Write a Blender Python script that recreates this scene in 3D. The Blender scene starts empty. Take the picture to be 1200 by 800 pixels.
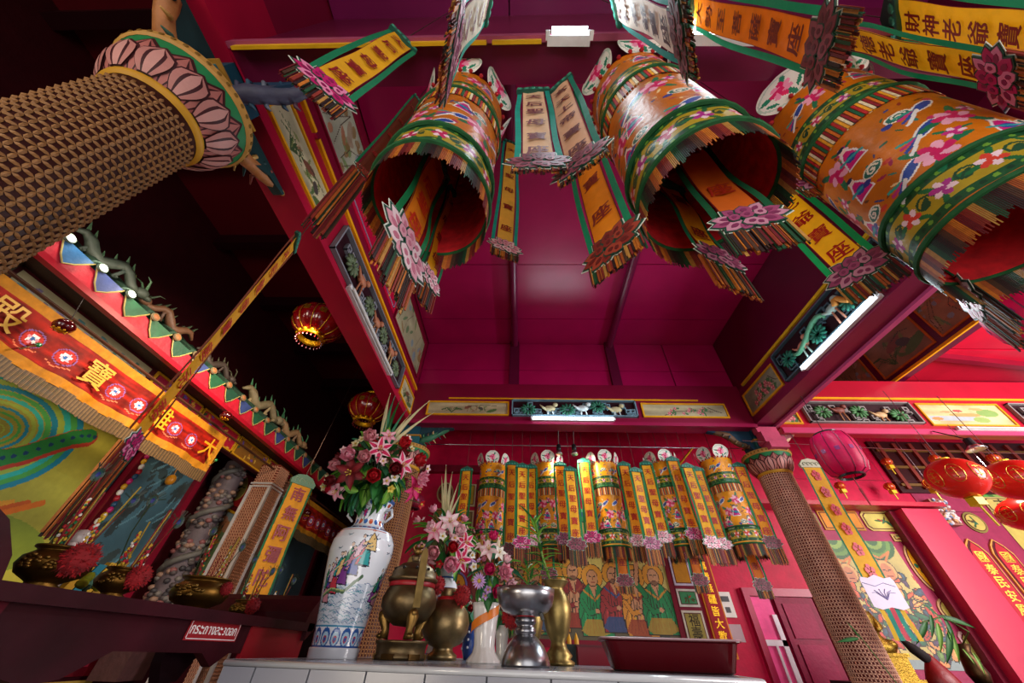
import bpy, math, random
import numpy as np
from mathutils import Vector, Matrix
random.seed(7); RNG = np.random.RandomState(5)
SC = bpy.context.scene; COL = SC.collection
PI = math.pi; R = math.radians
# ------------------------------------------------------------------ camera
CAM = Vector((0, 0, 1.2)); FPX = 400.0
_p, _y, _r = R(42.3), R(2.2), R(1.8)
def _axes():
    r = Vector((1, 0, 0)); u = Vector((0, -math.sin(_p), math.cos(_p))); f = Vector((0, math.cos(_p), math.sin(_p)))
    c, s = math.cos(_r), math.sin(_r)
    r, u = c*r + s*u, -s*r + c*u
    Z = Matrix.Rotation(_y, 3, 'Z')
    return Z@r, Z@u, Z@f
AR, AU, AF = _axes()
_cam = bpy.data.cameras.new('camera'); _cam.sensor_width = 36; _cam.lens = 36*FPX/1200; _cam.clip_start = .02
cam = bpy.data.objects.new('camera', _cam); COL.objects.link(cam)
cam.matrix_world = Matrix.Translation(CAM) @ Matrix((AR, AU, -AF)).transposed().to_4x4()
SC.camera = cam
# ------------------------------------------------------------------ world, exposure
SC.view_settings.view_transform = 'Standard'; SC.view_settings.look = 'None'
SC.view_settings.gamma = 1; SC.view_settings.use_curve_mapping = False; SC.view_settings.exposure = 0.12
w = bpy.data.worlds.new('sky'); SC.world = w; w.use_nodes = True
w.node_tree.nodes['Background'].inputs[0].default_value = (.80, .85, 1, 1)
w.node_tree.nodes['Background'].inputs[1].default_value = .35
def area(name, loc, target, size, power, color=(1, 1, 1), size_y=None, spread=180):
    l = bpy.data.lights.new(name, 'AREA'); l.energy = power; l.color = color; l.size = size; l.spread = R(spread)
    if size_y: l.shape = 'RECTANGLE'; l.size_y = size_y
    o = bpy.data.objects.new(name, l); COL.objects.link(o); o.location = loc
    o.rotation_euler = (Vector(target) - Vector(loc)).to_track_quat('-Z', 'Y').to_euler(); return o
# daylight through the open front and the open right side, an added fill from below, lamps of the left aisle
area('daylight_front', (1.2, -3.5, 2.2), (1.2, 4, 2.4), 4.0, 48, (1, .96, .92), 2.6)
area('upward_fill', (1.0, -2.6, .12), (.9, 1.2, 3.2), 4.2, 95, (1, .93, .86), 2.0)  # added low lamp, brightens the canopy insides and the ceiling
area('daylight_right', (8.3, .6, 2.6), (5.2, 5.2, 3.2), 3.2, 450, (1, .92, .9), 3.0)
area('daylight_aisle', (-3.2, -3.4, 1.6), (-4.2, 3.4, 2.3), 1.6, 80, (1, .86, .66), 1.8)
area('aisle_lamp', (-2.2, 2.4, 3.6), (-3.9, 3.1, 2.3), .4, 26, (1, .80, .58), .4, 120)
# ------------------------------------------------------------------ helpers
def at(px, py, X=None, Y=None, Z=None, T=None):     # the point where the line of sight of a photo pixel meets a real plane
    d = AF + AR*((px-600)/FPX) + AU*((400-py)/FPX)
    if X is not None: T = X/d.x
    if Y is not None: T = Y/d.y
    if Z is not None: T = (Z-CAM.z)/d.z
    return CAM + d*T
def lin(c):
    if isinstance(c, str):
        c = [int(c[i:i+2], 16)/255 for i in (1, 3, 5)]
    return tuple((x/12.92 if x <= .04045 else ((x+.055)/1.055)**2.4) for x in c[:3])
def srgb(c):
    return [int(c[i:i+2], 16)/255 for i in (1, 3, 5)] if isinstance(c, str) else list(c)
_M = {}
def mat(name, rough=.5, metal=0, vary=.12, vscale=8, bump=0, bscale=40, coat=0, emit=0, sheen=0, trans=0, tint=None, sss=0, spec=.5):
    if name in _M: return _M[name]
    m = bpy.data.materials.new(name); m.use_nodes = True; nt = m.node_tree; b = nt.nodes['Principled BSDF']
    a = nt.nodes.new('ShaderNodeAttribute'); a.attribute_name = 'Col'
    tc = nt.nodes.new('ShaderNodeTexCoord'); n = nt.nodes.new('ShaderNodeTexNoise'); n.inputs['Scale'].default_value = vscale; n.inputs['Detail'].default_value = 4
    nt.links.new(tc.outputs['Object'], n.inputs['Vector'])
    mr = nt.nodes.new('ShaderNodeMapRange'); mr.inputs[1].default_value = .3; mr.inputs[2].default_value = .7
    mr.inputs[3].default_value = 1-vary; mr.inputs[4].default_value = 1+vary
    nt.links.new(n.outputs['Fac'], mr.inputs[0])
    mx = nt.nodes.new('ShaderNodeVectorMath'); mx.operation = 'SCALE'
    nt.links.new(a.outputs['Color'], mx.inputs[0]); nt.links.new(mr.outputs[0], mx.inputs['Scale'])
    nt.links.new(mx.outputs[0], b.inputs['Base Color'])
    b.inputs['Roughness'].default_value = rough; b.inputs['Metallic'].default_value = metal
    b.inputs['Specular IOR Level'].default_value = spec
    b.inputs['Coat Weight'].default_value = coat; b.inputs['Coat Roughness'].default_value = .12
    if sheen: b.inputs['Sheen Weight'].default_value = sheen
    if trans: b.inputs['Transmission Weight'].default_value = trans
    if emit:
        nt.links.new(a.outputs['Color'], b.inputs['Emission Color']); b.inputs['Emission Strength'].default_value = emit
    if bump:
        n2 = nt.nodes.new('ShaderNodeTexNoise'); n2.inputs['Scale'].default_value = bscale; n2.inputs['Detail'].default_value = 5
        nt.links.new(tc.outputs['Object'], n2.inputs['Vector'])
        bp = nt.nodes.new('ShaderNodeBump'); bp.inputs['Strength'].default_value = bump; bp.inputs['Distance'].default_value = .01
        nt.links.new(n2.outputs['Fac'], bp.inputs['Height']); nt.links.new(bp.outputs[0], b.inputs['Normal'])
    _M[name] = m; return m
def thin(name, rough=.6, amount=.45):               # cloth that lets light through
    if name in _M: return _M[name]
    m = mat(name, rough, vary=.10, vscale=14, bump=.25, bscale=30); nt = m.node_tree; b = nt.nodes['Principled BSDF']
    t = nt.nodes.new('ShaderNodeBsdfTranslucent'); ms = nt.nodes.new('ShaderNodeMixShader'); ms.inputs[0].default_value = amount
    nt.links.new(b.inputs['Base Color'].links[0].from_socket, t.inputs[0])
    nt.links.new(b.outputs[0], ms.inputs[1]); nt.links.new(t.outputs[0], ms.inputs[2])
    nt.links.new(ms.outputs[0], nt.nodes['Material Output'].inputs[0]); return m
ENAMEL = mat('glossy_enamel_paint', .33, vary=.10, vscale=2.5, bump=.10, bscale=9, spec=.4)
LACQ = mat('dark_red_lacquer', .25, vary=.06, vscale=3, spec=.3)
PAINT = mat('aged_paint', .5, vary=.14, vscale=7, bump=.25, bscale=30, spec=.25)
PRINT = mat('painted_picture', .5, vary=.07, vscale=20, bump=.06, bscale=60)
CLOTH = thin('thin_cloth', .65, .3)
SATIN = mat('embroidered_satin', .42, vary=.12, vscale=12, bump=.45, bscale=22)
VALC = mat('gold_thread_cloth', .62, vary=.2, vscale=18, bump=.5, bscale=18, spec=.18)
VELVET = mat('velvet', .85, vary=.25, vscale=25, bump=.2)
FRINGE = mat('fringe_thread', .6, vary=.2, vscale=60)
CARD = mat('printed_card', .45, vary=.05)
GILT = mat('gilt', .35, .8, vary=.25, vscale=40, bump=.4, bscale=80)
BRASS = mat('worn_brass', .40, .92, vary=.30, vscale=16, bump=.12, bscale=50)
STEEL = mat('brushed_steel', .28, 1.0, vary=.10, vscale=9)
GLAZE = mat('glazed_porcelain', .12, vary=.04, coat=.6)
TILE = mat('glazed_tile', .2, vary=.05, vscale=3)
LEAF = thin('leaf', .5, .25)
PETAL = thin('petal', .6, .3)
GLASSY = mat('red_lacquered_glass', .12, vary=.15, coat=.8)
PLASTIC = mat('lantern_plastic', .4, vary=.08)
WOOD = mat('lacquered_wood', .42, vary=.4, vscale=4, bump=.2, bscale=14, spec=.22)
STUCCO = mat('painted_stucco', .6, vary=.2, vscale=14, bump=.5, bscale=24)
GLOW = mat('lamp_tube_glow', emit=9, vary=0)
GLOWS = mat('lamp_bulb_glow', emit=5, vary=0)

class MB:
    def __init__(s, c='#ffffff'): s.v = []; s.f = []; s.fc = []; s.c = lin(c)
    def col(s, c): s.c = lin(c); return s
    def face(s, *i): s.f.append(i); s.fc.append(s.c)
    def quad(s, a, b, c, d):
        n = len(s.v); s.v += [tuple(a), tuple(b), tuple(c), tuple(d)]; s.face(n, n+1, n+2, n+3); return s
    def box(s, x0, x1, y0, y1, z0, z1):
        return s.obox(Vector(((x0+x1)/2, (y0+y1)/2, (z0+z1)/2)), (x1-x0)/2, (y1-y0)/2, (z1-z0)/2)
    def obox(s, c, hx, hy, hz, ax=None):
        X, Y, Z = ax or (Vector((1, 0, 0)), Vector((0, 1, 0)), Vector((0, 0, 1))); c = Vector(c); n = len(s.v)
        for k in (-1, 1):
            for j in (-1, 1):
                for i in (-1, 1): s.v.append(tuple(c + X*hx*i + Y*hy*j + Z*hz*k))
        for q in ((0, 2, 3, 1), (4, 5, 7, 6), (0, 1, 5, 4), (2, 6, 7, 3), (0, 4, 6, 2), (1, 3, 7, 5)): s.face(*[n+i for i in q])
        return s
    def bar(s, a, b, w, h=None, up=(0, 0, 1)):
        a = Vector(a); b = Vector(b); d = (b-a); L = d.length; d.normalize(); x = d.cross(Vector(up))
        if x.length < 1e-4: x = d.cross(Vector((1, 0, 0)))
        x.normalize(); y = x.cross(d); return s.obox((a+b)/2, w/2, (h or w)/2, L/2, (x, y, d))
    def tube(s, path, r, n=8, caps=True, squash=None):
        P = [Vector(p) for p in path]; m = len(P); rr = r if isinstance(r, (list, tuple)) else [r]*m; b0 = len(s.v)
        t = (P[1]-P[0]).normalized(); x = t.orthogonal().normalized()
        for i, p in enumerate(P):
            d = (P[min(i+1, m-1)] - P[max(i-1, 0)])
            if d.length > 1e-9: d.normalize()
            else: d = t
            x = (x - d*x.dot(d)); x = x.normalized() if x.length > 1e-6 else d.orthogonal().normalized(); y = d.cross(x); t = d
            for k in range(n):
                a = 2*PI*k/n; s.v.append(tuple(p + (x*math.cos(a) + y*math.sin(a)*(squash or 1))*rr[i]))
        for i in range(m-1):
            for k in range(n):
                k2 = (k+1) % n; s.face(b0+i*n+k, b0+i*n+k2, b0+(i+1)*n+k2, b0+(i+1)*n+k)
        if caps:
            s.face(*[b0+k for k in reversed(range(n))]); s.face(*[b0+(m-1)*n+k for k in range(n)])
        return s
    def lathe(s, prof, n=24, c=(0, 0, 0), cols=None, rfn=None, a0=0, close=True):
        c = Vector(c); b0 = len(s.v); m = len(prof)
        for i, (r, z) in enumerate(prof):
            for k in range(n):
                a = a0 + 2*PI*k/n; q = r*(rfn(a, z) if rfn else 1); s.v.append((c.x+q*math.cos(a), c.y+q*math.sin(a), c.z+z))
        for i in range(m-1):
            if cols: s.c = lin(cols[i])
            for k in range(n):
                k2 = (k+1) % n; s.face(b0+i*n+k, b0+i*n+k2, b0+(i+1)*n+k2, b0+(i+1)*n+k)
        return s
    def ball(s, c, rx, ry=None, rz=None, n=10, m=6, ax=None):
        ry = ry or rx; rz = rz or rx; c = Vector(c); X, Y, Z = ax or (Vector((1, 0, 0)), Vector((0, 1, 0)), Vector((0, 0, 1))); b0 = len(s.v)
        for i in range(1, m):
            t = PI*i/m
            for k in range(n):
                a = 2*PI*k/n; s.v.append(tuple(c + X*rx*math.sin(t)*math.cos(a) + Y*ry*math.sin(t)*math.sin(a) + Z*rz*math.cos(t)))
        s.v += [tuple(c+Z*rz), tuple(c-Z*rz)]; T = len(s.v)-2
        for i in range(m-2):
            for k in range(n):
                k2 = (k+1) % n; s.face(b0+i*n+k, b0+(i+1)*n+k, b0+(i+1)*n+k2, b0+i*n+k2)
        for k in range(n):
            k2 = (k+1) % n; s.face(T, b0+k, b0+k2); s.face(T+1, b0+(m-2)*n+k2, b0+(m-2)*n+k)
        return s
    def prism(s, F, pts, d0, d1):
        b0 = len(s.v); n = len(pts)
        A = 0
        for i in range(n):
            x0, y0 = pts[i]; x1, y1 = pts[(i+1) % n]; A += x0*y1-x1*y0
        if A < 0: pts = pts[::-1]
        for d in (d0, d1):
            for (x, y) in pts: s.v.append(tuple(F.p(x, y, d)))
        s.face(*[b0+i for i in reversed(range(n))]); s.face(*[b0+n+i for i in range(n)])
        for i in range(n):
            j = (i+1) % n; s.face(b0+i, b0+j, b0+n+j, b0+n+i)
        return s
    def sheet(s, fn, nu, nv):
        b0 = len(s.v)
        for j in range(nv+1):
            for i in range(nu+1): s.v.append(tuple(fn(i/nu, j/nv)))
        for j in range(nv):
            for i in range(nu):
                a = b0+j*(nu+1)+i; s.face(a, a+1, a+nu+2, a+nu+1)
        return s
    def add(s, verts, faces, M=None):
        b0 = len(s.v); s.v += [tuple(M @ Vector(v)) if M else tuple(v) for v in verts]
        for f in faces: s.face(*[b0+i for i in f])
        return s
class Fr:                                          # a picture plane standing in the room: origin, right, up, outward
    def __init__(s, o, u, v): s.o = Vector(o); s.u = Vector(u).normalized(); s.v = Vector(v).normalized(); s.n = s.u.cross(s.v)
    def p(s, x, y, d=0): return s.o + s.u*x + s.v*y + s.n*d
    def off(s, x, y, d=0): return Fr(s.p(x, y, d), s.u, s.v)
    def box(s, mb, x0, x1, y0, y1, d0, d1): return mb.obox(s.p((x0+x1)/2, (y0+y1)/2, (d0+d1)/2), abs(x1-x0)/2, abs(y1-y0)/2, abs(d1-d0)/2, (s.u, s.v, s.n))
def mesh_of(name, mb, mt, org=None, smooth=False):
    me = bpy.data.meshes.new(name); v = np.array(mb.v, dtype=np.float64).reshape(-1, 3)
    if org is not None: v = v - np.array(org)
    me.from_pydata(v.tolist(), [], mb.f); me.materials.append(mt)
    fc = np.array(mb.fc, dtype=np.float32); cnt = np.array([len(f) for f in mb.f])
    cc = np.repeat(fc, cnt, axis=0); cc = np.hstack([cc, np.ones((len(cc), 1), np.float32)])
    at_ = me.color_attributes.new('Col', 'FLOAT_COLOR', 'CORNER'); at_.data.foreach_set('color', cc.ravel())
    if smooth: me.shade_smooth()
    return me
def tag(o, label=None, cat=None, group=None, kind=None):
    if label: o['label'] = label
    if cat: o['category'] = cat
    if group: o['group'] = group
    if kind: o['kind'] = kind
    return o
def link(name, me, parent=None, M=None):
    o = bpy.data.objects.new(name, me); COL.objects.link(o)
    if parent: o.parent = parent
    if M is not None: o.matrix_basis = M
    return o
ORG = {}
def worg(o): return ORG.get(o.name, Vector((0, 0, 0)))
def build(name, mb, mt, parent=None, smooth=False, org=None, label=None, kind=None):
    if not mb.f: return None
    o0 = Vector(org) if org is not None else (worg(parent) if parent else Vector((0, 0, 0)))
    o = link(name, mesh_of(name, mb, mt, o0, smooth), parent)
    o.location = (o0 - worg(parent)) if parent else o0
    ORG[o.name] = o0
    if label: o['label'] = label
    if kind: o['kind'] = kind
    return o
def thing(name, loc, label, cat, group=None):
    o = bpy.data.objects.new(name, None); COL.objects.link(o); o.location = loc; o.empty_display_size = .05
    ORG[o.name] = Vector(loc); return tag(o, label, cat, group)
def struct(name, mb, mt, parent=None, **k):
    o = build(name, mb, mt, parent, **k)
    if not parent: o['kind'] = 'structure'
    return o
def copy_tree(o, parent=None):
    c = o.copy(); COL.objects.link(c); c.parent = parent
    for ch in o.children: copy_tree(ch, c)
    return c
# ---- pictures: a grid of small faces whose colours are the print
class Canvas:
    def __init__(s, w, h, res, bg='#ffffff'):
        s.w, s.h = w, h; s.nx, s.ny = max(2, int(w*res)), max(2, int(h*res)); s.a = np.zeros((s.ny, s.nx, 3)) + srgb(bg)
        s.X, s.Y = np.meshgrid((np.arange(s.nx)+.5)/s.nx*w, (np.arange(s.ny)+.5)/s.ny*h)
    def put(s, m, c, a=1): s.a[m] = s.a[m]*(1-a) + np.array(srgb(c))*a; return s
    def ell(s, x, y, rx, ry, c, rot=0, ring=None, a=1):
        cs, sn = math.cos(rot), math.sin(rot); dx, dy = s.X-x, s.Y-y
        q = np.sqrt(((dx*cs+dy*sn)/rx)**2 + ((-dx*sn+dy*cs)/ry)**2); m = q < 1
        if ring: m &= q > ring
        return s.put(m, c, a)
    def rect(s, x0, y0, x1, y1, c, a=1): return s.put((s.X >= x0) & (s.X < x1) & (s.Y >= y0) & (s.Y < y1), c, a)
    def poly(s, pts, c, a=1):
        m = np.zeros(s.X.shape, bool); n = len(pts)
        for i in range(n):
            x0, y0 = pts[i]; x1, y1 = pts[(i+1) % n]
            if y0 == y1: continue
            cr = ((s.Y < y0) != (s.Y < y1)) & (s.X < (x1-x0)*(s.Y-y0)/(y1-y0)+x0); m ^= cr
        return s.put(m, c, a)
    def line(s, pts, w, c, a=1):
        m = np.zeros(s.X.shape, bool)
        for (x0, y0), (x1, y1) in zip(pts, pts[1:]):
            dx, dy = x1-x0, y1-y0; L = dx*dx+dy*dy+1e-12; t = np.clip(((s.X-x0)*dx+(s.Y-y0)*dy)/L, 0, 1)
            m |= ((s.X-x0-t*dx)**2+(s.Y-y0-t*dy)**2) < (w/2)**2
        return s.put(m, c, a)
    def noise(s, amt, k=6, seed=0):
        r = np.random.RandomState(seed); g = r.rand(k+2, k+2); yi = s.Y/s.h*k; xi = s.X/s.w*k
        y0 = yi.astype(int); x0 = xi.astype(int); fy = yi-y0; fx = xi-x0
        n = (g[y0, x0]*(1-fx)+g[y0, x0+1]*fx)*(1-fy)+(g[y0+1, x0]*(1-fx)+g[y0+1, x0+1]*fx)*fy
        s.a *= (1+amt*(n-.5)*2)[..., None]; return s
    def flower(s, x, y, r, c, c2='#f3d0d8', n=6, rot=0, leaf=None):
        if leaf:
            for k in range(3):
                a = rot+2.1*k+.6; s.ell(x+math.cos(a)*r*1.25, y+math.sin(a)*r*1.25, r*.7, r*.25, leaf, a)
        for k in range(n):
            a = rot+2*PI*k/n; s.ell(x+math.cos(a)*r*.55, y+math.sin(a)*r*.55, r*.5, r*.32, c if k % 2 else c2, a)
        return s.ell(x, y, r*.3, r*.3, c)
    def scroll(s, x, y, r, c, w, turns=1.4, a0=0, sgn=1):
        P = [(x+r*(1-t/26)*math.cos(a0+sgn*turns*2*PI*t/24), y+r*(1-t/26)*math.sin(a0+sgn*turns*2*PI*t/24)) for t in range(24)]
        return s.line(P, w, c)
def canvas_mesh(name, cv, fn, mt, org=(0, 0, 0), smooth=False):
    """fn(u, v) -> arrays xyz, u and v in 0..1"""
    nx, ny = cv.nx, cv.ny; U, V = np.meshgrid(np.arange(nx+1)/nx, np.arange(ny+1)/ny)
    x, y, z = fn(U, V); co = np.stack([x+0*U, y+0*U, z+0*U], -1).reshape(-1, 3) - np.array(org)
    me = bpy.data.meshes.new(name); me.vertices.add(len(co)); me.vertices.foreach_set('co', co.ravel())
    i, j = np.meshgrid(np.arange(nx), np.arange(ny)); a = (j*(nx+1)+i).ravel()
    q = np.stack([a, a+1, a+nx+2, a+nx+1], -1).astype(np.int32); n = len(q)
    me.loops.add(n*4); me.loops.foreach_set('vertex_index', q.ravel())
    me.polygons.add(n); me.polygons.foreach_set('loop_start', np.arange(n, dtype=np.int32)*4)
    me.update(calc_edges=True); me.materials.append(mt)
    c = np.clip(cv.a, 0, 1); c = np.where(c <= .04045, c/12.92, ((c+.055)/1.055)**2.4).reshape(-1, 3)
    c = np.hstack([np.repeat(c, 4, axis=0), np.ones((n*4, 1))]).astype(np.float32)
    at_ = me.color_attributes.new('Col', 'FLOAT_COLOR', 'CORNER'); at_.data.foreach_set('color', c.ravel())
    if smooth: me.shade_smooth()
    return me
def picture(name, cv, F, parent=None, mt=None, d=0.0, label=None, wave=None):
    org = worg(parent) if parent else Vector(F.o)
    def fn(U, V):
        dd = d + (wave(U, V) if wave else 0)
        return tuple(F.o[k]+F.u[k]*U*cv.w+F.v[k]*V*cv.h+F.n[k]*dd for k in range(3))
    o = link(name, canvas_mesh(name, cv, fn, mt or PRINT, org, bool(wave)), parent)
    if not parent: o.location = org
    ORG[o.name] = org
    if label: o['label'] = label
    return o
# ---- lettering
_G = {}
def glyph(ch, bold=.02):
    bold = min(bold, .008); k = (ch, bold)
    if k in _G: return _G[k]
    c = bpy.data.curves.new('t', 'FONT'); c.body = ch; c.size = 1; c.offset = bold; c.resolution_u = 2
    o = bpy.data.objects.new('t', c); COL.objects.link(o)
    m = bpy.data.meshes.new_from_object(o.evaluated_get(bpy.context.evaluated_depsgraph_get()))
    vs = [(v.co.x, v.co.y) for v in m.vertices]; fs = [tuple(p.vertices) for p in m.polygons]
    bpy.data.objects.remove(o); bpy.data.curves.remove(c); bpy.data.meshes.remove(m)
    if vs:
        x0, x1 = min(v[0] for v in vs), max(v[0] for v in vs); y0, y1 = min(v[1] for v in vs), max(v[1] for v in vs)
        S = max(x1-x0, y1-y0); vs = [((x-(x0+x1)/2)/S, (y-(y0+y1)/2)/S) for x, y in vs]
    _G[k] = (vs, fs); return _G[k]
def letter(mb, ch, F, x, y, size, d=.002, rot=0, bold=.02, sx=1):
    if bold > .02:
        for q in (-.026, .026): letter(mb, ch, F, x+q*size, y+q*.5*size, size, d-.0003-abs(q)*.01, rot, 0, sx)
    vs, fs = glyph(ch, bold); b0 = len(mb.v); c, s = math.cos(rot), math.sin(rot)
    for (a, b) in vs: a *= sx; mb.v.append(tuple(F.p(x+(a*c-b*s)*size, y+(a*s+b*c)*size, d)))
    for f in fs: mb.face(*[b0+i for i in f])
def words(mb, text, F, x, y0, y1, size, d=.002, **k):   # a column of characters from y0 down to y1
    n = len(text)
    for i, ch in enumerate(text): letter(mb, ch, F, x, y0+(y1-y0)*(i+.5)/n, size, d, **k)
X_, Y_, Z_ = Vector((1, 0, 0)), Vector((0, 1, 0)), Vector((0, 0, 1))
MAROON = '#7d0c28'; RED = '#b3122e'; PINKW = '#c2134a'; GOLD = '#f0a90c'; MAG = '#a8084e'
# ================================================================== the hall
fl = MB('#6b4a40'); fl.box(-6, 10.5, -4, 9, -.1, -.012); floor = struct('floor', fl, TILE)
def tiles(parent, x0, x1, y0, y1, s, c, nm='tile'):
    b = MB(c); b.box(-s/2+.004, s/2-.004, -s/2+.004, s/2-.004, -.012, 0); me = mesh_of(nm, b, TILE)
    for i in range(int((x1-x0)/s)):
        for j in range(int((y1-y0)/s)): link(nm, me, parent, Matrix.Translation((x0+(i+.5)*s, y0+(j+.5)*s, 0)))
tiles(floor, 1.9, 6.7, 2.2, 5.8, .6, '#7a4a3c')
# ceiling over the middle bay: boards between round purlins, and the rest of the roof
c = MB('#4d0626'); c.box(-1.85, 3.6, -3.6, 4.72, 5.26, 5.34); ceil = struct('ceiling', c, ENAMEL)
PX = [-1.64, -.12, 1.5, 3.3]
for i in range(3):
    y = .35
    for k, L in enumerate((.9, 1.55, 1.05, .65)):
        b = MB(MAG); b.box(PX[i]+.006, PX[i+1]-.006, y+.006, y+L-.006, 5.2, 5.26); struct('ceiling_board', b, ENAMEL, ceil); y += L
for i in range(3):
    for y0, y1 in ((-3.6, -1.6), (-1.6, .3)):
        b = MB('#7a1850'); b.box(PX[i]+.006, PX[i+1]-.006, y0+.006, y1-.006, 5.2, 5.26); struct('ceiling_board', b, ENAMEL, ceil)
for k, x in enumerate((-.12, 1.5)):
    b = MB('#6d0b38'); b.tube([(x, .3, 5.13), (x, 4.5, 5.13)], .055, 14); t = struct('trim_%d' % (k+1), b, ENAMEL, smooth=False)
    b = MB('#5d0a30'); b.box(x-.075, x+.075, 4.40, 4.47, 4.3, 5.2); struct('king_post', b, ENAMEL, t)
# header wall above the back beam
b = MB('#7f0c3c'); b.box(-1.65, 3.3, 4.47, 4.6, 4.3, 5.26); hw = struct('wall_header', b, ENAMEL)
for x0, x1 in ((-1.64, -.2), (-.04, 1.42), (1.58, 2.4), (2.42, 3.29)):
    b = MB(MAG); b.box(x0, x1, 4.45, 4.475, 4.62, 5.19); struct('wall_board', b, ENAMEL, hw)
    b = MB(MAG); b.box(x0, x1, 4.45, 4.475, 4.31, 4.61); struct('wall_board', b, ENAMEL, hw)
# ------------------------------------------------ painted panels and carved fretwork
def bird_panel(w, h, bg, kind, seed, res=110):
    cv = Canvas(w, h, res, bg); cv.noise(.18, 5, seed); rr = random.Random(seed)
    if kind == 'grass':
        for q in range(14): cv.ell(w*(.25+.5*rr.random()), h*(.2+.5*rr.random()), h*.16, h*.05, rr.choice(['#4a6a34', '#6a7a3a', '#8a6a4a']), rr.uniform(0, 3), a=.8)
        cx = w*.3
        for k in range(16):
            a = rr.uniform(.3, 2.9); L = h*rr.uniform(.4, .75)
            cv.line([(cx, h*.12), (cx+math.cos(a)*L*.6, h*.12+L*.6), (cx+math.cos(a)*L*1.3, h*.12+L*.5*math.sin(a)+L*.2)], .007, '#38562e')
        cv.ell(w*.5, h*.62, h*.3, h*.12, '#7a4a38', .4); cv.ell(w*.66, h*.5, h*.2, h*.12, '#4a4640', -.5); cv.ell(w*.8, h*.3, h*.4, h*.13, '#4d6a38', .3)
        cv.line([(w*.5, h*.7), (w*.72, h*.8), (w*.86, h*.72)], .008, '#31362c')
    elif kind == 'flower':
        cv.line([(w*.25, h*.1), (w*.4, h*.45), (w*.72, h*.5), (w*.85, h*.4)], .012, '#5a3a2a')
        for k in range(16):
            x, y = w*rr.uniform(.22, .78), h*rr.uniform(.2, .8); cv.ell(x+.03, y, h*.2, h*.08, '#3c6a3a', rr.uniform(0, 3))
            cv.flower(x, y, h*.13, '#b8505c', '#d98f90', 6, k)
        cv.line([(w*.8, h*.8), (w*.88, h*.5), (w*.95, h*.35)], .012, '#4a3a34')
    elif kind == 'scene':
        for k in range(26):
            x, y = w*rr.random(), h*rr.random(); cv.ell(x, y, h*rr.uniform(.05, .18), h*rr.uniform(.03, .1), rr.choice(['#6d8a4c', '#8a6a3a', '#a08a70', '#54764e', '#7a93a0', '#b06a4a']), rr.uniform(0, 3), a=.8)
        for k in range(6):
            x = w*rr.random(); cv.line([(x, h*.1), (x+rr.uniform(-.1, .1), h*.5), (x+rr.uniform(-.1, .2), h*.9)], .008, '#4a3b2a')
    elif kind == 'lake':
        cv.rect(0, h*.2, w*.6, h*.45, '#9db4c8', .8); cv.ell(w*.5, h*.5, w*.2, h*.1, '#b09a5a'); cv.ell(w*.8, h*.6, w*.13, h*.2, '#7fa656'); cv.ell(w*.65, h*.25, w*.1, h*.14, '#8fae5a')
        cv.ell(w*.45, h*.7, w*.06, h*.07, '#c8564a'); cv.ell(w*.3, h*.65, w*.08, h*.05, '#c99a68'); cv.ell(w*.7, h*.8, w*.09, h*.06, '#d0a060'); cv.ell(w*.12, h*.3, w*.07, h*.08, '#c4884a')
    return cv
def panel(F, w, h, parent, bg, kind, seed, fr='#d99a10', fw=.022, res=110, nm='painted_panel'):
    b = MB(fr)
    for a in ((0, w, 0, fw), (0, w, h-fw, h), (0, fw, fw, h-fw), (w-fw, w, fw, h-fw)): F.box(b, *a, 0, .022)
    f = build('panel_frame', b, PAINT, parent)
    picture(nm, bird_panel(w-2*fw, h-2*fw, bg, kind, seed, res), F.off(fw, fw), f, d=.006)
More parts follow.
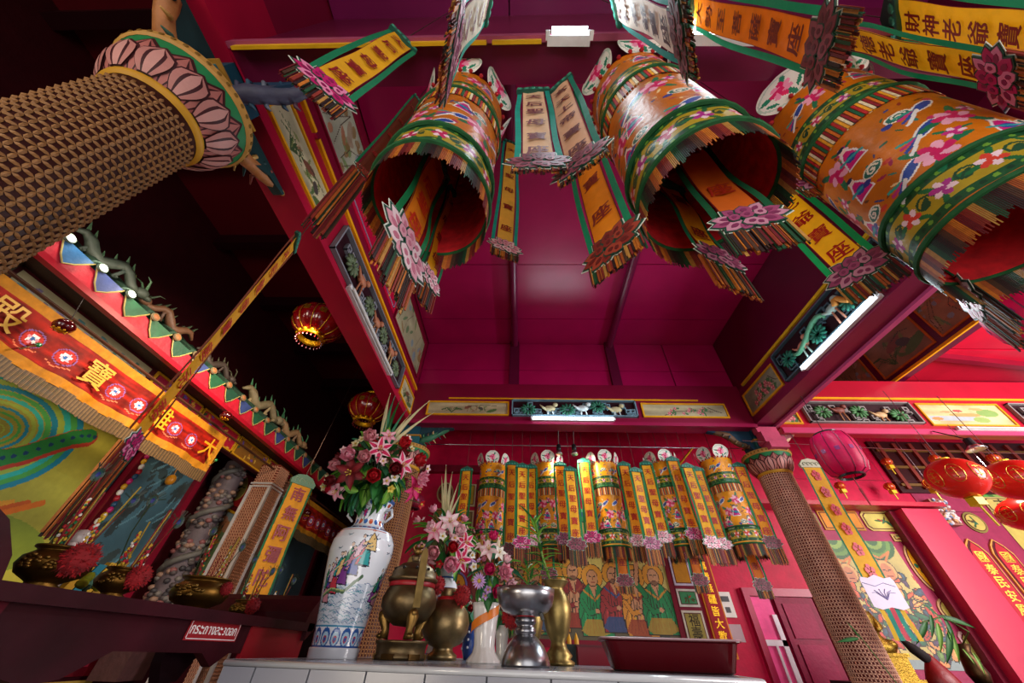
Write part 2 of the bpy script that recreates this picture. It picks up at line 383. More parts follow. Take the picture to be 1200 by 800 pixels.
def fret(F, w, h, parent, bar='#8d8a94', leaf='#2f6a48', fig=('#b98f5a', '#8a5a40', '#c9b48a'), seed=0, fish=False):
    rr = random.Random(seed)
    b = MB('#2a0612'); F.box(b, 0, w, 0, h, -.004, .004); back = build('carved_panel', b, PAINT, parent)
    b = MB(bar); t = .016; g = h/4.2
    for a in ((0, w, 0, t), (0, w, h-t, h), (0, t, 0, h), (w-t, w, 0, h)): F.box(b, *a, .004, .05)
    x = g*.5
    while x < w-g*1.3:                                     # key pattern of straight bars
        if rr.random() < .9:
            s = g*rr.uniform(.8, 1.25); y = rr.choice([h*.12, h*.5])
            for a in ((x, x+s, y, y+t), (x, x+t, y, y+s), (x, x+s*.8, y+s, y+s+t), (x+s*.8, x+s*.8+t, y+s*.35, y+s+t), (x+s*.35, x+s*.8, y+s*.35, y+s*.35+t), (x+s, x+s+t, y-s*.3, y+s*.2)):
                F.box(b, a[0], a[1], max(0, a[2]), min(h, a[3]), .006, .042)
        x += g*1.05
    build('fretwork', b, PAINT, back)
    b = MB(leaf)
    for q in range(max(3, int(w/.28))):                    # relief foliage and figures
        cx = w*(.08+.84*(q+.5)/max(3, int(w/.28)))+rr.uniform(-.04, .04); cy = h*rr.uniform(.3, .6)
        if q % 2 == 0:
            b.col(leaf)
            for k in range(11):
                a = k*.57; b.ball(F.p(cx+math.cos(a)*.075, cy+math.sin(a)*.06, .045), .05, .02, .02, 7, 4, (F.u*math.cos(a)+F.v*math.sin(a), F.v*math.cos(a)-F.u*math.sin(a), F.n))
        else:
            b.col(rr.choice(fig)); b.ball(F.p(cx, cy, .04), .09, .05, .035, 9, 6, (F.u, F.v, F.n)); b.ball(F.p(cx+.085, cy+.055, .055), .04, .034, .028, 8, 5, (F.u, F.v, F.n))
            b.tube([F.p(cx-.05, cy-.02, .05), F.p(cx-.11, cy+.02, .055), F.p(cx-.14, cy+.06, .05)], [.02, .014, .006], 6)
            b.col(rr.choice(fig)); b.tube([F.p(cx-.02, cy, .05), F.p(cx-.03, 0.02, .05)], .01, 5); b.tube([F.p(cx+.03, cy, .05), F.p(cx+.05, .02, .05)], .01, 5)
    if fish:
        b.col('#58a07c'); b.tube([F.p(w*.35+.3*math.cos(a), h*.5+.07*math.sin(a*2), .05) for a in [k*.35 for k in range(9)]], [.02+.012*math.sin(k*.39) for k in range(9)], 8)
        b.col('#d5903a'); b.tube([F.p(w*.62+.03*k, h*.45+.06*math.sin(k*1.1), .06) for k in range(7)], [.03, .035, .03, .03, .025, .02, .008], 8)
    build('relief_carving', b, STUCCO, back, smooth=True)
def moulding(F, x0, x1, y, parent, c='#eba50e', h=.018):
    b = MB(c); F.box(b, x0, x1, y, y+h, 0, .02); build('gold_moulding', b, PAINT, parent)
# back beam of the middle bay (front face Y 4.4)
b = MB('#7a0b30'); b.box(-1.65, 3.3, 4.4, 4.66, 3.66, 4.3); b.col('#8d1040').box(-1.65, 3.3, 4.37, 4.4, 3.60, 3.64).box(-1.65, 3.3, 4.385, 4.66, 3.64, 3.66)
bb = struct('trim_3', b, ENAMEL)
FB = Fr((0, 4.4, 0), X_, Z_)
moulding(FB, -1.1, 2.62, 4.02, bb)
panel(FB.off(-1.40, 3.74), 1.22, .235, bb, '#a99d7c', 'grass', 3)
fret(FB.off(-.14, 3.73), 1.82, .27, bb, '#6f8fa0', '#1f6a54', ('#d8c48c', '#c9d6da', '#c0b890'), 5)
panel(FB.off(1.76, 3.74), 1.22, .235, bb, '#a99d7c', 'flower', 4)
# back beam of the right bay
b = MB('#b0102c'); b.box(3.62, 9.2, 4.4, 4.66, 3.6, 4.42); b.col('#c43a68').box(3.62, 9.2, 4.37, 4.4, 3.52, 3.6)
rb = struct('trim_4', b, ENAMEL)
moulding(FB, 3.9, 9.1, 4.08, rb, h=.03)
panel(FB.off(3.66, 3.66), .3, .34, rb, '#b8925a', 'flower', 9, nm='painted_panel')
fret(FB.off(4.06, 3.68), 1.55, .34, rb, '#8f8a88', '#3f7a44', ('#a0673c', '#c9a878', '#7a3a2c'), 6)
panel(FB.off(5.72, 3.66), 1.15, .36, rb, '#cdbd86', 'lake', 10)
fret(FB.off(6.98, 3.68), 1.9, .34, rb, '#8f8a88', '#2f9a5c', ('#d58a2c', '#c9783a', '#d8c060'), 7, fish=True)
# left beam (inner face X -1.65)
b = MB('#a80f33'); b.box(-1.9, -1.65, -3.6, 4.5, 3.65, 4.22); b.col('#7c0c2c').box(-1.86, -1.65, -3.6, 4.5, 4.22, 5.3)
lb = struct('trim_5', b, ENAMEL)
FL = Fr((-1.65, 0, 0), Y_, Z_)
b = MB('#eba50e'); FL.box(b, .9, 4.42, 4.17, 4.205, 0, .03); build('gold_moulding', b, PAINT, lb)
b = MB('#eba50e'); FL.box(b, .45, .85, 4.17, 4.205, 0, .03); build('gold_moulding', b, PAINT, lb)
panel(FL.off(.56, 3.74), .92, .3, lb, '#b9b08c', 'grass', 21, '#e2a012')
fret(FL.off(1.58, 3.72), 2.12, .36, lb, '#7d8088', '#5a6a4a', ('#b06a48', '#8a5a3a', '#c99a68'), 22)
for _y0 in (-.95, -2.1): panel(FL.off(_y0, 3.74), .95, .3, lb, '#8f9080', 'flower', 26, '#e2a012'); panel(FL.off(_y0, 4.36), .95, .66, lb, '#8f9080', 'scene', 27, '#a8862c')
panel(FL.off(3.82, 3.74), .6, .3, lb, '#b9b08c', 'grass', 23, '#e2a012')
panel(FL.off(.5, 4.36), .8, .66, lb, '#a5a890', 'scene', 24, '#8a1030')
panel(FL.off(3.0, 4.34), 1.3, .7, lb, '#a9a482', 'scene', 25, '#8a1030')
for y0 in (1.42, 2.22):                               # red boards with a grey line and a gold emblem
    b = MB('#c00f3a'); FL.box(b, y0, y0+.74, 4.36, 5.06, 0, .012); q = build('red_board', b, ENAMEL, lb)
    b = MB('#8f8aa8')
    for a in ((.05, .69, .05, .062), (.05, .69, .64, .652), (.05, .062, .05, .65), (.678, .69, .05, .65)): FL.box(b, y0+a[0], y0+a[1], 4.36+a[2], 4.36+a[3], .012, .018)
    b.col('#b5852a')
    for k in range(6):
        a = k*1.05; b.ball(FL.p(y0+.37+.09*math.cos(a), 4.71+.13*math.sin(a), .014), .05, .06, .008, 8, 4, (FL.u, FL.v, FL.n))
    build('emblem', b, PAINT, q)
# right beam (inner face X 3.3)
b = MB('#75103a'); b.box(3.3, 3.6, -3.6, 4.5, 3.65, 4.22); b.col('#5d0a2c').box(3.3, 3.55, -3.6, 4.5, 4.22, 5.3); b.col('#b8487a').box(3.56, 3.62, -3.6, 4.5, 3.62, 3.70)
rbm = struct('trim_6', b, ENAMEL)
FR_ = Fr((3.3, 0, 0), -Y_, Z_)
b = MB('#d9ae1e'); FR_.box(b, -4.25, -1.6, 4.2, 4.235, 0, .03); build('gold_moulding', b, PAINT, rbm)
panel(FR_.off(-4.36, 3.76), .78, .34, rbm, '#8e8f78', 'flower', 31)
fret(FR_.off(-3.5, 3.74), 1.75, .4, rbm, '#47606c', '#12705c', ('#c98a70', '#2f9a8c', '#9fb8b0'), 33, fish=True)
panel(FR_.off(-1.65, 3.76), .9, .34, rbm, '#8e8f78', 'grass', 34)
# front beam over the hanging canopies, tilted a little out of line like the old timber it is
b = MB('#6a1238'); b.box(-1.9, 3.6, .28, .47, 3.68, 5.26); b.col('#a04a66').box(-1.9, 3.6, .25, .28, 3.66, 3.74)
fb = struct('trim_7', b, ENAMEL)
b = MB('#d9a81a'); b.box(at(578, 46, Y=.27).x, at(634, 46, Y=.27).x, .265, .281, at(600, 49, Y=.27).z, at(600, 44, Y=.27).z).box(-1.6, -.2, .265, .281, at(600, 49, Y=.27).z, at(600, 46, Y=.27).z); build('gold_moulding', b, PAINT, fb)
# outer beam of the right bay, with pictures above a yellow line, and the red boarded roof beyond
b = MB('#5a0a30'); b.box(5.83, 5.98, -3.6, 6, 4.47, 5.6); ob = struct('trim_8', b, ENAMEL)
FO = Fr((5.83, 0, 0), -Y_, Z_)
b = MB('#f0ac10'); FO.box(b, -6, 1, 4.45, 4.49, 0, .03); build('gold_moulding', b, PAINT, ob)
for k, (y0, y1) in enumerate(((2.72, 3.55), (3.65, 4.55), (4.66, 5.5), (1.8, 2.62))):
    panel(FO.off(-y1, 4.56), y1-y0, .58, ob, '#8a6a4a', ('scene', 'grass', 'scene', 'grass')[k], 40+k, '#b8601c', res=90)
b = MB('#c01838'); b.box(3.55, 5.83, -3.6, 4.66, 5.6, 5.66); b.box(5.98, 10.5, -3.6, 6, 5.02, 5.08); rc = struct('ceiling_right', b, ENAMEL)
for k in range(9):
    y = -2.6+k*.86
    b = MB('#d31436'); b.box(6.0, 10.4, y+.02, y+.84, 4.98, 5.02); build('ceiling_board', b, ENAMEL, rc)
for k in range(4):
    b = MB('#8a0c2a'); b.bar((6.0, 4.3-k*.9, 4.93), (10.4, 4.9-k*1.6, 4.93), .09, .12); build('rafter', b, ENAMEL, rc)
# walls
b = MB('#c80640'); b.box(-1.9, 10.5, 6.0, 6.12, 0, 5.6); wb = struct('wall_back', b, PAINT)
b = MB('#7a0c28'); b.box(-1.9, 3.6, 5.9, 6.0, 3.5, 3.62); build('picture_rail', b, PAINT, wb)
b = MB('#600a24'); b.box(-1.9, 10.5, 4.66, 6.0, 5.26, 5.32); struct('ceiling_back', b, ENAMEL)
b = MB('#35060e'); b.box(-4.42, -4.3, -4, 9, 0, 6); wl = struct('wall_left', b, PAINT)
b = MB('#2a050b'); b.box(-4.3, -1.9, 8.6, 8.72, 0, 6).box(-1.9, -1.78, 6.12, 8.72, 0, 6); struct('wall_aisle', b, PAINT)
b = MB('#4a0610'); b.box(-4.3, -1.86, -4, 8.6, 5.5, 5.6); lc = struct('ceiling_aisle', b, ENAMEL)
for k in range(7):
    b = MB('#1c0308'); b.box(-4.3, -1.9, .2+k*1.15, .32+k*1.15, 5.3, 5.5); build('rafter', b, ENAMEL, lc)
b = MB('#8a1030'); b.box(-6, 10.5, -4.1, -4.0, 4.2, 6); struct('wall_front', b, PAINT)
# pilaster and right wall
b = MB('#c41a46'); b.box(5.86, 6.40, 5.72, 6.0, 0, 2.98); b.col('#6e0a28').box(5.78, 5.86, 5.86, 6.0, 0, 2.98).box(6.40, 6.46, 5.86, 6, 0, 2.98); b.col('#b81034').box(3.7, 6.5, 5.66, 6.0, 3.0, 3.06); struct('wall_pilaster', b, ENAMEL)

# ------------------------------------------------ fluorescent fittings
def tube_light(a, bb_, label, lit=True, r=.016, body='#d8d6d8', group=None, hang=.03, power=0, out=None):
    a, bb_ = Vector(a), Vector(bb_); m = (a+bb_)/2; t = thing('fluorescent_light', m, label, 'light', group); d = (bb_-a).normalized(); o = out or Vector((0, -1, 0))
    b = MB(body); b.bar(a+o*-.012, bb_+o*-.012, .045, .045, up=o); b.obox(a+o*.01, .012, .02, .02).obox(bb_+o*.01, .012, .02, .02); build('housing', b, PAINT, t)
    b = MB('#e6f6ff' if lit else '#d0ccc8'); b.tube([a+o*.03+d*.02, bb_+o*.03-d*.02], r, 10); build('lamp_tube', b, GLOW if lit else PAINT, t)
    if power:
        l = bpy.data.lights.new('tube', 'AREA'); l.shape = 'RECTANGLE'; l.size = (bb_-a).length; l.size_y = .03; l.energy = power; l.color = (.78, .93, 1)
        ob_ = bpy.data.objects.new('tube_glow', l); COL.objects.link(ob_); ob_.parent = t
        z = -(o+Vector((0, 0, -.5))).normalized(); x = d; y = z.cross(x); ob_.matrix_basis = Matrix.Translation(o*.055) @ Matrix((x, y, z)).transposed().to_4x4()
    return t
tube_light((.15, 4.36, 3.68), (1.32, 4.36, 3.68), 'lit fluorescent tube under the carved panel of the back beam', power=40)
tube_light((-1.62, 2.0, 3.70), (-1.62, 3.35, 3.70), 'unlit white fluorescent tube along the left beam', lit=False, out=Vector((1, 0, 0)))
tube_light(at(1030, 345, X=3.26), at(942, 432, X=3.26), 'lit fluorescent tube on the right beam, seen at a slant', out=Vector((-1, 0, 0)), power=40, r=.02)
tube_light(at(642, 44, Y=.262), at(692, 44, Y=.262), 'lit fluorescent tube on the front beam between the two middle canopies', power=8)
tube_light(at(806, 43, Y=.262), at(886, 43, Y=.262), 'lit fluorescent tube on the front beam behind the white paper strip', power=6)
tube_light((5.95, 4.35, 3.6), (7.15, 4.35, 3.6), 'unlit tube lamp under the painted lake panel of the right bay', lit=False)
# ================================================================== columns
def lattice_mesh(r, z0, z1, N, tan):
    b = MB(tan); cell = 2*PI*r/N; rows = int((z1-z0)/cell)
    def P(i, j, e=0): a = 2*PI*i/N; return ((r+e)*math.cos(a), (r+e)*math.sin(a), z0+j*cell)
    for i in range(N):
        for j in range(rows):
            for (di, dj) in ((1, 0), (0, 1)):
                w = .2; n = len(b.v)
                for t, s in ((0, 0), (.3, w), (.7, w), (1, 0), (.7, -w), (.3, -w)): b.v.append(P(i+di*t+dj*s, j+dj*t+di*s, .001))
                b.v.append(P(i+di*.5, j+dj*.5, .009))
                for k in range(6): b.face(n+k, n+(k+1) % 6, n+6) if di else b.face(n+(k+1) % 6, n+k, n+6)
    return b
_LAT = {}
def column(x, y, z0, label, tan, core, capz=3.05, N=40, group=None):
    t = thing('lattice_column', (x, y, z0), label, 'column', group)
    b = MB(core); b.lathe([(.188, z0), (.188, capz)], 48, (x, y, 0)); build('shaft', b, PAINT, t, smooth=True)
    k = (tan, z0)
    if k not in _LAT: _LAT[k] = mesh_of('lattice', lattice_mesh(.189, 0, capz-.02-z0, N, tan), PAINT)
    tag(link('lattice', _LAT[k], t), kind='stuff')
    b = MB('#c8922a'); b.lathe([(.19, capz-.03), (.205, capz-.02), (.208, capz), (.2, capz+.015), (.19, capz+.02)], 40, (x, y, 0)); build('gold_ring', b, PAINT, t, smooth=True)
    rad = lambda z: .195+.095*max(0, min(1, (z-capz)/.22))**.8
    b = MB('#1f7a44'); b.lathe([(rad(capz+q*.22), capz+q*.22) for q in (0, .25, .5, .75, 1)], 40, (x, y, 0)); cap = build('capital', b, PAINT, t, smooth=True)
    b = MB('#c09048'); b.lathe([(.29, capz+.215), (.302, capz+.225), (.302, capz+.26), (.285, capz+.275), (0, capz+.275)], 40, (x, y, 0))
    for q in range(40):
        a = 2*PI*q/40; b.col('#7a5a20').ball((x+.303*math.cos(a), y+.303*math.sin(a), capz+.243), .004, .012, .012, 6, 4, (Vector((math.cos(a), math.sin(a), 0)), Vector((-math.sin(a), math.cos(a), 0)), Z_))
    build('capital_rim', b, PAINT, cap)
    def petal(a0, hw, zt, e, c1, c2, dark):
        b = MB(dark)
        def fn(u, v, s=1, ee=0):
            w = hw*s*math.sin(PI*min(.97, .12+.80*v)**1.0)**.7*(1 if v < .75 else (1-v)/.25*.9+.1); z = capz+.005+v*(zt-capz)*s
            a = a0+(u-.5)*2*w; rr_ = rad(z)+e+ee+.010*math.sin(PI*v); return (x+rr_*math.cos(a), y+rr_*math.sin(a), z)
        b.sheet(lambda u, v: fn(u, v, 1.0, -.003), 6, 7)
        n0 = len(b.f); b.sheet(lambda u, v: fn(u, v, .90, .003), 9, 7)
        for q in range(n0, len(b.f)): b.fc[q] = lin(dark if (q-n0) % 9 in (2, 6) else (c1 if (q-n0) % 9 in (3, 4, 5) else c2))
        build('lotus_petal', b, PAINT, cap)
    for q in range(12):
        a = 2*PI*(q+.5)/12; petal(a, .25, capz+.205, .002, '#b06a62', '#9a5450', '#3a1418')
    for q in range(12):
        a = 2*PI*q/12; petal(a, .27, capz+.165, .012, '#c79088', '#b57870', '#40181c')
    # block under the beam
    b = MB('#27646e'); b.box(x-.15, x+.15, y-.15, y+.15, capz+.275, capz+.42); b.col('#b08030').box(x-.17, x+.17, y-.17, y+.17, capz+.42, capz+.44); b.col('#1c4a5c').box(x-.13, x+.13, y-.13, y+.13, capz+.44, 3.66)
    build('block', b, PAINT, t)
    return t
def bracket(x, y, dx, dy, L, z1, label, cols=('#b0703a', '#3f6a58', '#c99a50', '#1c3c3e', '#8a3c2c'), seed=0, nm='carved_bracket'):
    """dragon-scroll corbel reaching from a column along the beam"""
    rr = random.Random(seed); t = thing(nm, (x, y, z1-.3), label, 'bracket'); d = Vector((dx, dy, 0)).normalized(); s = d.cross(Z_)
    P = lambda a, z, w=0: Vector((x, y, z1)) + d*a + s*w + Vector((0, 0, z))
    b = MB(cols[3]); F = Fr(P(.12, 0), d, Z_); b.prism(F, [(0, 0), (L, 0), (L, -.03), (L*.7, -.06), (L*.45, -.16), (L*.2, -.2), (.06, -.3), (0, -.3)], -.035, .035); build('corbel_board', b, PAINT, t)
    b = MB(cols[0])
    path = [P(.14+.08*k/1.0*L*1.6, -.27+.042*k+.018*math.sin(k*1.9), .02*math.sin(k)) for k in range(8)]
    b.tube(path, [.03, .045, .05, .045, .05, .04, .034, .02], 8)
    for k in range(5):
        q = path[k+1]; b.col(cols[k % 5]); b.tube([q+Vector((0, 0, .01)), q+s*.05+Vector((0, 0, .045)), q+s*.02+Vector((0, 0, .09))], [.016, .013, .004], 6); b.tube([q, q-s*.05+Vector((0, 0, -.03)), q-s*.06+d*.04+Vector((0, 0, -.07))], [.016, .013, .004], 6)
    build('scroll_dragon', b, STUCCO, t, smooth=True)
    b = MB(cols[2]); h = path[-1]; b.ball(h+d*.02, .06, .045, .045, 10, 7, (d, s, Z_)).ball(h+d*.075+Vector((0, 0, -.015)), .04, .03, .02, 8, 5, (d, s, Z_)).ball(h+d*.07+Vector((0, 0, .02)), .035, .025, .014, 8, 5, (d, s, Z_))
    b.tube([h+Vector((0, 0, .03)), h-d*.04+s*.03+Vector((0, 0, .08)), h-d*.09+s*.04+Vector((0, 0, .08))], [.012, .008, .003], 6).tube([h+Vector((0, 0, .03)), h-d*.04-s*.03+Vector((0, 0, .08)), h-d*.09-s*.04+Vector((0, 0, .08))], [.012, .008, .003], 6)
    b.col('#e8e0c8').ball(h+d*.04+s*.035+Vector((0, 0, .025)), .011).ball(h+d*.04-s*.035+Vector((0, 0, .025)), .011)
    build('dragon_head', b, STUCCO, t, smooth=True)
    return t
column(-1.78, .47, 0, 'big lattice column at the upper left with a lotus petal capital', '#94693f', '#34100a', N=36)
column(-1.62, 4.68, 0, 'lattice column standing behind the tall painted vase', '#a8764e', '#4a1a12')
PALE = column(3.42, 4.68, 0, 'pale lattice column right of the hanging cloth canopies', '#d0a088', '#5e1414')
bracket(-1.78, .47, 0, 1, .5, 3.65, 'orange scroll corbel running inward from the capital of the big lattice column', seed=1)
bracket(-1.78, .47, 0, -1, .5, 3.65, 'orange and blue scroll corbel at the top edge above the big lattice column', seed=2)
bracket(-1.78, .47, 1, 0, .45, 3.66, 'dark blue corbel under the front beam beside the big lattice column', ('#3a3a50', '#27465a', '#5a6070', '#1d3a54', '#4a2a3a'), 3)
bracket(-1.62, 4.62, 1, 0, .5, 3.66, 'green dragon corbel under the left end of the back beam', ('#2f6a4c', '#4a3a2c', '#b9a070', '#23404a', '#7a6a4a'), 4)
bracket(3.42, 4.62, -1, 0, .6, 3.66, 'brown dragon corbel left of the pale lattice column', ('#6a4a30', '#4a5a4a', '#8a7048', '#1f3f54', '#5a4030'), 5)
bracket(3.42, 4.62, 1, 0, .35, 3.6, 'cream beast corbel right of the pale lattice column', ('#d9b890', '#c9a070', '#e8cfa8', '#b06a78', '#e0b070'), 6)
b = MB('#c0486a')
for k in range(4): b.box(3.28+.02*(k % 2), 3.56-.02*(k % 2), 4.3-.03*k+.1, 4.5, 3.62-.085*(k+1), 3.62-.085*k)
build('corbel_steps', b, PAINT, PALE)
# ================================================================== hanging cloth canopies and paper strips
YEL, ORA, WHT = '#fbb814', '#e2700e', '#f3e3cf'
def stripes_fringe(F, w, L, rows, cols, seed=0, d=0, thick=.004, jag=.16, step=.0055):
    """many flat threads and tapes hanging down, as one mesh"""
    rr = random.Random(seed); b = MB()
    for q in range(rows):
        x = -w/2
        while x < w/2-.002:
            ww = rr.choice([step*.55, step*.8, step*1.8]); ww = min(ww, w/2-x); b.col(rr.choice(cols)); l = L*(1-rr.random()*jag)
            F.box(b, x+.0006, x+ww*.86, -l, 0, d+q*.009+rr.uniform(-thick, thick), d+q*.009+rr.uniform(-thick, thick)+.0015); x += ww
    return b
FCOL = ['#a8521c', '#6a0f18', '#b8843a', '#1c281c', '#4a2e1c', '#c4701c', '#8a2a1c', '#104a2a', '#2a1212']
def lotus_plaque(F, w, h, parent, tone='pink', d=0.0, res_dark='#0f4a3a'):
    """cut-out card lotus: pointed petals, dark green outlines, each petal its own piece"""
    T = {'pink': ('#e08098', '#f0b8c4', '#c04870'), 'magenta': ('#c01868', '#e88ab0', '#8a1050'), 'dark': ('#7a3040', '#94485a', '#5a2030'), 'mauve': ('#a04870', '#c888a0', '#803058'), 'pale': ('#e8a8b8', '#f6dce0', '#d07890'), 'red': ('#8a2a22', '#a8402c', '#6a1c1a')}[tone]
    pet = []
    for s in (-1, 1):
        pet += [((s*.16, -.05), (s*.55, -.12), .10), ((s*.12, .02), (s*.50, .16), .11), ((s*.06, .08), (s*.28, .5), .11), ((s*.1, -.12), (s*.40, -.42), .11), ((s*.04, -.2), (s*.16, -.5), .10)]
    pet += [((0, .1), (0, .5), .13), ((0, -.1), (0, -.42), .13), ((-.12, -.02), (-.26, .14), .10), ((.12, -.02), (.26, .14), .10), ((0, -.08), (0, .22), .11)]
    b = MB(res_dark); b2 = MB('#dfe6d8')
    def shape(a, c, wd, k=1.0):
        a = Vector((a[0]*w, a[1]*h)); c = Vector((c[0]*w, c[1]*h)); m = (a+c)/2; u = (c-a).normalized(); n = Vector((-u.y, u.x)); L = (c-a).length*k; W = wd*w*k*1.55
        return [tuple(m-u*L/2+n*W*.3), tuple(m-u*L/2-n*W*.3), tuple(m-u*L*.1-n*W*.62), tuple(m+u*L*.22-n*W*.5), tuple(m+u*L*.5), tuple(m+u*L*.22+n*W*.5), tuple(m-u*L*.1+n*W*.62)]
    for i, p in enumerate(pet): b2.prism(F, shape(*p, k=1.34), d-.003, d-.001)
    back = build('lotus_plaque', b2, CARD, parent, label=None)
    for i, p in enumerate(pet): b.prism(F, shape(*p, k=1.2), d-.001, d+.0005+.0004*i)
    build('outline', b, CARD, back)
    b = MB()
    for i, p in enumerate(pet):
        b.col(T[i % 2]); b.prism(F, shape(*p, k=.98), d+.001, d+.002+.0004*i); b.col(T[2]); b.prism(F, shape(*p, k=.42), d+.002, d+.003+.0004*i)
    build('petals', b, CARD, back)
    return back
_txtc = {}
def strip(bl, br, tp, w, text, label, cloth=YEL, ink='#8c1418', ribbon='#0f8a5c', tone='magenta', n=None, bend=0, fringe=.16, seed=0, L=None, lw=1.12, cord=True, group='long paper strips with red characters among the canopies', ztop=None):
    """a hanging strip: cloth, two side ribbons, lettering, lotus card, fringe, header, cord.
    bl/br: where its lower corners are seen; w: its real width"""
    p1, p2 = at(*bl, Z=3), at(*br, Z=3); w = w/.62; k = w*.62/(p2-p1).length; P1, P2 = CAM+(p1-CAM)*k, CAM+(p2-CAM)*k
    if ztop:
        m0 = (P1+P2)/2; q0 = at(*tp, T=1)-CAM; s0 = (ztop-CAM.z)/(q0.z/math.hypot(q0.x, q0.y)*math.hypot(m0.x, m0.y)); P1, P2 = CAM+(P1-CAM)*s0, CAM+(P2-CAM)*s0; w *= s0; fringe *= max(.5, s0)
    mid = (P1+P2)/2; u = (P2-P1).normalized(); rho = math.hypot(mid.x, mid.y); q = at(*tp, T=1)-CAM
    zt = CAM.z + q.z/math.hypot(q.x, q.y)*rho if L is None else mid.z+L
    zt = min(zt, 4.9); Lc = zt-mid.z
    return strip3(mid, u, w, Lc, text, label, cloth, ink, ribbon, tone, bend, fringe, seed, lw, cord, group)
def strip3(mid, u, w, Lc, text, label, cloth=YEL, ink='#8c1418', ribbon='#0f8a5c', tone='magenta', bend=0, fringe=.16, seed=0, lw=1.12, cord=True, group=None, ceil_z=5.2, cat='banner'):
    rr = random.Random(seed+3); F = Fr(mid, u, Z_); t = thing('paper_strip', mid - Vector((0, 0, fringe)), label, cat, group)
    wav = lambda v: (0 if seed == 77 else .006)*math.sin(v*9+seed)+bend*math.sin(v*PI)
    b = MB(cloth); b.sheet(lambda a, v: F.p((a-.5)*w*.62, v*Lc, wav(v)+.004*math.sin(a*6+seed)), 4, 22); build('cloth', b, CLOTH, t, smooth=True)
    for s in (-1, 1):
        b = MB('#7a1028'); b.sheet(lambda a, v: F.p(s*w*.31+(a-.5)*.004, v*Lc, wav(v)+.002), 1, 16); build('red_edging', b, CLOTH, t, smooth=True)
        b = MB(ribbon); b.sheet(lambda a, v: F.p(s*w*(.42+.02*math.sin(v*7+seed*s))+(a-.5)*w*.13, v*Lc, wav(v)+.007*math.sin(v*6+s)), 2, 18); build('ribbon', b, CLOTH, t, smooth=True)
    n = len(text)
    for i, ch in enumerate(text):
        v = (n-i-.5)/n*.94+.03; b = MB(ink); letter(b, ch, F, 0, v*Lc, min(w*.44, Lc/n*.74), wav(v)+.007, bold=.04); build('character', b, CARD, t)
    b = MB('#1c5a4c'); b.prism(F, [(-w*.5, Lc), (w*.5, Lc), (w*.42, Lc+w*.2), (0, Lc+w*.38), (-w*.42, Lc+w*.2)], -.012, .012); b.col('#2f8a70')
    for q in range(5): b.ball(F.p((q-2)*w*.2, Lc+w*.1, .013), w*.09, w*.07, .006, 7, 4, (F.u, F.v, F.n))
    build('header', b, CARD, t)
    lotus_plaque(F.off(0, -.03, .012), w*lw, w*lw*.62, t, tone)
    tag(build('fringe', stripes_fringe(F.off(0, -.05), w*1.05, fringe, 2, FCOL, seed), FRINGE, t), kind='stuff')
    if cord: b = MB('#3a2a20'); b.tube([F.p(0, Lc+w*.3), Vector((F.p(0, 0).x, F.p(0, 0).y, ceil_z))], .0025, 5); build('cord', b, FRINGE, t)
    return t
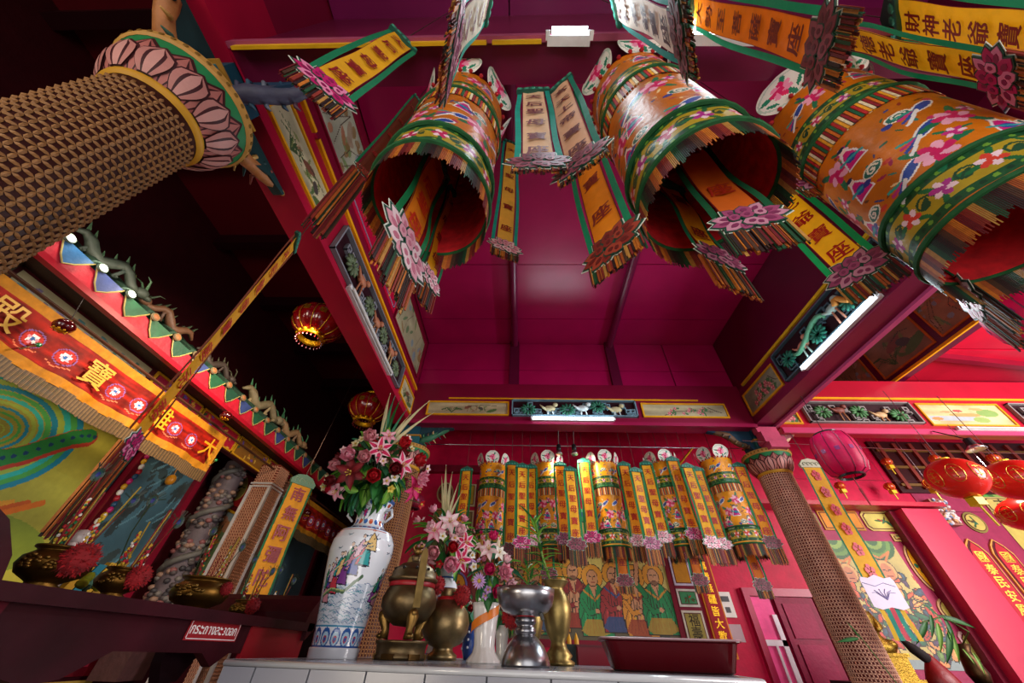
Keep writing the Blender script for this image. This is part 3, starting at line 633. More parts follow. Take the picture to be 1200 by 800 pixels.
def tube_canvas(circ, H, res, seed, bg='#c46a02', dragon=False):
    cv = Canvas(circ, H, res, bg); cv.noise(.15, 9, seed); rr = random.Random(seed); X = circ; k = 0
    def band(y0, y1):
        cv.rect(0, y0, X, y1, '#b0951c'); m = (y0+y1)/2; h = (y1-y0)/2
        n = int(X/.11)
        for q in range(n):
            x = X*(q+.5)/n; cv.flower(x, m, h*.52, rr.choice(['#c01858', '#d8402c', '#b02a8a']), '#f0d0d8', 6, q, '#1a6a38')
            cv.ell(x+X/n/2, m, h*.36, h*.16, '#184a2c', .7); cv.scroll(x+X/n/2, m, h*.5, '#184a2c', .008)
        for y in (y0, y1):
            cv.rect(0, y-.016, X, y+.016, '#145028')
            for q in range(int(X/.03)): cv.ell((q+.5)*.03, y, .008, .008, '#6a9a30' if q % 2 else '#0d3a20')
    def rainbow(y0, y1):
        n = int(X/.012); cc = ['#b01c1c', '#e8a020', '#176a3c', '#e8d8b0', '#8a1420', '#d06a18', '#1c4a4a']
        for q in range(n): cv.rect(q*.012, y0, q*.012+.0105, y1, cc[(q*5+seed) % 7])
    band(.04, .17); rainbow(H*.56, H*.66); cv.rect(0, H*.66, X, H*.70, '#186a34'); band(H*.70, H*.78)
    for q in range(int(X/.03)): cv.ell((q+.5)*.03, H*.66, .012, .012, '#9ad070')
    # embroidered figures, phoenixes and blossoms round the drum
    for q in range(150):                                     # small sprays and clouds filling the ground
        x, y = rr.random()*X, H*(.18+.36*rr.random()) if q % 3 else H*(.8+.18*rr.random()); cv.ell(x, y, rr.uniform(.008, .02), rr.uniform(.003, .007), rr.choice(['#8a2a1c', '#1a5a3c', '#28407a', '#e8c890', '#a01c50', '#6a3a0c', '#2a7a70']), rr.uniform(0, 3))
    n = max(5, int(X/.125))
    for q in range(n):
        for y in (H*.22, H*.335, H*.46, H*.88):
            x = X*(q+.3+.4*((q+int(y*10)) % 2))/n; e = (q*3+int(y*37)+seed) % 4; s = .046 if y < H*.8 else .04
            if e == 0:       # seated figure in bright robes
                cv.poly([(x-s, y-s*1.3), (x+s, y-s*1.3), (x+s*.7, y+s*.2), (x+s*.3, y+s*.9), (x-s*.3, y+s*.9), (x-s*.7, y+s*.2)], '#e8e0e0'); cv.poly([(x-s*.85, y-s*1.15), (x+s*.85, y-s*1.15), (x+s*.5, y+s*.2), (x+s*.2, y+s*.7), (x-s*.2, y+s*.7), (x-s*.5, y+s*.2)], '#d01878')
                cv.ell(x, y-s*.3, s*.5, s*.4, '#2a4a9a'); cv.ell(x, y+s*1.05, s*.34, s*.34, '#f0d8c8'); cv.ell(x, y+s*1.35, s*.38, s*.2, '#1c2a4a'); cv.line([(x-s, y), (x+s*.9, y-s*.5)], .012, '#2aa0a0')
            elif e == 1:     # blossom spray
                cv.flower(x, y, s*1.15, '#d01c60', '#f0a8c0', 7, q, '#1a7048'); cv.flower(x+s*1.6, y+s, s*.6, '#c0287a', '#f0c8d8', 6, q, '#1a7048')
            elif e == 2:     # phoenix
                cv.ell(x, y, s*1.2, s*.5, '#e8e4e0', .6); cv.ell(x, y, s*1.0, s*.36, '#28489a', .6); cv.ell(x+s*.9, y+s*.9, s*.3, s*.24, '#c02a5a')
                for j in range(4): cv.line([(x-s*.6, y-s*.4), (x-s*1.5, y-s*(.2+.4*j)), (x-s*1.9, y-s*(.1+.55*j))], .013, ['#2a9a8a', '#c02a7a', '#28489a', '#e8e4e0'][j])
            else:            # cloud and beast
                cv.ell(x, y, s*.9, s*.6, '#e8dcc8'); cv.ell(x, y, s*.75, s*.48, '#1f6a5a'); cv.scroll(x, y, s*.5, '#e8dcc8', .008); cv.ell(x-s, y-s*.5, s*.4, s*.28, '#2a3a8a'); cv.ell(x+s*.9, y-s*.6, s*.35, s*.2, '#c83c28')
    return cv
_CM = {}
def canopy(x, y, zb, H, r, label, seed, res=270, group=None, ceil_z=3.7, tilt=(0, 0), fl=.13, rough=False):
    """cylindrical embroidered cloth canopy open at the bottom with lappets on its crown"""
    t = thing('cloth_canopy', (x, y, zb-fl), label, 'canopy', group); t.rotation_euler = (tilt[0], tilt[1], 0)
    k = (H, r, seed, res, fl)
    if k not in _CM:
        parts = []
        cv = tube_canvas(2*PI*r, H, res, seed, '#e8960a' if seed > 10 else '#c46a02')
        fn = lambda U, V: (lambda a, q: (q*np.cos(a), q*np.sin(a), fl+V*H))(2*PI*U-PI/2, r*(1+.012*np.sin(2*PI*U*9)*(1-V)+.03*np.clip(V-.66, 0, 1)))
        parts.append(('drum_cloth', canvas_mesh('drum_cloth', cv, fn, SATIN, smooth=True), None))
        b = MB('#d01420'); b.lathe([(r*.97, fl), (r*.965, fl+H*.5), (r*.96, fl+H*.98), (0, fl+H)], 36); parts.append(('red_lining', mesh_of('red_lining', b, VELVET, smooth=True), None))
        for (z, rr_) in ((fl+.002, r), (fl+H*.66, r*1.01), (fl+.19, r)):
            b = MB('#16582a'); b.tube([(rr_*1.02*math.cos(a), rr_*1.02*math.sin(a), z) for a in [q*2*PI/36 for q in range(37)]], .011, 7, caps=False); parts.append(('braid', mesh_of('braid', b, VELVET), None))
        b = MB(); rr = random.Random(seed)
        for q in range(int(2*PI*r/.0045)):                       # thread fringe under the rim
            a = 2*PI*q*.0045/(2*PI*r); b.col(FCOL[(q//4*5+seed) % 9]); l = fl*(.72+.25*rr.random()); c_, s_ = math.cos(a), math.sin(a); ax = (Vector((-s_, c_, 0)), Vector((c_, s_, 0)), Z_)
            b.obox((c_*r*1.01, s_*r*1.01, fl-l/2+.005), .0016, .001, l/2, ax)
        parts.append(('fringe', mesh_of('fringe', b, FRINGE), 'stuff'))
        b = MB()
        for q in range(int(2*PI*r/.013)):                        # coloured tapes under the neck band
            a = 2*PI*q*.013/(2*PI*r); b.col(['#b01c1c', '#e8a020', '#e8d8b0', '#8a1420', '#d06a18', '#17603a'][q % 6]); c_, s_ = math.cos(a), math.sin(a)
            b.obox((c_*r*1.025, s_*r*1.025, fl+H*.61), .0052, .0012, H*.05, (Vector((-s_, c_, 0)), Vector((c_, s_, 0)), Z_))
        parts.append(('tape_valance', mesh_of('tape_valance', b, FRINGE), 'stuff'))
        b = MB('#6a1010'); b.lathe([(r*1.02, fl+H), (r*.8, fl+H+.03), (0, fl+H+.045)], 28); parts.append(('crown', mesh_of('crown', b, VELVET), None))
        lp = Canvas(r*.9, r*.8, 150, '#e9e2d8'); m = r*.45; lp.flower(m, r*.36, r*.2, '#d81860', '#f090b0', 7, .3, '#1a8060'); lp.ell(m, r*.36, r*.445, r*.39, '#b8c8b8', ring=.9)
        for s_ in (-1, 1): lp.ell(m+s_*r*.26, r*.2, r*.1, r*.04, '#1a8060', s_*.8)
        W = r*1.08; HH = r*.9
        def fl_(U, V):
            px = (U-.5)*W*np.sqrt(np.clip(1-(V*2-1)**2*.98, 0, 1)) if False else (U-.5)*W*np.clip(np.sin(PI*(.16+.8*V)), 0, 1)**.6
            return (px, -r*1.0-.04*np.sin(V*2), fl+H-.02+V*HH)
        lob = canvas_mesh('crown_lobe', lp, fl_, CARD)
        b = MB('#a01420'); b.ball((0, 0, 0), .013, n=6, m=4); pom = mesh_of('pompom', b, VELVET)
        for q in range(24): a = 2*PI*q/24; parts.append(('pompom', pom, Matrix.Translation((r*1.05*math.cos(a), r*1.05*math.sin(a), fl+H-.01))))
        b = MB('#3a2a20'); b.tube([(0, 0, fl+H), (0, 0, fl+H+.1)], .004, 5)
        _CM[k] = (parts, lob)
    parts, lob = _CM[k]; par = {}
    for nm, me, kd in parts:
        o = link(nm, me, par['crown'] if nm == 'pompom' else t, kd if nm == 'pompom' else None); par[nm] = o
        if kd == 'stuff': o['kind'] = kd
    for q in range(6): link('crown_lobe', lob, t, Matrix.Rotation(q*PI/3, 4, 'Z'))
    b = MB('#3a2a20'); b.tube([(0, 0, fl+H), (0, 0, max(fl+H+.05, ceil_z-(zb-fl)))], .004, 5); link('cord', mesh_of('cord', b, FRINGE), t)
    return t
g = 'big embroidered cloth canopies hanging over the altar'
canopy(-.345, .60, 2.44, 1.12, .215, 'orange embroidered canopy on the left, seen from below with dark red lining', 1, group=g)
canopy(.62, .53, 2.36, 1.20, .215, 'orange embroidered canopy in the middle with gold and green rim band', 2, group=g)
canopy(1.66, .62, 2.30, 1.16, .24, 'embroidered yellow canopy at the upper right, lit from the side', 6, group=g, tilt=(0, 0))
T6 = '天后聖母寶座'
strip((367, 85), (402, 115), (470, 43), .17, T6, 'yellow strip with magenta lotus card slanting away left of the left canopy', tone='magenta', fringe=.2, seed=1, ztop=3.6)
strip((536, 14), (524, 84), (572, 2), .17, T6, 'pale strip seen nearly edge on above the left canopy', cloth='#e9dcc0', ribbon='#0fae98', tone='mauve', seed=2, ztop=3.6)
strip((612, 189), (650, 188), (628, 107), .17, T6, 'white to orange strip facing the eye between the left and middle canopies', cloth='#ecc39a', ink='#7a3440', ribbon='#0a9a88', tone='dark', fringe=.1, seed=3, ztop=3.55)
strip((664, 199), (697, 175), (657, 101), .17, '玄天上帝寶座', 'white to orange strip turned sideways, left of the middle canopy', cloth='#e8b690', ink='#6a2a30', ribbon='#0a7a64', tone='dark', fringe=.1, seed=4, ztop=3.55)
strip((582, 283), (601, 290), (590, 168), .15, T6, 'narrow yellow strip right of the left canopy, ending in a pale lotus', ribbon='#0aa08a', tone='pale', cloth='#f0b440', fringe=.14, seed=5, ztop=4.3)
strip((700, 297), (733, 268), (668, 120), .165, '釋迦文佛寶座', 'orange strip with brown lotus hanging left of the middle canopy mouth', cloth='#f28a10', tone='red', fringe=.15, seed=6, ztop=3.9)
strip((800, 65), (792, 10), (722, 6), .19, '財神老爺寶座', 'white strip above the middle canopy with its lotus card seen edge on', cloth='#f0dccb', ink='#5a1a2a', ribbon='#0a8f86', tone='dark', fringe=.14, seed=7, ztop=3.6)
strip((951, 77), (965, 23), (812, 12), .19, '大勢至菩薩寶座', 'orange strip at the top between the middle and right canopies', cloth='#ee7a10', ink='#7a1410', tone='dark', fringe=.2, seed=8, ztop=3.6)
strip((1243, 82), (1255, 18), (1055, 22), .20, '財神老爺寶座', 'yellow strip in the top right corner', seed=9, fringe=.15)
strip((1166, 104), (1162, 66), (985, 40), .17, '福德老爺寶座', 'narrow yellow strip below the one in the top right corner', tone='magenta', seed=10, ztop=3.6)
strip((982, 321), (1018, 298), (893, 200), .165, '五路老爺寶座', 'bright yellow strip with broad green ribbons between the middle and right canopies', ink='#b81410', ribbon='#0c9a50', tone='mauve', fringe=.2, seed=11, ztop=3.5)
strip((466, 262), (484, 300), (514, 190), .15, '天后聖母', 'orange strip hanging down through the mouth of the left canopy', cloth='#f28a10', ink='#d8301a', ribbon='#0c8a50', tone='pale', fringe=.25, seed=12, lw=1.3, ztop=2.8)
strip((497, 312), (508, 330), (530, 230), .12, '天后聖母', 'small strip with a pale lotus under the rim of the left canopy', tone='pale', fringe=.2, seed=13, ztop=2.95)
strip((848, 258), (892, 248), (790, 165), .16, '寶座', 'orange strip hanging through the mouth of the middle canopy', cloth='#d8640c', ink='#a0200c', ribbon='#0a5a34', tone='mauve', fringe=.22, seed=14, ztop=2.8)
strip((822, 292), (850, 303), (790, 215), .13, '寶座', 'short strip with pink lotus at the fringe of the middle canopy', tone='mauve', fringe=.22, seed=15, ztop=2.75)
strip((938, 213), (976, 206), (885, 130), .15, '觀音寶座', 'orange strip in shade just left of the right canopy', cloth='#d2600e', tone='mauve', ribbon='#0c7a44', fringe=.12, seed=16)
strip((1008, 237), (1052, 229), (940, 145), .15, '觀音寶座', 'orange strip in shade below the right canopy rim', cloth='#d2600e', tone='mauve', ribbon='#0c7a44', fringe=.14, seed=17)
strip((420, 192), (430, 204), (488, 118), .16, '天后寶座', 'dark strip turned edge on with long brown fringe left of the left canopy mouth', cloth='#6a2a14', tone='red', fringe=.9, seed=18, lw=.9, ztop=3.6)
strip((1132, 352), (1128, 330), (1040, 240), .14, T6, 'strip seen edge on along the right beam, ending in a pale blue lotus card', cloth='#e8a020', tone='pale', fringe=.2, seed=19)
# ================================================================== row of smaller canopies and strips before the back wall
g2 = 'small embroidered cloth canopies in a row before the back wall'
for k, (px, lab) in enumerate(((578, 'first small canopy from the left in the row before the back wall'), (641, 'second small canopy from the left, behind the bamboo sprig'), (706, 'third small canopy from the left in the row, above the monk mural'), (775, 'fourth small canopy, above the right end of the monk mural'), (835, 'rightmost and largest looking small canopy, next to the lattice column'))):
    p = at(px, 545, Y=5.0); y = 5.0 if k < 4 else 4.9
    canopy(p.x, y, 2.16+.02*k, 1.08, .185 if k < 4 else .20, lab, 11 if k % 2 else 12, res=120, group=g2, ceil_z=5.26, fl=.16)
ST = [(547, 552, 628, T6), (600, 545, 640, None), (612, 548, 632, T6), (622, 549, 630, T6), (656, 546, 628, T6), (668, 552, 634, T6), (684, 542, 626, T6), (731, 546, 630, T6), (745, 553, 633, T6), (757, 545, 626, T6), (788, 540, 622, T6), (806, 548, 632, T6), (817, 552, 634, T6), (866, 547, 632, T6)]
LS = ['narrow strip at the left end of the row before the back wall', 'strip just right of the first small canopy', 'strip with a teal header, second right of the first small canopy', 'strip with a teal header, just left of the second small canopy', 'broad strip right of the second small canopy', 'strip with bright teal header before the monk mural', 'strip just left of the third small canopy', 'strip just right of the third small canopy', 'strip with grey green header, midway between the third and fourth small canopy', 'pale lotus strip just left of the fourth small canopy', 'strip hanging over the right side of the fourth small canopy', 'left one of the twin strips with pale lotus cards', 'right one of the twin strips with pale lotus cards', 'outermost strip at the right, next to the lattice column']
for k, (px, y0, y1, tx) in enumerate(ST):
    yy = 4.86 - .12*(k % 3); a = at(px, y0, Y=yy); rho = math.hypot(a.x, a.y); c = at(px + (px-605)*.22*(y1-y0)/100*1.9*.8, y1, Y=yy)
    dd = at(px+(px-612)*(y1-y0)/560, y1, Y=yy)
    strip3(Vector((a.x, yy, dd.z)), Vector((1, .12*((k % 3)-1), 0)), .19, a.z-dd.z, tx or T6, LS[k], cloth=['#fbb418', '#f5a410', '#ffc024'][k % 3], ink='#b01410', tone=['mauve', 'dark', 'magenta', 'pale'][(k*5) % 4] if k not in (9, 11, 12) else 'pale', fringe=.22, seed=30+k, ceil_z=5.26, ribbon=['#0c7a3c', '#0f8a4c'][k % 2], group='paper strips in the row before the back wall')
for k, (px, y0, y1) in enumerate(((643, 640, 668), (722, 640, 676), (800, 636, 675), (858, 645, 682))):
    a = at(px, y1, Y=5.0); b_ = at(px, y0, Y=5.0)
    strip3(Vector((at(px-3, 600, Y=5.0).x, 5.0 if k < 3 else 4.9, a.z)), X_, .17, b_.z-a.z+.25, '寶座', ['short strip hanging out of the second small canopy', 'short strip hanging out of the third small canopy', 'short strip hanging out of the fourth small canopy', 'short strip hanging out of the rightmost small canopy'][k], cloth='#e07a10', tone='dark', fringe=.12, seed=60+k, ceil_z=3.3, group='short strips inside the small canopies')
# rail they hang from
b = MB('#8f8a94'); b.tube([(-1.5, 4.95, 3.55), (3.3, 4.95, 3.55)], .006, 6); tag(build('hanging_wire', b, STEEL, None), 'thin steel wire above the row of small canopies', 'wire')
def spot(t, o, d, e, c=(1, .9, .74), ang=130):
    l = bpy.data.lights.new('spot', 'SPOT'); l.energy = e; l.color = c; l.spot_size = R(ang); l.spot_blend = .7; l.shadow_soft_size = .04
    q = bpy.data.objects.new('spot_beam', l); COL.objects.link(q); q.parent = t; q.matrix_basis = Matrix.Translation(o) @ d.to_track_quat('-Z', 'Y').to_matrix().to_4x4()
for k, px in enumerate((655, 673)):
    p = at(px, 528, Y=4.72); t = thing('spotlight', p, ['small black and chrome lamp above the second small canopy', 'small black and chrome lamp left of the third small canopy'][k], 'lamp')
    b = MB('#15151a'); b.lathe([(.0, .1), (.03, .09), (.035, .02), (.03, 0), (0, 0)], 14, p); build('housing', b, PLASTIC, t, smooth=True)
    b = MB('#c8ccd0'); b.lathe([(.03, 0), (.05, -.05), (.045, -.06), (.0, -.05)], 14, p); build('reflector', b, STEEL, t, smooth=True)
    b = MB('#202024'); b.tube([p+Vector((0, 0, .09)), Vector((p.x, p.y-.12, 3.67))], .006, 5); build('arm', b, PLASTIC, t); spot(t, Vector((0, .02, -.06)), Vector((.1+.9*k, 1.0, -1.2)), 34)
b = MB('#e8b020'); b.bar(at(812, 524, Y=5.97), at(793, 548, Y=5.5), .035, .02); tag(build('yellow_rod', b, PAINT, None), 'yellow rod slanting above the twin strips', 'rod')
# ------------------------------------------------ back wall: monk mural and its painted surround
def disc_pts(x, y, rx, ry, n=20): return [(x+rx*math.cos(2*PI*k/n), y+ry*math.sin(2*PI*k/n)) for k in range(n)]
def monk(cv, x, y, s, robe, halo='#d9962a', skin='#c99068', sash='#c88a2a', arm=None, seed=0):
    dk = '#2a1c14'; rr = random.Random(seed)
    body = [(x-s*.42, y), (x-s*.5, y+s*.5), (x-s*.42, y+s*.95), (x-s*.16, y+s*1.2), (x+s*.16, y+s*1.2), (x+s*.42, y+s*.95), (x+s*.5, y+s*.45), (x+s*.46, y)]
    cv.ell(x, y+s*1.42, s*.34, s*.34, dk); cv.ell(x, y+s*1.42, s*.32, s*.32, halo)
    cv.poly([(a+(a-x)*.06, b+(b-y-s*.6)*.04) for a, b in body], dk); cv.poly(body, robe)
    if seed % 3 == 2: cv.ell(x, y+s*.62, s*.24, s*.3, dk); cv.ell(x, y+s*.62, s*.22, s*.28, skin)
    cv.poly([(x-s*.12, y+s*1.18), (x+s*.12, y+s*1.18), (x+s*.02, y+s*.86)], skin)
    cv.line([(x-s*.3, y+s*1.05), (x+s*.02, y+s*.82), (x+s*.3, y+s*1.05)], s*.05, sash)
    for k in range(9):
        a = x-s*.45+s*.11*k; cv.line([(a, y+s*.05), (a+s*.1*math.sin(k), y+s*.35), (x+(a-x)*.6, y+s*(.7+.2*(k % 3)))], s*.022, dk, .7)
    lt = [min(1, c*1.35+.05) for c in srgb(robe)]
    for k in range(5): a = x-s*.35+s*.17*k; cv.line([(a, y+s*.1), (a+s*.05, y+s*.5)], s*.03, lt, .7)
    cv.poly([(x-s*.46, y+s*.1), (x-s*.3, y+s*.36), (x+s*.3, y+s*.36), (x+s*.48, y+s*.1), (x+s*.2, y), (x-s*.3, y)], sash, .8)
    cv.line([(x-s*.4, y+s*.8), (x-s*.2, y+s*.5), (x+s*.06, y+s*.56)], s*.14, dk); cv.line([(x-s*.4, y+s*.8), (x-s*.2, y+s*.5), (x+s*.03, y+s*.56)], s*.11, robe); cv.ell(x+s*.06, y+s*.56, s*.07, s*.055, skin)
    if arm:
        cv.line([(x+arm*s*.34, y+s*.9), (x+arm*s*.56, y+s*1.2), (x+arm*s*.46, y+s*1.68)], s*.17, dk); cv.line([(x+arm*s*.34, y+s*.9), (x+arm*s*.56, y+s*1.2)], s*.14, robe); cv.line([(x+arm*s*.56, y+s*1.2), (x+arm*s*.46, y+s*1.66)], s*.11, skin); cv.ell(x+arm*s*.46, y+s*1.72, s*.08, s*.1, skin)
    cv.ell(x, y+s*1.38, s*.185, s*.23, dk); cv.ell(x, y+s*1.38, s*.165, s*.21, skin)
    cv.line([(x-s*.1, y+s*1.43), (x-s*.03, y+s*1.42)], s*.03, dk); cv.line([(x+s*.03, y+s*1.42), (x+s*.1, y+s*1.43)], s*.03, dk)
    cv.line([(x, y+s*1.41), (x+s*.015, y+s*1.34)], s*.02, '#7a4a34'); cv.line([(x-s*.05, y+s*1.27), (x+s*.05, y+s*1.27)], s*.025, '#8a2a20')
    cv.ell(x, y+s*1.22, s*.12, s*.07, '#3a2418', a=.5 if seed % 2 else 0)
cv = Canvas(2.82, 1.62, 88, '#cdbf6c'); cv.noise(.12, 8, 3)
for k in range(60): cv.line([(.05*k, 0), (.05*k+.01, 1.62)], .006, '#8f8440', .35)
for k in range(6):
    x = .2+.5*k; cv.ell(x, 1.62, .27, .2, '#14503a'); cv.ell(x, 1.62, .25, .18, '#2c9a5c'); cv.ell(x, 1.64, .2, .14, '#1a6a8a'); cv.ell(x, 1.66, .14, .09, '#5ac08a')
cv.poly([(0, 0), (2.82, 0), (2.82, .12), (2.5, .2), (2.2, .1), (1.8, .18), (1.2, .1), (.7, .2), (.3, .12), (0, .18)], '#5a5038'); cv.poly([(2.3, 0), (2.7, 0), (2.62, .25), (2.45, .32)], '#3a3a34')
MK = [(.16, .1, '#7a2418', None), (.40, .06, '#1a6a3c', None), (.66, .10, '#8a2a2c', None), (.90, .05, '#1a8048', None), (1.16, .08, '#c8862a', 1), (1.46, .12, '#8a1c24', 1), (1.74, .05, '#14854a', None), (2.04, .09, '#9a2a2c', None), (2.34, .06, '#d8902a', -1), (2.62, .08, '#18854a', -1)]
for k, (x, y, c_, arm) in enumerate(MK): monk(cv, x, y, .46, c_, arm=arm, seed=k, sash=['#c88a2a', '#24508a', '#9a3a20'][k % 3])
FW = Fr((0, 6.0, 0), X_, Z_)
x0 = -.70
b = MB('#7a0c28'); FW.box(b, x0-.06, x0+2.88, 1.26, 1.34, 0, .03); FW.box(b, x0-.06, x0, 1.3, 3.4, 0, .03); FW.box(b, x0+2.82, x0+2.88, 1.3, 3.4, 0, .03)
q = struct('mural_surround', b, PAINT, wb); picture('monk_mural', cv, FW.off(x0, 1.34), q, d=.008)
# scalloped boards under the mural
for k in range(4):
    xa = -.55+.74*k; b = MB('#a31838'); b.prism(FW, [(xa, .95), (xa+.66, .95), (xa+.66, 1.1), (xa+.58, 1.2), (xa+.08, 1.2), (xa, 1.1)], .02, .04); o = build('dado_board', b, PAINT, wb)
    b = MB('#e2d6c6'); b.prism(FW, [(xa+.04, .95), (xa+.62, .95), (xa+.62, 1.08), (xa+.55, 1.16), (xa+.11, 1.16), (xa+.04, 1.08)], .04, .045); b.col('#c9a05a' if k % 2 else '#2f7a5a').prism(FW, [(xa+.08, .95), (xa+.58, .95), (xa+.58, 1.06), (xa+.53, 1.12), (xa+.13, 1.12), (xa+.08, 1.06)], .045, .05); build('painted_field', b, PAINT, o)
def plaque(x, y, w, h, shape, fr, fld, seed, parent=None, res=60, txt=None, ink='#3a3020'):
    parent = parent or wb
    pts = {'oval': disc_pts(x+w/2, y+h/2, w/2, h/2), 'rect': [(x, y), (x+w, y), (x+w, y+h), (x, y+h)], 'dia': [(x, y+h/2), (x+w/2, y), (x+w, y+h/2), (x+w/2, y+h)],
           'arch': [(x, y), (x+w, y)]+[(x+w/2+w/2*math.cos(a*PI/8), y+h-w/2+w/2*math.sin(a*PI/8)) for a in range(9)], 'rnd': [(x, y+.05), (x+.05, y), (x+w-.05, y), (x+w, y+.05), (x+w, y+h-.05), (x+w-.05, y+h), (x+.05, y+h), (x, y+h-.05)]}[shape]
    b = MB(fr); b.prism(FW, pts, .012, .03); o = build('plaque', b, PAINT, parent)
    cx, cy = x+w/2, y+h/2; sh = lambda k: [(cx+(a-cx)*(1-k/w), cy+(c_-cy)*(1-k/h)) for a, c_ in pts]
    b = MB('#5a1020'); b.prism(FW, sh(.05), .03, .034); b.col(fld).prism(FW, sh(.07), .034, .037); f = build('painted_field', b, PAINT, o)
    rr = random.Random(seed); b = MB(ink)
    if txt:
        for i, ch in enumerate(txt): letter(b, ch, FW, cx, y+h*(.9-.8*(i+.5)/len(txt)), min(w*.55, h*.8/len(txt)), .039); 
        tag(build('calligraphy', b, GILT if ink == GOLD else PAINT, f), kind='stuff')
    else:
        for i in range(9):
            a = rr.uniform(0, 6.28); q = rr.random()*.5; b.col(rr.choice(['#3a5a2c', '#a8402c', '#5a4a2a', '#2f6a4a'])); b.ball(FW.p(cx+math.cos(a)*q*w*.55, cy+math.sin(a)*q*h*.55, .0375), w*.1, h*.05, .002, 7, 4, (FW.u*math.cos(a)+FW.v*math.sin(a), FW.v*math.cos(a)-FW.u*math.sin(a), FW.n))
        tag(build('brushwork', b, PAINT, f), kind='stuff')
b = MB('#7d1030'); FW.box(b, 2.19, 2.52, 1.2, 3.4, .0, .012); struct('plaque_column', b, PAINT, wb)
plaque(2.2, 1.34, .28, .34, 'rect', '#d8d0c0', '#a8984a', 1, txt='福壽'); plaque(2.2, 1.72, .28, .2, 'rect', '#d8d4cc', '#3f8a5a', 2); plaque(2.2, 1.96, .27, .85, 'arch', '#cfc8e0', '#c98a1c', 3)
for k in range(5):
    zz = 1.28+.42*k; plaque(-1.06, zz, .3, .36, ['rect', 'oval', 'rect', 'rect', 'rect'][k], '#cdbf9a' if k != 1 else '#7a6ab0', ['#8d6a24', '#c98a1c', '#a8904a', '#8a7a4a', '#c9a83a'][k], 10+k)
    plaque(-1.42, zz+.04, .28, .34, ['rect', 'rect', 'oval', 'rect', 'oval'][k], '#b8a070', ['#7a5a2a', '#c07a1c', '#7a8a4a', '#a8843a', '#8a3a2a'][k], 20+k)
# vertical inscription board
t = thing('inscription_board', (2.68, 5.97, 1.2), 'tall narrow red board with gold edge and a column of gold characters', 'sign'); tx = '三通諸佛法會同慶萬壽無疆皆大歡喜'
b = MB('#e08a20'); FW.box(b, 2.54, 2.78, 1.2, 3.35, .012, .04); b.col('#a81420'); FW.box(b, 2.56, 2.76, 1.22, 3.33, .04, .05); build('board', b, PAINT, t)
for i, ch in enumerate(tx): b = MB('#f2b82a'); letter(b, ch, FW, 2.66, 3.24-.13*i, .105, .053, bold=.04); build('character', b, GILT, t)
# wall socket
p = at(851, 708, Y=5.98); t = thing('wall_socket', p, 'white wall socket with a dark switch beside the narrow gold lettered board', 'socket')
b = MB('#e8e2dc'); FW.off(p.x, p.z).box(b, -.09, .09, -.14, .14, .0, .03); build('plate', b, PLASTIC, t)
b = MB('#2a2830'); FW.off(p.x, p.z).box(b, -.05, .05, .03, .09, .03, .04); FW.off(p.x, p.z).box(b, -.03, .03, -.09, -.03, .03, .036); build('switch', b, PLASTIC, t)
b = MB('#b89aa4'); FW.off(p.x+.03, p.z-.3).box(b, -.08, .08, -.09, .09, .0, .006); tag(build('paper_note', b, CARD, None), 'small faded paper note under the wall socket', 'paper')
# door with panelled shutter leaf at the lower right
b = MB('#b01246'); FW.box(b, 3.1, 3.18, .0, 1.86, 0.001, .07); FW.box(b, 3.1, 4.12, 1.86, 1.95, 0.001, .07); FW.box(b, 4.04, 4.12, 0, 1.86, 0.001, .07); FW.box(b, 3.18, 3.6, 0, 1.86, .001, .01); d1 = struct('door_1', b, ENAMEL)
b = MB('#ff5aa0'); FW.box(b, 3.19, 3.46, 0, 1.85, .012, .02); build('lit_room_panel', b, PAINT, d1)  # flat pink panel, the glow of the sunlit room is put into its colour
b = MB('#f2e8f4'); FW.box(b, 3.40, 3.46, 0, 1.66, .03, .05); FW.box(b, 3.19, 3.46, 1.34, 1.4, .03, .05); FW.box(b, 3.30, 3.33, 0, 1.34, .03, .05); build('grille', b, PAINT, d1)
b = MB('#8e0e3e'); FW.box(b, 3.5, 4.02, .0, 1.85, .03, .06); leaf_ = build('shutter_leaf', b, PAINT, d1)
for z0, z1 in ((.1, .9), (.98, 1.36), (1.42, 1.78)): b = MB('#9e1248'); FW.box(b, 3.58, 3.94, z0, z1, .06, .075); build('raised_panel', b, PAINT, leaf_)
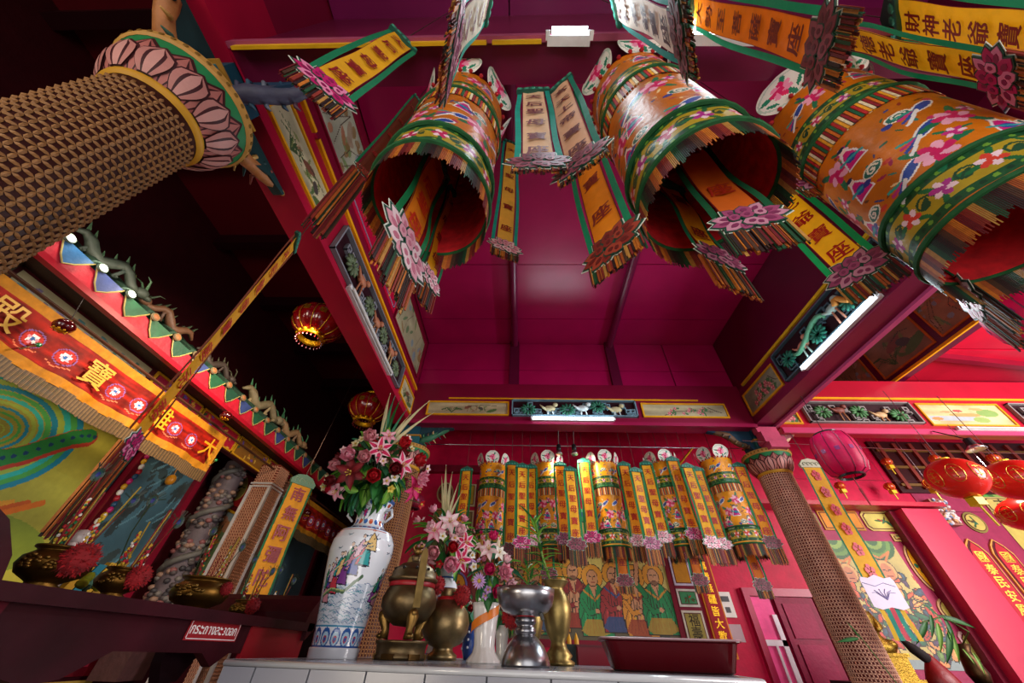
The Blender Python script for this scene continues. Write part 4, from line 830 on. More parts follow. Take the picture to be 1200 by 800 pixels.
# ------------------------------------------------ right bay murals
def guardian(cv, x, y, s, seed):
    rr = random.Random(seed); dk = '#2c1c16'
    cc = ['#c8502a', '#1f5a3a', '#d99050', '#4a3450', '#b0341c', '#5d7a3a', '#d8a060', '#2c4a5a']
    for k in range(110):
        a = rr.uniform(0, 6.28); q = rr.random()**.6; px, py = x+math.cos(a)*s*.55*q, y+s*.75+math.sin(a)*s*.9*q; rx, ry, ro = s*rr.uniform(.05, .15), s*rr.uniform(.025, .06), rr.uniform(0, 3.1)
        cv.ell(px, py, rx+.012, ry+.012, dk, ro); cv.ell(px, py, rx, ry, cc[(k+seed) % 8], ro); cv.ell(px+rx*.2, py+ry*.2, rx*.5, ry*.4, [min(1, c*1.25) for c in srgb(cc[(k+seed) % 8])], ro)
    cv.ell(x, y+s*1.62, s*.22, s*.22, dk); cv.ell(x, y+s*1.62, s*.2, s*.2, '#c9a060'); cv.ell(x, y+s*1.58, s*.14, s*.17, '#c07a52')
    cv.line([(x-s*.08, y+s*1.62), (x-s*.02, y+s*1.6)], .014, dk); cv.line([(x+s*.02, y+s*1.6), (x+s*.08, y+s*1.62)], .014, dk); cv.line([(x-s*.06, y+s*1.49), (x+s*.06, y+s*1.49)], .014, '#7a1c14')
    cv.line([(x-s*.5, y+s*.3), (x-s*.35, y+s*1.0), (x-s*.55, y+s*1.8)], .03, '#6a5a3a'); cv.line([(x-s*.1, y+s*1.8), (x-s*.3, y+s*2.0), (x, y+s*1.86), (x+s*.3, y+s*2.0), (x+s*.1, y+s*1.8)], .025, '#c87838')
    for k in range(3): cv.line([(x+s*.4, y+s*(.2+.2*k)), (x+s*.62, y+s*(.5+.3*k)), (x+s*.5, y+s*(.9+.3*k))], .025, cc[(k+2) % 8])
def mural_cv(w, h, seed, green='#5f8a3a', bg='#b8a860'):
    cv = Canvas(w, h, 80, bg); cv.noise(.12, 8, seed)
    for s in (0, 1):
        x = w*(.25+.5*s); 
        for k, c_ in enumerate(('#2f5a2c', green, '#3f7034', '#86a84c', '#3a6a34')): cv.ell(x, h*1.02, w*(.26-.045*k), h*(.2-.034*k), c_)
    cv.rect(w*.47, h*.8, w*.53, h, '#9a5a3a'); cv.rect(0, 0, w, h*.06, '#8a9a9a')
    return cv
cv = mural_cv(1.18, 1.42, 4); guardian(cv, .3, .1, .56, 1); guardian(cv, .86, .08, .6, 2)
b = MB('#a03058'); FW.box(b, 4.3, 6.18, 1.0, 3.05, 0, .012); rm = struct('mural_panel', b, PAINT, wb); picture('guardian_mural', cv, FW.off(4.45, 1.16), rm, d=.02)
for k, (x, y, w_, h_, sh, fr, fd, tx) in enumerate(((4.34, 2.72, .36, .28, 'rnd', '#8a8a4a', '#c9b04a', None), (4.74, 2.72, .62, .28, 'rect', '#c8862a', '#d98a1c', None), (5.40, 2.72, .6, .28, 'rnd', '#c0a85a', '#c2b55a', None), (4.48, 2.6, .0, 0, 'rect', '', '', None), (5.68, 1.95, .3, .6, 'oval', '#c8a070', '#d99a10', None), (5.68, 1.6, .34, .3, 'oval', '#c8a070', '#b0a04c', None), (5.70, 1.22, .36, .32, 'rnd', '#c8a0a0', '#a8a858', '吉祥'), (5.68, 2.58, .3, .1, 'rect', '#c0a060', '#b8a85a', None))):
    if w_: plaque(x, y, w_, h_, sh, fr, fd, 50+k, rm, txt=tx)
b = MB('#9a2a50'); FW.box(b, 6.46, 10.4, 1.0, 3.5, 0, .012); rm2 = struct('mural_panel', b, PAINT, wb)
cv = mural_cv(1.7, 2.2, 9, '#4f9a3a', '#c2ae50'); guardian(cv, .9, .2, .75, 5); picture('guardian_mural', cv, FW.off(7.5, 1.16), rm2, d=.02)
plaque(6.95, 2.72, .3, .3, 'oval', '#8a7a3a', '#c9b45a', 61, rm2); plaque(7.5, 3.0, .5, .26, 'rnd', '#b0a060', '#c2b060', 62, rm2, txt='吉'); plaque(8.3, 3.0, .5, .26, 'rnd', '#b0a060', '#c9903a', 63, rm2)
for k, x in enumerate((6.62, 6.98)):
    t = thing('couplet_board', (x+.15, 5.98, 1.2), ['pointed red board with gold characters right of the pilaster', 'second pointed red board with gold characters, nearer the right edge'][k], 'sign')
    pts = [(x, 1.2), (x+.3, 1.2), (x+.3, 2.45), (x+.24, 2.56), (x+.15, 2.64), (x+.06, 2.56), (x, 2.45)]; cx = x+.15
    b = MB('#d99a4a'); b.prism(FW, pts, .015, .04); b.col('#5a0c1c').prism(FW, [(cx+(a-cx)*.88, 1.2+(c_-1.2)*.985) for a, c_ in pts], .04, .045); b.col('#b82030').prism(FW, [(cx+(a-cx)*.74, 1.2+(c_-1.2)*.965) for a, c_ in pts], .045, .05); build('board', b, PAINT, t)
    for i, ch in enumerate('國泰民安風調雨'): b = MB('#f6c04a'); letter(b, ch, FW, cx, 2.40-.155*i, .13, .053, bold=.05); build('character', b, GILT, t)

# dark carved lattice under the roof behind the oval lanterns
b = MB('#3a1014'); FW.box(b, 6.3, 9.8, 3.3, 4.2, .0, .05); ql = struct('lattice_panel', b, PAINT, wb)
for k in range(12): b = MB('#8a3a30'); FW.box(b, 6.4+.28*k, 6.46+.28*k, 3.35, 4.15, .05, .09); build('slat', b, PAINT, ql)
for k in range(3): b = MB('#7a5a2a'); FW.box(b, 6.35, 9.75, 3.4+.3*k, 3.44+.3*k, .05, .08); build('rail', b, PAINT, ql)
# ================================================================== left aisle: shrine front with tiled eave
FA = Fr((-3.4, 0, 0), Y_, Z_)
t = thing('shrine_eave', (-3.45, 3.4, 3.15), 'long tiled shrine eave with red and green pointed edge along the left aisle', 'roof'); EV = t
b = MB('#b01428'); b.box(-3.46, -3.40, .6, 6.2, 3.19, 3.235); build('fascia_board', b, ENAMEL, t)
b = MB('#3a2218'); b.box(-4.28, -3.46, .6, 6.2, 3.235, 3.27); build('soffit', b, PAINT, t)
n = 20
ORD = 'first second third fourth fifth sixth seventh eighth ninth tenth eleventh twelfth thirteenth fourteenth fifteenth sixteenth seventeenth'.split()
for k in range(n):
    y = 1.14+.27*k-.135
    b = MB('#c4142c'); b.prism(FA, [(y-.134, 3.235), (y+.134, 3.235), (y+.134, 3.37), (y-.134, 3.37)], -.035, .0); build('red_tooth', b, STUCCO, t)
    b = MB(['#1c4a80', '#1f5a8a', '#3a4a80', '#1f5a38', '#1c4a34'][min(k, 4) if k < 4 else 2+k % 3]); b.prism(FA, [(y+.135-.125, 3.40), (y+.135+.125, 3.40), (y+.135+.05, 3.29), (y+.135, 3.245), (y+.135-.05, 3.29)], -.025, .012)
    b.col('#b0a05a').tube([FA.p(y+.01, 3.40, .012), FA.p(y+.085, 3.29, .012), FA.p(y+.135, 3.243, .014), FA.p(y+.185, 3.29, .012), FA.p(y+.26, 3.4, .012)], .006, 5); build('drip_tile', b, STUCCO, t)
    b = MB('#2c4a38'); b.tube([(-3.40, y, 3.40), (-3.75, y, 3.62), (-4.2, y, 3.95)], .045, 8); build('roof_tile', b, STUCCO, t)
b = MB('#1d2a22'); b.prism(Fr((0, .6, 0), X_, Z_), [(-3.42, 3.37), (-4.25, 3.9), (-4.25, 3.95), (-3.42, 3.42)], -5.6, 0); build('roof_deck', b, PAINT, t)
for k in range(n):                                              # round lamps on the tile ends, the first three lit
    y = 1.305+.27*k; lit = k < 3; c = Vector((-3.375, y, 3.405))
    q = thing('eave_lamp', c, 'round lamp on the shrine eave, %s' % (['lit, nearest the big lattice column', 'lit, second from the big lattice column', 'lit, third from the big lattice column'][k] if lit else 'unlit amber, %s beyond the lit ones' % ORD[k-3]), 'lamp', None if lit else 'unlit lamps along the shrine eave')
    b = MB('#5a6a5a' if lit else '#8a7a5a'); b.lathe([(0, -.012), (.034, -.01), (.04, .0), (.036, .014), (.03, .014)], 16); me = mesh_of('rim', b, PAINT)
    rot = Matrix.Rotation(R(75), 4, 'Y'); o = link('rim', me, q, rot)
    b = MB('#ffffff' if lit else '#a8683c'); b.ball((0, 0, .012), .03, .03, .012, 12, 6); link('bulb', mesh_of('bulb', b, GLOWS if lit else STUCCO), q, rot)
    if lit: l = bpy.data.lights.new('bulb_light', 'POINT'); l.energy = 2; l.color = (1, .85, .7); l.shadow_soft_size = .03; qq = bpy.data.objects.new('bulb_light', l); COL.objects.link(qq); qq.parent = q; qq.location = (.06, 0, .02)
def beast(p, d, s, label, cols, seed):
    rr = random.Random(seed); t = thing('roof_figure', p, label, 'figurine'); p = Vector(p); d = Vector(d).normalized(); sd = d.cross(Z_)
    b = MB(cols[0]); pts = [p + d*(s*(-.5+k/9.0)) + Vector((0, 0, s*(.14+.10*math.sin(k*1.25)))) for k in range(10)]
    b.tube(pts, [s*.02, s*.05, s*.07, s*.08, s*.08, s*.08, s*.07, s*.06, s*.06, s*.05], 8); build('body', b, STUCCO, t, smooth=True)
    b = MB(cols[1])
    for k in range(1, 9):
        q = pts[k]; b.tube([q+Vector((0, 0, s*.05)), q-d*s*.05+Vector((0, 0, s*.17))], [s*.025, .002], 5)
    build('back_spines', b, STUCCO, t)
    for k in (2, 4, 6, 8):
        b = MB(cols[2]); q = pts[k]; b.tube([q, q+d*s*.05+Vector((0, 0, -s*.08)), Vector((q.x, q.y, p.z))], [s*.05, s*.03, s*.025], 6); b.ball(Vector((q.x, q.y, p.z+s*.02))+d*s*.03, s*.05, s*.03, s*.02, 6, 4); build('leg', b, STUCCO, t, smooth=True)
    h = pts[-1]+d*s*.06+Vector((0, 0, s*.05)); b = MB(cols[0]); b.ball(h, s*.1, s*.075, s*.08, 9, 6, (d, sd, Z_)).ball(h+d*s*.1-Vector((0, 0, s*.02)), s*.07, s*.05, s*.035, 8, 5, (d, sd, Z_)); b.col(cols[1])
    for w_ in (-1, 1): b.tube([h+sd*w_*s*.03+Vector((0, 0, s*.06)), h+sd*w_*s*.08-d*s*.06+Vector((0, 0, s*.18)), h+sd*w_*s*.1-d*s*.14+Vector((0, 0, s*.2))], [s*.02, s*.014, .002], 5)
    build('head', b, STUCCO, t, smooth=True); return t
dz = lambda x: 3.44+(-3.40-x)*.62
beast((-3.52, 1.62, 3.50), (.1, 1, 0), 0.60, 'dark dragon figure on the shrine eave beside the lit lamps', ('#3a4236', '#4a6a4a', '#2f3a30'), 1)
beast((-3.52, 2.35, 3.50), (0, -1, 0), 0.55, 'brown beast figure on the shrine eave beyond the lit lamps', ('#5a3a24', '#3a4a34', '#4a3020'), 2)
beast((-3.52, 3.0, 3.50), (.1, 1, 0), 0.52, 'dark curled beast on the shrine eave, behind the long yellow strip', ('#3c3028', '#4a4a34', '#3a2a20'), 3)
beast((-3.50, 3.9, 3.50), (.1, 1, 0), 0.72, 'pale green dragon with tall crest midway along the shrine eave', ('#8a7a58', '#3f7a50', '#a08a60'), 4)
beast((-3.50, 4.7, 3.50), (.1, 1, 0), 0.65, 'tan and green dragon at the far end of the shrine eave', ('#a07a50', '#4a8a58', '#8a6a48'), 5)
# white and blue painted figure block by the big column
t = thing('roof_figure', (-3.5, 1.12, 3.5), 'white blue and pink painted ornament just below the big lattice column', 'figurine')
b = MB('#d9c8b8'); b.obox((-3.5, 1.12, 3.57), .03, .12, .07)
for k in range(4): b.col(['#3a58a8', '#c87a6a', '#e0d0c0', '#3a58a8'][k]).obox((-3.49, 1.03+.06*k, 3.66), .03, .016, .05)
build('body', b, STUCCO, t)
b = MB('#c07a68')
for k in range(4): b.ball((-3.466, 1.08+.07*(k % 2), 3.55+.05*(k//2)), .012, .03, .024, 8, 5)
b.col('#3450a0').box(-3.468, -3.46, 1.0, 1.24, 3.568, 3.576).box(-3.468, -3.46, 1.11, 1.118, 3.5, 3.64); build('painted_flower', b, STUCCO, t)
# lintel above the cloth: pale picture, then red and gold panels
FLn = Fr((-3.7, 0, 0), Y_, Z_)
b = MB('#4a1018'); FLn.box(b, .4, 6.4, 2.98, 3.24, -.08, 0); lt = struct('trim_9', b, PAINT)
cv = Canvas(1.2, .2, 90, '#a39a72'); cv.noise(.15, 6, 2)
for k in range(16): cv.ell(.08+.07*k, .1+.05*math.sin(k*2.3), .035, .02, ['#4a7a78', '#7a6a8a', '#3f6a5a'][k % 3], k); 
cv.line([(.05, .05), (.3, .12), (.6, .07), (.9, .14), (1.15, .08)], .01, '#6a5a6a'); picture('lintel_picture', cv, FLn.off(1.45, 3.01), lt, d=.006)
for k in range(5):
    cv = Canvas(.62, .2, 90, ['#a01838', '#b0142c', '#8a5a1c', '#a01c2c', '#9a6a20'][k]); rr = random.Random(k)
    for q in range(14): cv.ell(rr.random()*.62, rr.random()*.2, .03, .014, ['#c9862a', '#6a4a9a', '#d0a03c', '#3a4a2a'][q % 4], rr.uniform(0, 3))
    picture('lintel_picture', cv, FLn.off(2.75+.7*k, 3.01), lt, d=.006)
    b = MB('#c8901c')
    for a in ((0, .66, -.02, 0), (0, .66, .2, .22), (-.02, 0, -.02, .22), (.64, .66, -.02, .22)): FLn.off(2.73+.7*k, 3.01).box(b, *a, 0, .02)
    build('panel_frame', b, PAINT, lt)
# carved pillars capital ornament left top (0-50, 300-340)
b = MB('#3a3420'); FLn.box(b, .9, 1.4, 3.0, 3.22, 0, .06); b.col('#6a4a24')
for k in range(12): b.ball(FLn.p(.95+.04*k, 3.1+.05*math.sin(k*2), .06), .03, .02, .02, 7, 4)
build('carved_block', b, STUCCO, lt, smooth=True)
# ---- embroidered altar valance
def valance(x, y0, y1, zt, zb_, label, text, seed, s=1.0):
    L = y1-y0; H = zt-zb_; t = thing('embroidered_valance', (x, (y0+y1)/2, zb_), label, 'valance'); F = Fr((x, y0, zb_), Y_, Z_)
    fr_h = H*.2; cv = Canvas(L, H-fr_h, 115, '#92190a'); cv.noise(.35, 24, seed); h = H-fr_h; bd = h*.16
    cv.rect(0, 0, L, bd, '#bf7c1c'); cv.rect(0, h-bd, L, h, '#bf7c1c'); cv.rect(0, 0, bd, h, '#bf7c1c'); cv.rect(L-bd, 0, L, h, '#bf7c1c')
    rr = random.Random(seed)
    for k in range(int(L/.03)): cv.line([(k*.03, 0), (k*.03+.02, bd)], .006, '#c07810', .5); cv.line([(k*.03, h-bd), (k*.03+.015, h)], .006, '#c07810', .5)
    n = max(3, int(L/.22))
    for k in range(n):
        xx = bd+ (L-2*bd)*(k+.5)/n
        if k % 3 == 1 and text: continue
        r = h*.17; yy = h*(.5+.06*math.sin(k*2)); cv.ell(xx, yy, r, r*.92, '#8a5a9a', ring=.88); cv.ell(xx, yy, r*.8, r*.75, '#c8322a'); cv.flower(xx, yy, r*.5, ['#e8c8d8', '#c0d0f0', '#e090a0'][k % 3], '#f4f0f0', 7, k)
        cv.ell(xx, yy, r*.18, r*.18, '#3a6ab0'); cv.line([(xx-r, yy-r), (xx-r*.3, yy-r*1.3), (xx+r, yy-r*.9)], .008, '#e87850')
    wv = lambda U, V: .018*np.sin(U*L*11+seed)*(1-V)+.008*np.sin(U*L*29)*(1-V)
    picture('valance_cloth', cv, F.off(0, fr_h), t, VALC, wave=wv)
    if text:
        for i, ch in enumerate(text):
            k = [q for q in range(n) if q % 3 == 1][i] if i < len([q for q in range(n) if q % 3 == 1]) else 0
            xx = bd+(L-2*bd)*(k+.5)/n; b = MB('#dca018'); letter(b, ch, F, xx, fr_h+h*.5, h*.5, .035, bold=.012); build('gold_character', b, CARD, t)
    b = MB(); q = 0; xx = 0
    while xx < L:
        b.col(['#6a5030', '#80623a', '#4e3a20'][q % 3]); F.box(b, xx, xx+.0075, rr.random()*.012, fr_h+.01, .0+.018*math.sin(xx*11+seed), .003+.018*math.sin(xx*11+seed)); xx += .0095; q += 1
    tag(build('fringe', b, FRINGE, t), kind='stuff'); return t
valance(-3.48, 1.10, 3.70, 3.0, 2.48, 'large red and gold embroidered altar valance with tan fringe', '殿寶雄大', 3)
valance(-3.5, 5.55, 7.7, 3.0, 2.42, 'small red embroidered valance with gold border beyond the yellow prayer banner', None, 5)
b = MB('#4a2a1c'); b.tube([(-3.48, .9, 3.03), (-3.48, 7.8, 3.03)], .014, 6); tag(build('curtain_rail', b, WOOD, None), 'dark rail the embroidered valances hang from', 'rail')
# dark red glass lamps hanging before the valance
for k, (px, py, r, lab) in enumerate(((75, 382, .052, 'dark red glass lamp with gold foot, nearest, before the big valance'), (203, 461, .045, 'dark red glass lamp beside the long yellow strip'), (265, 487, .05, 'dark red glass lamp at the far corner of the big valance'), (360, 601, .05, 'dark red glass lamp before the small far valance'))):
    c = at(px, py, X=-3.3); t = thing('glass_lamp', c-Vector((0, 0, r)), lab, 'lamp')
    b = MB('#4a0408'); b.ball(c, r*1.15, r*1.15, r*.95, 20, 12); build('glass_globe', b, GLASSY, t, smooth=True)
    b = MB('#c8901c'); b.lathe([(r*.5, -r*.92), (r*.62, -r*.8), (r*.66, -r*.7), (r*.3, -r*1.0), (0, -r*1.0)], 14, c); b.lathe([(r*.4, r*.86), (r*.3, r*1.0), (0, r*1.02)], 14, c)
    for q in range(8): a = q*PI/4; b.ball(c+Vector((math.cos(a)*r*.72, math.sin(a)*r*.72, -r*.72)), r*.16, n=6, m=4)
    build('gold_mount', b, GILT, t, smooth=True)
    b = MB('#201410'); b.tube([c+Vector((0, 0, r)), (-3.43, c.y, 3.17)], .003, 5); build('cord', b, FRINGE, t)
for k, (px, py) in enumerate(((45, 404), (184, 480), (253, 539))):
    c = at(px, py, X=-3.462); b = MB('#0c7a3a'); b.ball(c, .018, n=10, m=6); b.col('#6a4a1c').tube([c, c+Vector((.02, -.06, -.09))], .006, 5); tag(build('green_bead_pin', b, GLASSY, None, smooth=True), ['green bead pin at the left of the big valance', 'green bead pin right of the long yellow strip', 'green bead pin at the lower far corner of the valance'][k], 'ornament')
# ---- wall behind: dragon mural, teal doorway, stone dragon pillar, gilt panels
FWl = Fr((-4.3, 0, 0), Y_, Z_)
cv = Canvas(2.5, 1.75, 120, '#b8b040'); cv.noise(.18, 7, 8)
cv.ell(.6, .25, .9, .35, '#2f6a34'); cv.ell(1.3, .1, .7, .28, '#3f7a2c'); cv.ell(.2, .5, .5, .25, '#1f6a5a', .3); cv.ell(1.9, .3, .5, .2, '#7a8a2c')
for k in range(12): cv.ell(1.35, .98, .64-.048*k, .50-.04*k, ['#1c90a8', '#4fb050', '#30c0b0', '#a8c048'][k % 4], .25, ring=.90)
for k in range(9): cv.ell(.5+.02*k, 1.25, .45-.045*k, .34-.035*k, ['#1f80a8', '#5ab83c', '#2cb8b8', '#b0c048'][k % 4], -.3, ring=.88)
P_ = [(1.0+.1*k, .62+.05*k+.1*math.sin(k*.8)) for k in range(11)]
cv.line(P_, .17, '#c0402c'); cv.line([(a, b_+.02) for a, b_ in P_], .13, '#2a8a3c')
for (a, b_) in [(1.0+.05*k, .64+.025*k+.1*math.sin(k*.4)) for k in range(22)]: cv.ell(a, b_, .02, .016, '#12446a')
for k in range(7): cv.line([(.9+.05*k, .3+.02*k), (1.25+.07*k, .36+.05*math.sin(k*2)), (1.5+.1*k, .46+.03*k)], .05, ['#d9701c', '#e09a2c', '#c85a1c'][k % 3]); 
cv.line([(.4, 1.1), (.6, .8), (.9, .7), (.7, .5), (1.0, .35)], .04, '#1f9a8a'); cv.line([(.2, 1.3), (.45, 1.05), (.6, 1.2), (.8, 1.1)], .05, '#28a8a0')
b = MB('#2a3a54'); FWl.box(b, 1.03, 3.58, 1.42, 3.22, 0, .012); dm = struct('mural_panel', b, PAINT, wl); picture('dragon_mural', cv, FWl.off(1.06, 1.45), dm, d=.016)
b = MB('#7a0c24'); FWl.box(b, 3.6, 3.68, 1.0, 3.1, 0, .08); FWl.box(b, 4.45, 4.53, 1.0, 3.1, 0, .08); FWl.box(b, 3.6, 4.53, 2.98, 3.06, 0, .08); d2 = struct('door_2', b, ENAMEL)
cv = Canvas(.77, 1.9, 70, '#4a7078'); cv.noise(.15, 5, 4); rr = random.Random(4)
for k in range(46): cv.ell(rr.random()*.77, rr.random()*1.9, rr.uniform(.02, .06), rr.uniform(.05, .17), '#333c38', rr.uniform(-.7, -.2), a=.75)
for k in range(20): x, y = rr.random()*.77, rr.random()*1.9; cv.line([(x, y), (x+.12, y+.14), (x+.16, y+.3)], .018, '#6fa0a8', .8)
picture('marbled_door_leaf', cv, FWl.off(3.68, 1.05), d2, d=.02)
t = thing('twisted_garland', (-4.12, 3.62, 1.3), 'twisted red white and yellow garland hanging beside the marbled teal door', 'garland')
for k in range(26): b = MB(['#b01428', '#e8e0d8', '#d9a01c', '#c01868', '#1c4a6a'][k % 5]); z = 1.45+.055*k; b.ball((-4.14+.014*math.cos(k), 3.60+.014*math.sin(k), z), .024, .024, .032, 8, 5); build('twist', b, SATIN, t, smooth=True)
b = MB('#8a7a3a'); b.tube([(-4.14, 3.6, 2.86), (-4.14, 3.6, 3.05), (-4.28, 3.6, 3.05)], .004, 5); build('cord', b, FRINGE, t)
b = MB('#d98a14'); c = at(200, 562, X=-4.2); b.ball(c, .05, .05, .06, 12, 8).tube([c+Vector((0, 0, .05)), c+Vector((-.06, 0, .35))], .004, 5); tag(build('yellow_lantern', b, PLASTIC, None, smooth=True), 'tiny yellow lantern at the top of the marbled teal door', 'lantern')
t = thing('stone_dragon_pillar', (-4.05, 4.74, .9), 'grey and pink carved dragon pillar right of the marbled teal door', 'pillar')
b = MB('#55464a'); b.lathe([(.14, .9), (.14, 3.1)], 14, (-4.05, 4.74, 0)); build('shaft', b, STUCCO, t, smooth=True)
b = MB('#4a2a2a'); b.box(-4.2, -3.9, 4.58, 4.9, .9, 1.5); build('plinth', b, STUCCO, t)
rr = random.Random(9); b = MB('#5a5650'); b.tube([(-4.05+.16*math.cos(k*.55), 4.74+.16*math.sin(k*.55), 1.5+.045*k) for k in range(34)], .035, 7); build('stone_dragon', b, STUCCO, t, smooth=True)
b = MB()
for k in range(260): a = rr.uniform(0, 6.28); b.col(['#6a625c', '#7a4644', '#342f32', '#8a6a58', '#4a3f3e'][k % 5]); b.ball((-4.05+.135*math.cos(a), 4.74+.135*math.sin(a), 1.5+1.55*rr.random()), rr.uniform(.025, .05), .045, .03, 6, 4)
tag(build('cloud_relief', b, STUCCO, t, smooth=True), kind='stuff')
gp = MB('#5a1418'); FWl.box(gp, 4.92, 6.9, 1.2, 3.2, 0, .03); gpo = struct('mural_panel', gp, PAINT, wl)
for k, (y0, w_, z0, h_, bg, kd) in enumerate(((4.98, .6, 1.4, 1.25, '#a8782c', 'scene'), (5.66, .5, 1.4, 1.25, '#b0862c', 'scene'), (6.24, .55, 1.4, 1.25, '#8aa0a8', 'lake'), (5.5, .7, 2.75, .3, '#b0862c', 'scene'))):
    panel(FWl.off(y0, z0, .03), w_, h_, gpo, bg, kd, 70+k, '#c8921c', .03, 70)
b = MB('#b02020'); FWl.box(b, 4.94, 5.44, 2.72, 3.16, .03, .04); b.col('#c8a04a').prism(FWl, disc_pts(5.19, 2.94, .19, .19), .04, .055); b.col('#8a7a3a').prism(FWl, disc_pts(5.19, 2.94, .165, .165), .055, .06); b.col('#3a3020')
for k in range(14): a = k*1.3; b.ball(FWl.p(5.19+.1*math.cos(a)*(k % 3)/2, 2.94+.1*math.sin(a)*(k % 3)/2, .062), .035, .012, .008, 6, 4)
build('roundel', b, PAINT, gpo)
# peach strip tiles under the dragon mural and low pictures seen beneath the table
for k in range(16):
    b = MB('#5a0c18'); FWl.box(b, .9+.27*k, .9+.27*k+.255, .93, 1.08, 0, .02); build('dado_tile', b, TILE, wl)
b = MB('#9a8a80'); FWl.box(b, .9, 5.2, 1.09, 1.14, 0, .05); build('dado_rail', b, PAINT, wl)
cv = Canvas(2.4, .7, 50, '#4a9ab8'); cv.noise(.1, 4, 1); cv.rect(1.6, .1, 2.2, .6, '#c8788a'); cv.rect(1.2, .2, 1.5, .55, '#2a2a34'); cv.rect(.2, .1, .7, .5, '#3a7aa0'); picture('low_picture', cv, FWl.off(1.0, .2), wl, d=.02)
cv = Canvas(1.2, .7, 50, '#a88a3c'); cv.rect(.1, .1, 1.1, .6, '#8a6a2c'); cv.ell(.6, .35, .3, .12, '#4a3a1c'); picture('low_picture', cv, FWl.off(3.55, .2), wl, d=.02)
b = MB('#7a0c24'); FWl.box(b, 6.95, 7.05, .9, 3.0, 0, .08); FWl.box(b, 8.1, 8.2, .9, 3.0, 0, .08); d3 = struct('door_3', b, ENAMEL)
cv = Canvas(1.05, 2.0, 30, '#7fa6b4'); cv.noise(.12, 5, 9); picture('marbled_door_leaf', cv, FWl.off(7.05, .95), d3, d=.02)
# ---- square lattice pier carrying the shrine eave
def pier(x, y, label, h=.13):
    t = thing('lattice_pier', (x, y, .0), label, 'column')
    b = MB('#6a2a1c'); b.box(x-h, x+h, y-h, y+h, 0, 3.1); build('core', b, PAINT, t)
    b = MB('#b9b2b0')
    for i in (-1, 1):
        for j in (-1, 1): b.obox((x+i*h, y+j*h, 1.4), .018, .018, 1.4)
    for z in (2.8, 2.84): b.box(x-h-.02, x+h+.02, y-h-.02, y+h+.02, z-.015, z+.005)
    build('corner_moulding', b, PAINT, t)
    b = MB('#c08a6c')
    for F in (Fr((x+h, y-h, 0), Y_, Z_), Fr((x-h, y-h, 0), X_, Z_)):
        for i in range(1, 8): F.box(b, 2*h*i/8-.006, 2*h*i/8+.006, .2, 3.08, .001, .01)
        for j in range(86): F.box(b, 0, 2*h, .22+.0333*j, .232+.0333*j, .001, .01)
    tag(build('lattice', b, PAINT, t), kind='stuff')
    return t
pier(-3.55, 4.85, 'square lattice pier with white corner mouldings under the shrine eave')
pier(-3.55, 5.35, 'narrow square lattice pier directly behind the nearer one', .09)
b = MB('#b07a3c'); p0 = Vector((-3.38, 5.12, 2.75)); b.tube([p0, p0+Vector((.04, .1, .15)), p0+Vector((.02, .22, .24)), p0+Vector((.05, .3, .38))], [.03, .05, .045, .06], 9); b.col('#3a5a3a').lathe([(.05, -.1), (.06, 0)], 10, p0); tag(build('gilt_finial', b, GILT, None, smooth=True), 'gilt scroll bracket on top of the square lattice pier', 'bracket')
# ---- yellow prayer banner with red characters
def wide_banner(mid, u, w, L, text, label, cloth, ink, side='#126a3a', head='#5a7a58', lotus=None, tilt=0):
    v = (Z_ + u*tilt).normalized(); F = Fr(mid, u, v); t = thing('prayer_banner', mid, label, 'banner')
    b = MB(cloth); b.sheet(lambda a, q: F.p((a-.5)*w, q*L, .008*math.sin(q*8)), 3, 20); build('cloth', b, CLOTH, t, smooth=True)
    for s in (-1, 1): b = MB(side); b.sheet(lambda a, q: F.p(s*w*.54+(a-.5)*w*.1, q*L, .008*math.sin(q*8)), 1, 16); build('ribbon', b, CLOTH, t, smooth=True)
    n = len(text)
    for i, ch in enumerate(text): b = MB(ink); letter(b, ch, F, 0, L*(n-i-.5)/n, min(w*.62, L/n*.72), .014, bold=.05); build('character', b, CARD, t)
    b = MB(head); b.prism(F, [(-w*.62, L), (w*.62, L), (w*.66, L+w*.2), (w*.4, L+w*.45), (0, L+w*.55), (-w*.4, L+w*.45), (-w*.66, L+w*.2)], -.015, .02); b.col('#8a9a78')
    for q in range(4): b.tube([F.p((q-1.5)*w*.25+w*.1*math.cos(a), L+w*.2+w*.1*math.sin(a), .022) for a in [k*.6 for k in range(8)]], .004, 4)
    build('header', b, CARD, t); return t, F
t, F = wide_banner(Vector((-2.93, 4.62, 1.42)), Vector((.55, .84, 0)), .26, 1.36, '南無阿彌陀佛', 'yellow prayer banner with red characters beside the square lattice pier', '#f0a010', '#8c0a10')
b = MB('#4a3a34'); b.tube([F.p(0, 1.45), Vector((-2.6, 4.4, 5.49))], .006, 5); build('chain', b, STEEL, t)
# ---- long narrow yellow strip seen edge on, crossing the left aisle
p0 = at(80, 606, X=-1.46); p1 = at(341, 266, X=-1.46); mid = Vector((-1.46, 1.17, p0.z)); L = p1.z-p0.z
un = Vector((.62, -.78, 0)).normalized()
un = Vector((-1.46, 1.17, 0)).normalized(); un = (un*.96 + Vector((1.17, 1.46, 0)).normalized()*.28).normalized()
strip3(mid+Vector((0, 0, .28)), un, .19, L-.33, '天后聖母寶座元君', 'long yellow strip seen nearly edge on, slanting across the left aisle', cloth='#f0a80c', ink='#c0201c', tone='magenta', fringe=.30, seed=77, ceil_z=5.3, lw=.8, ribbon='#8a3a10')
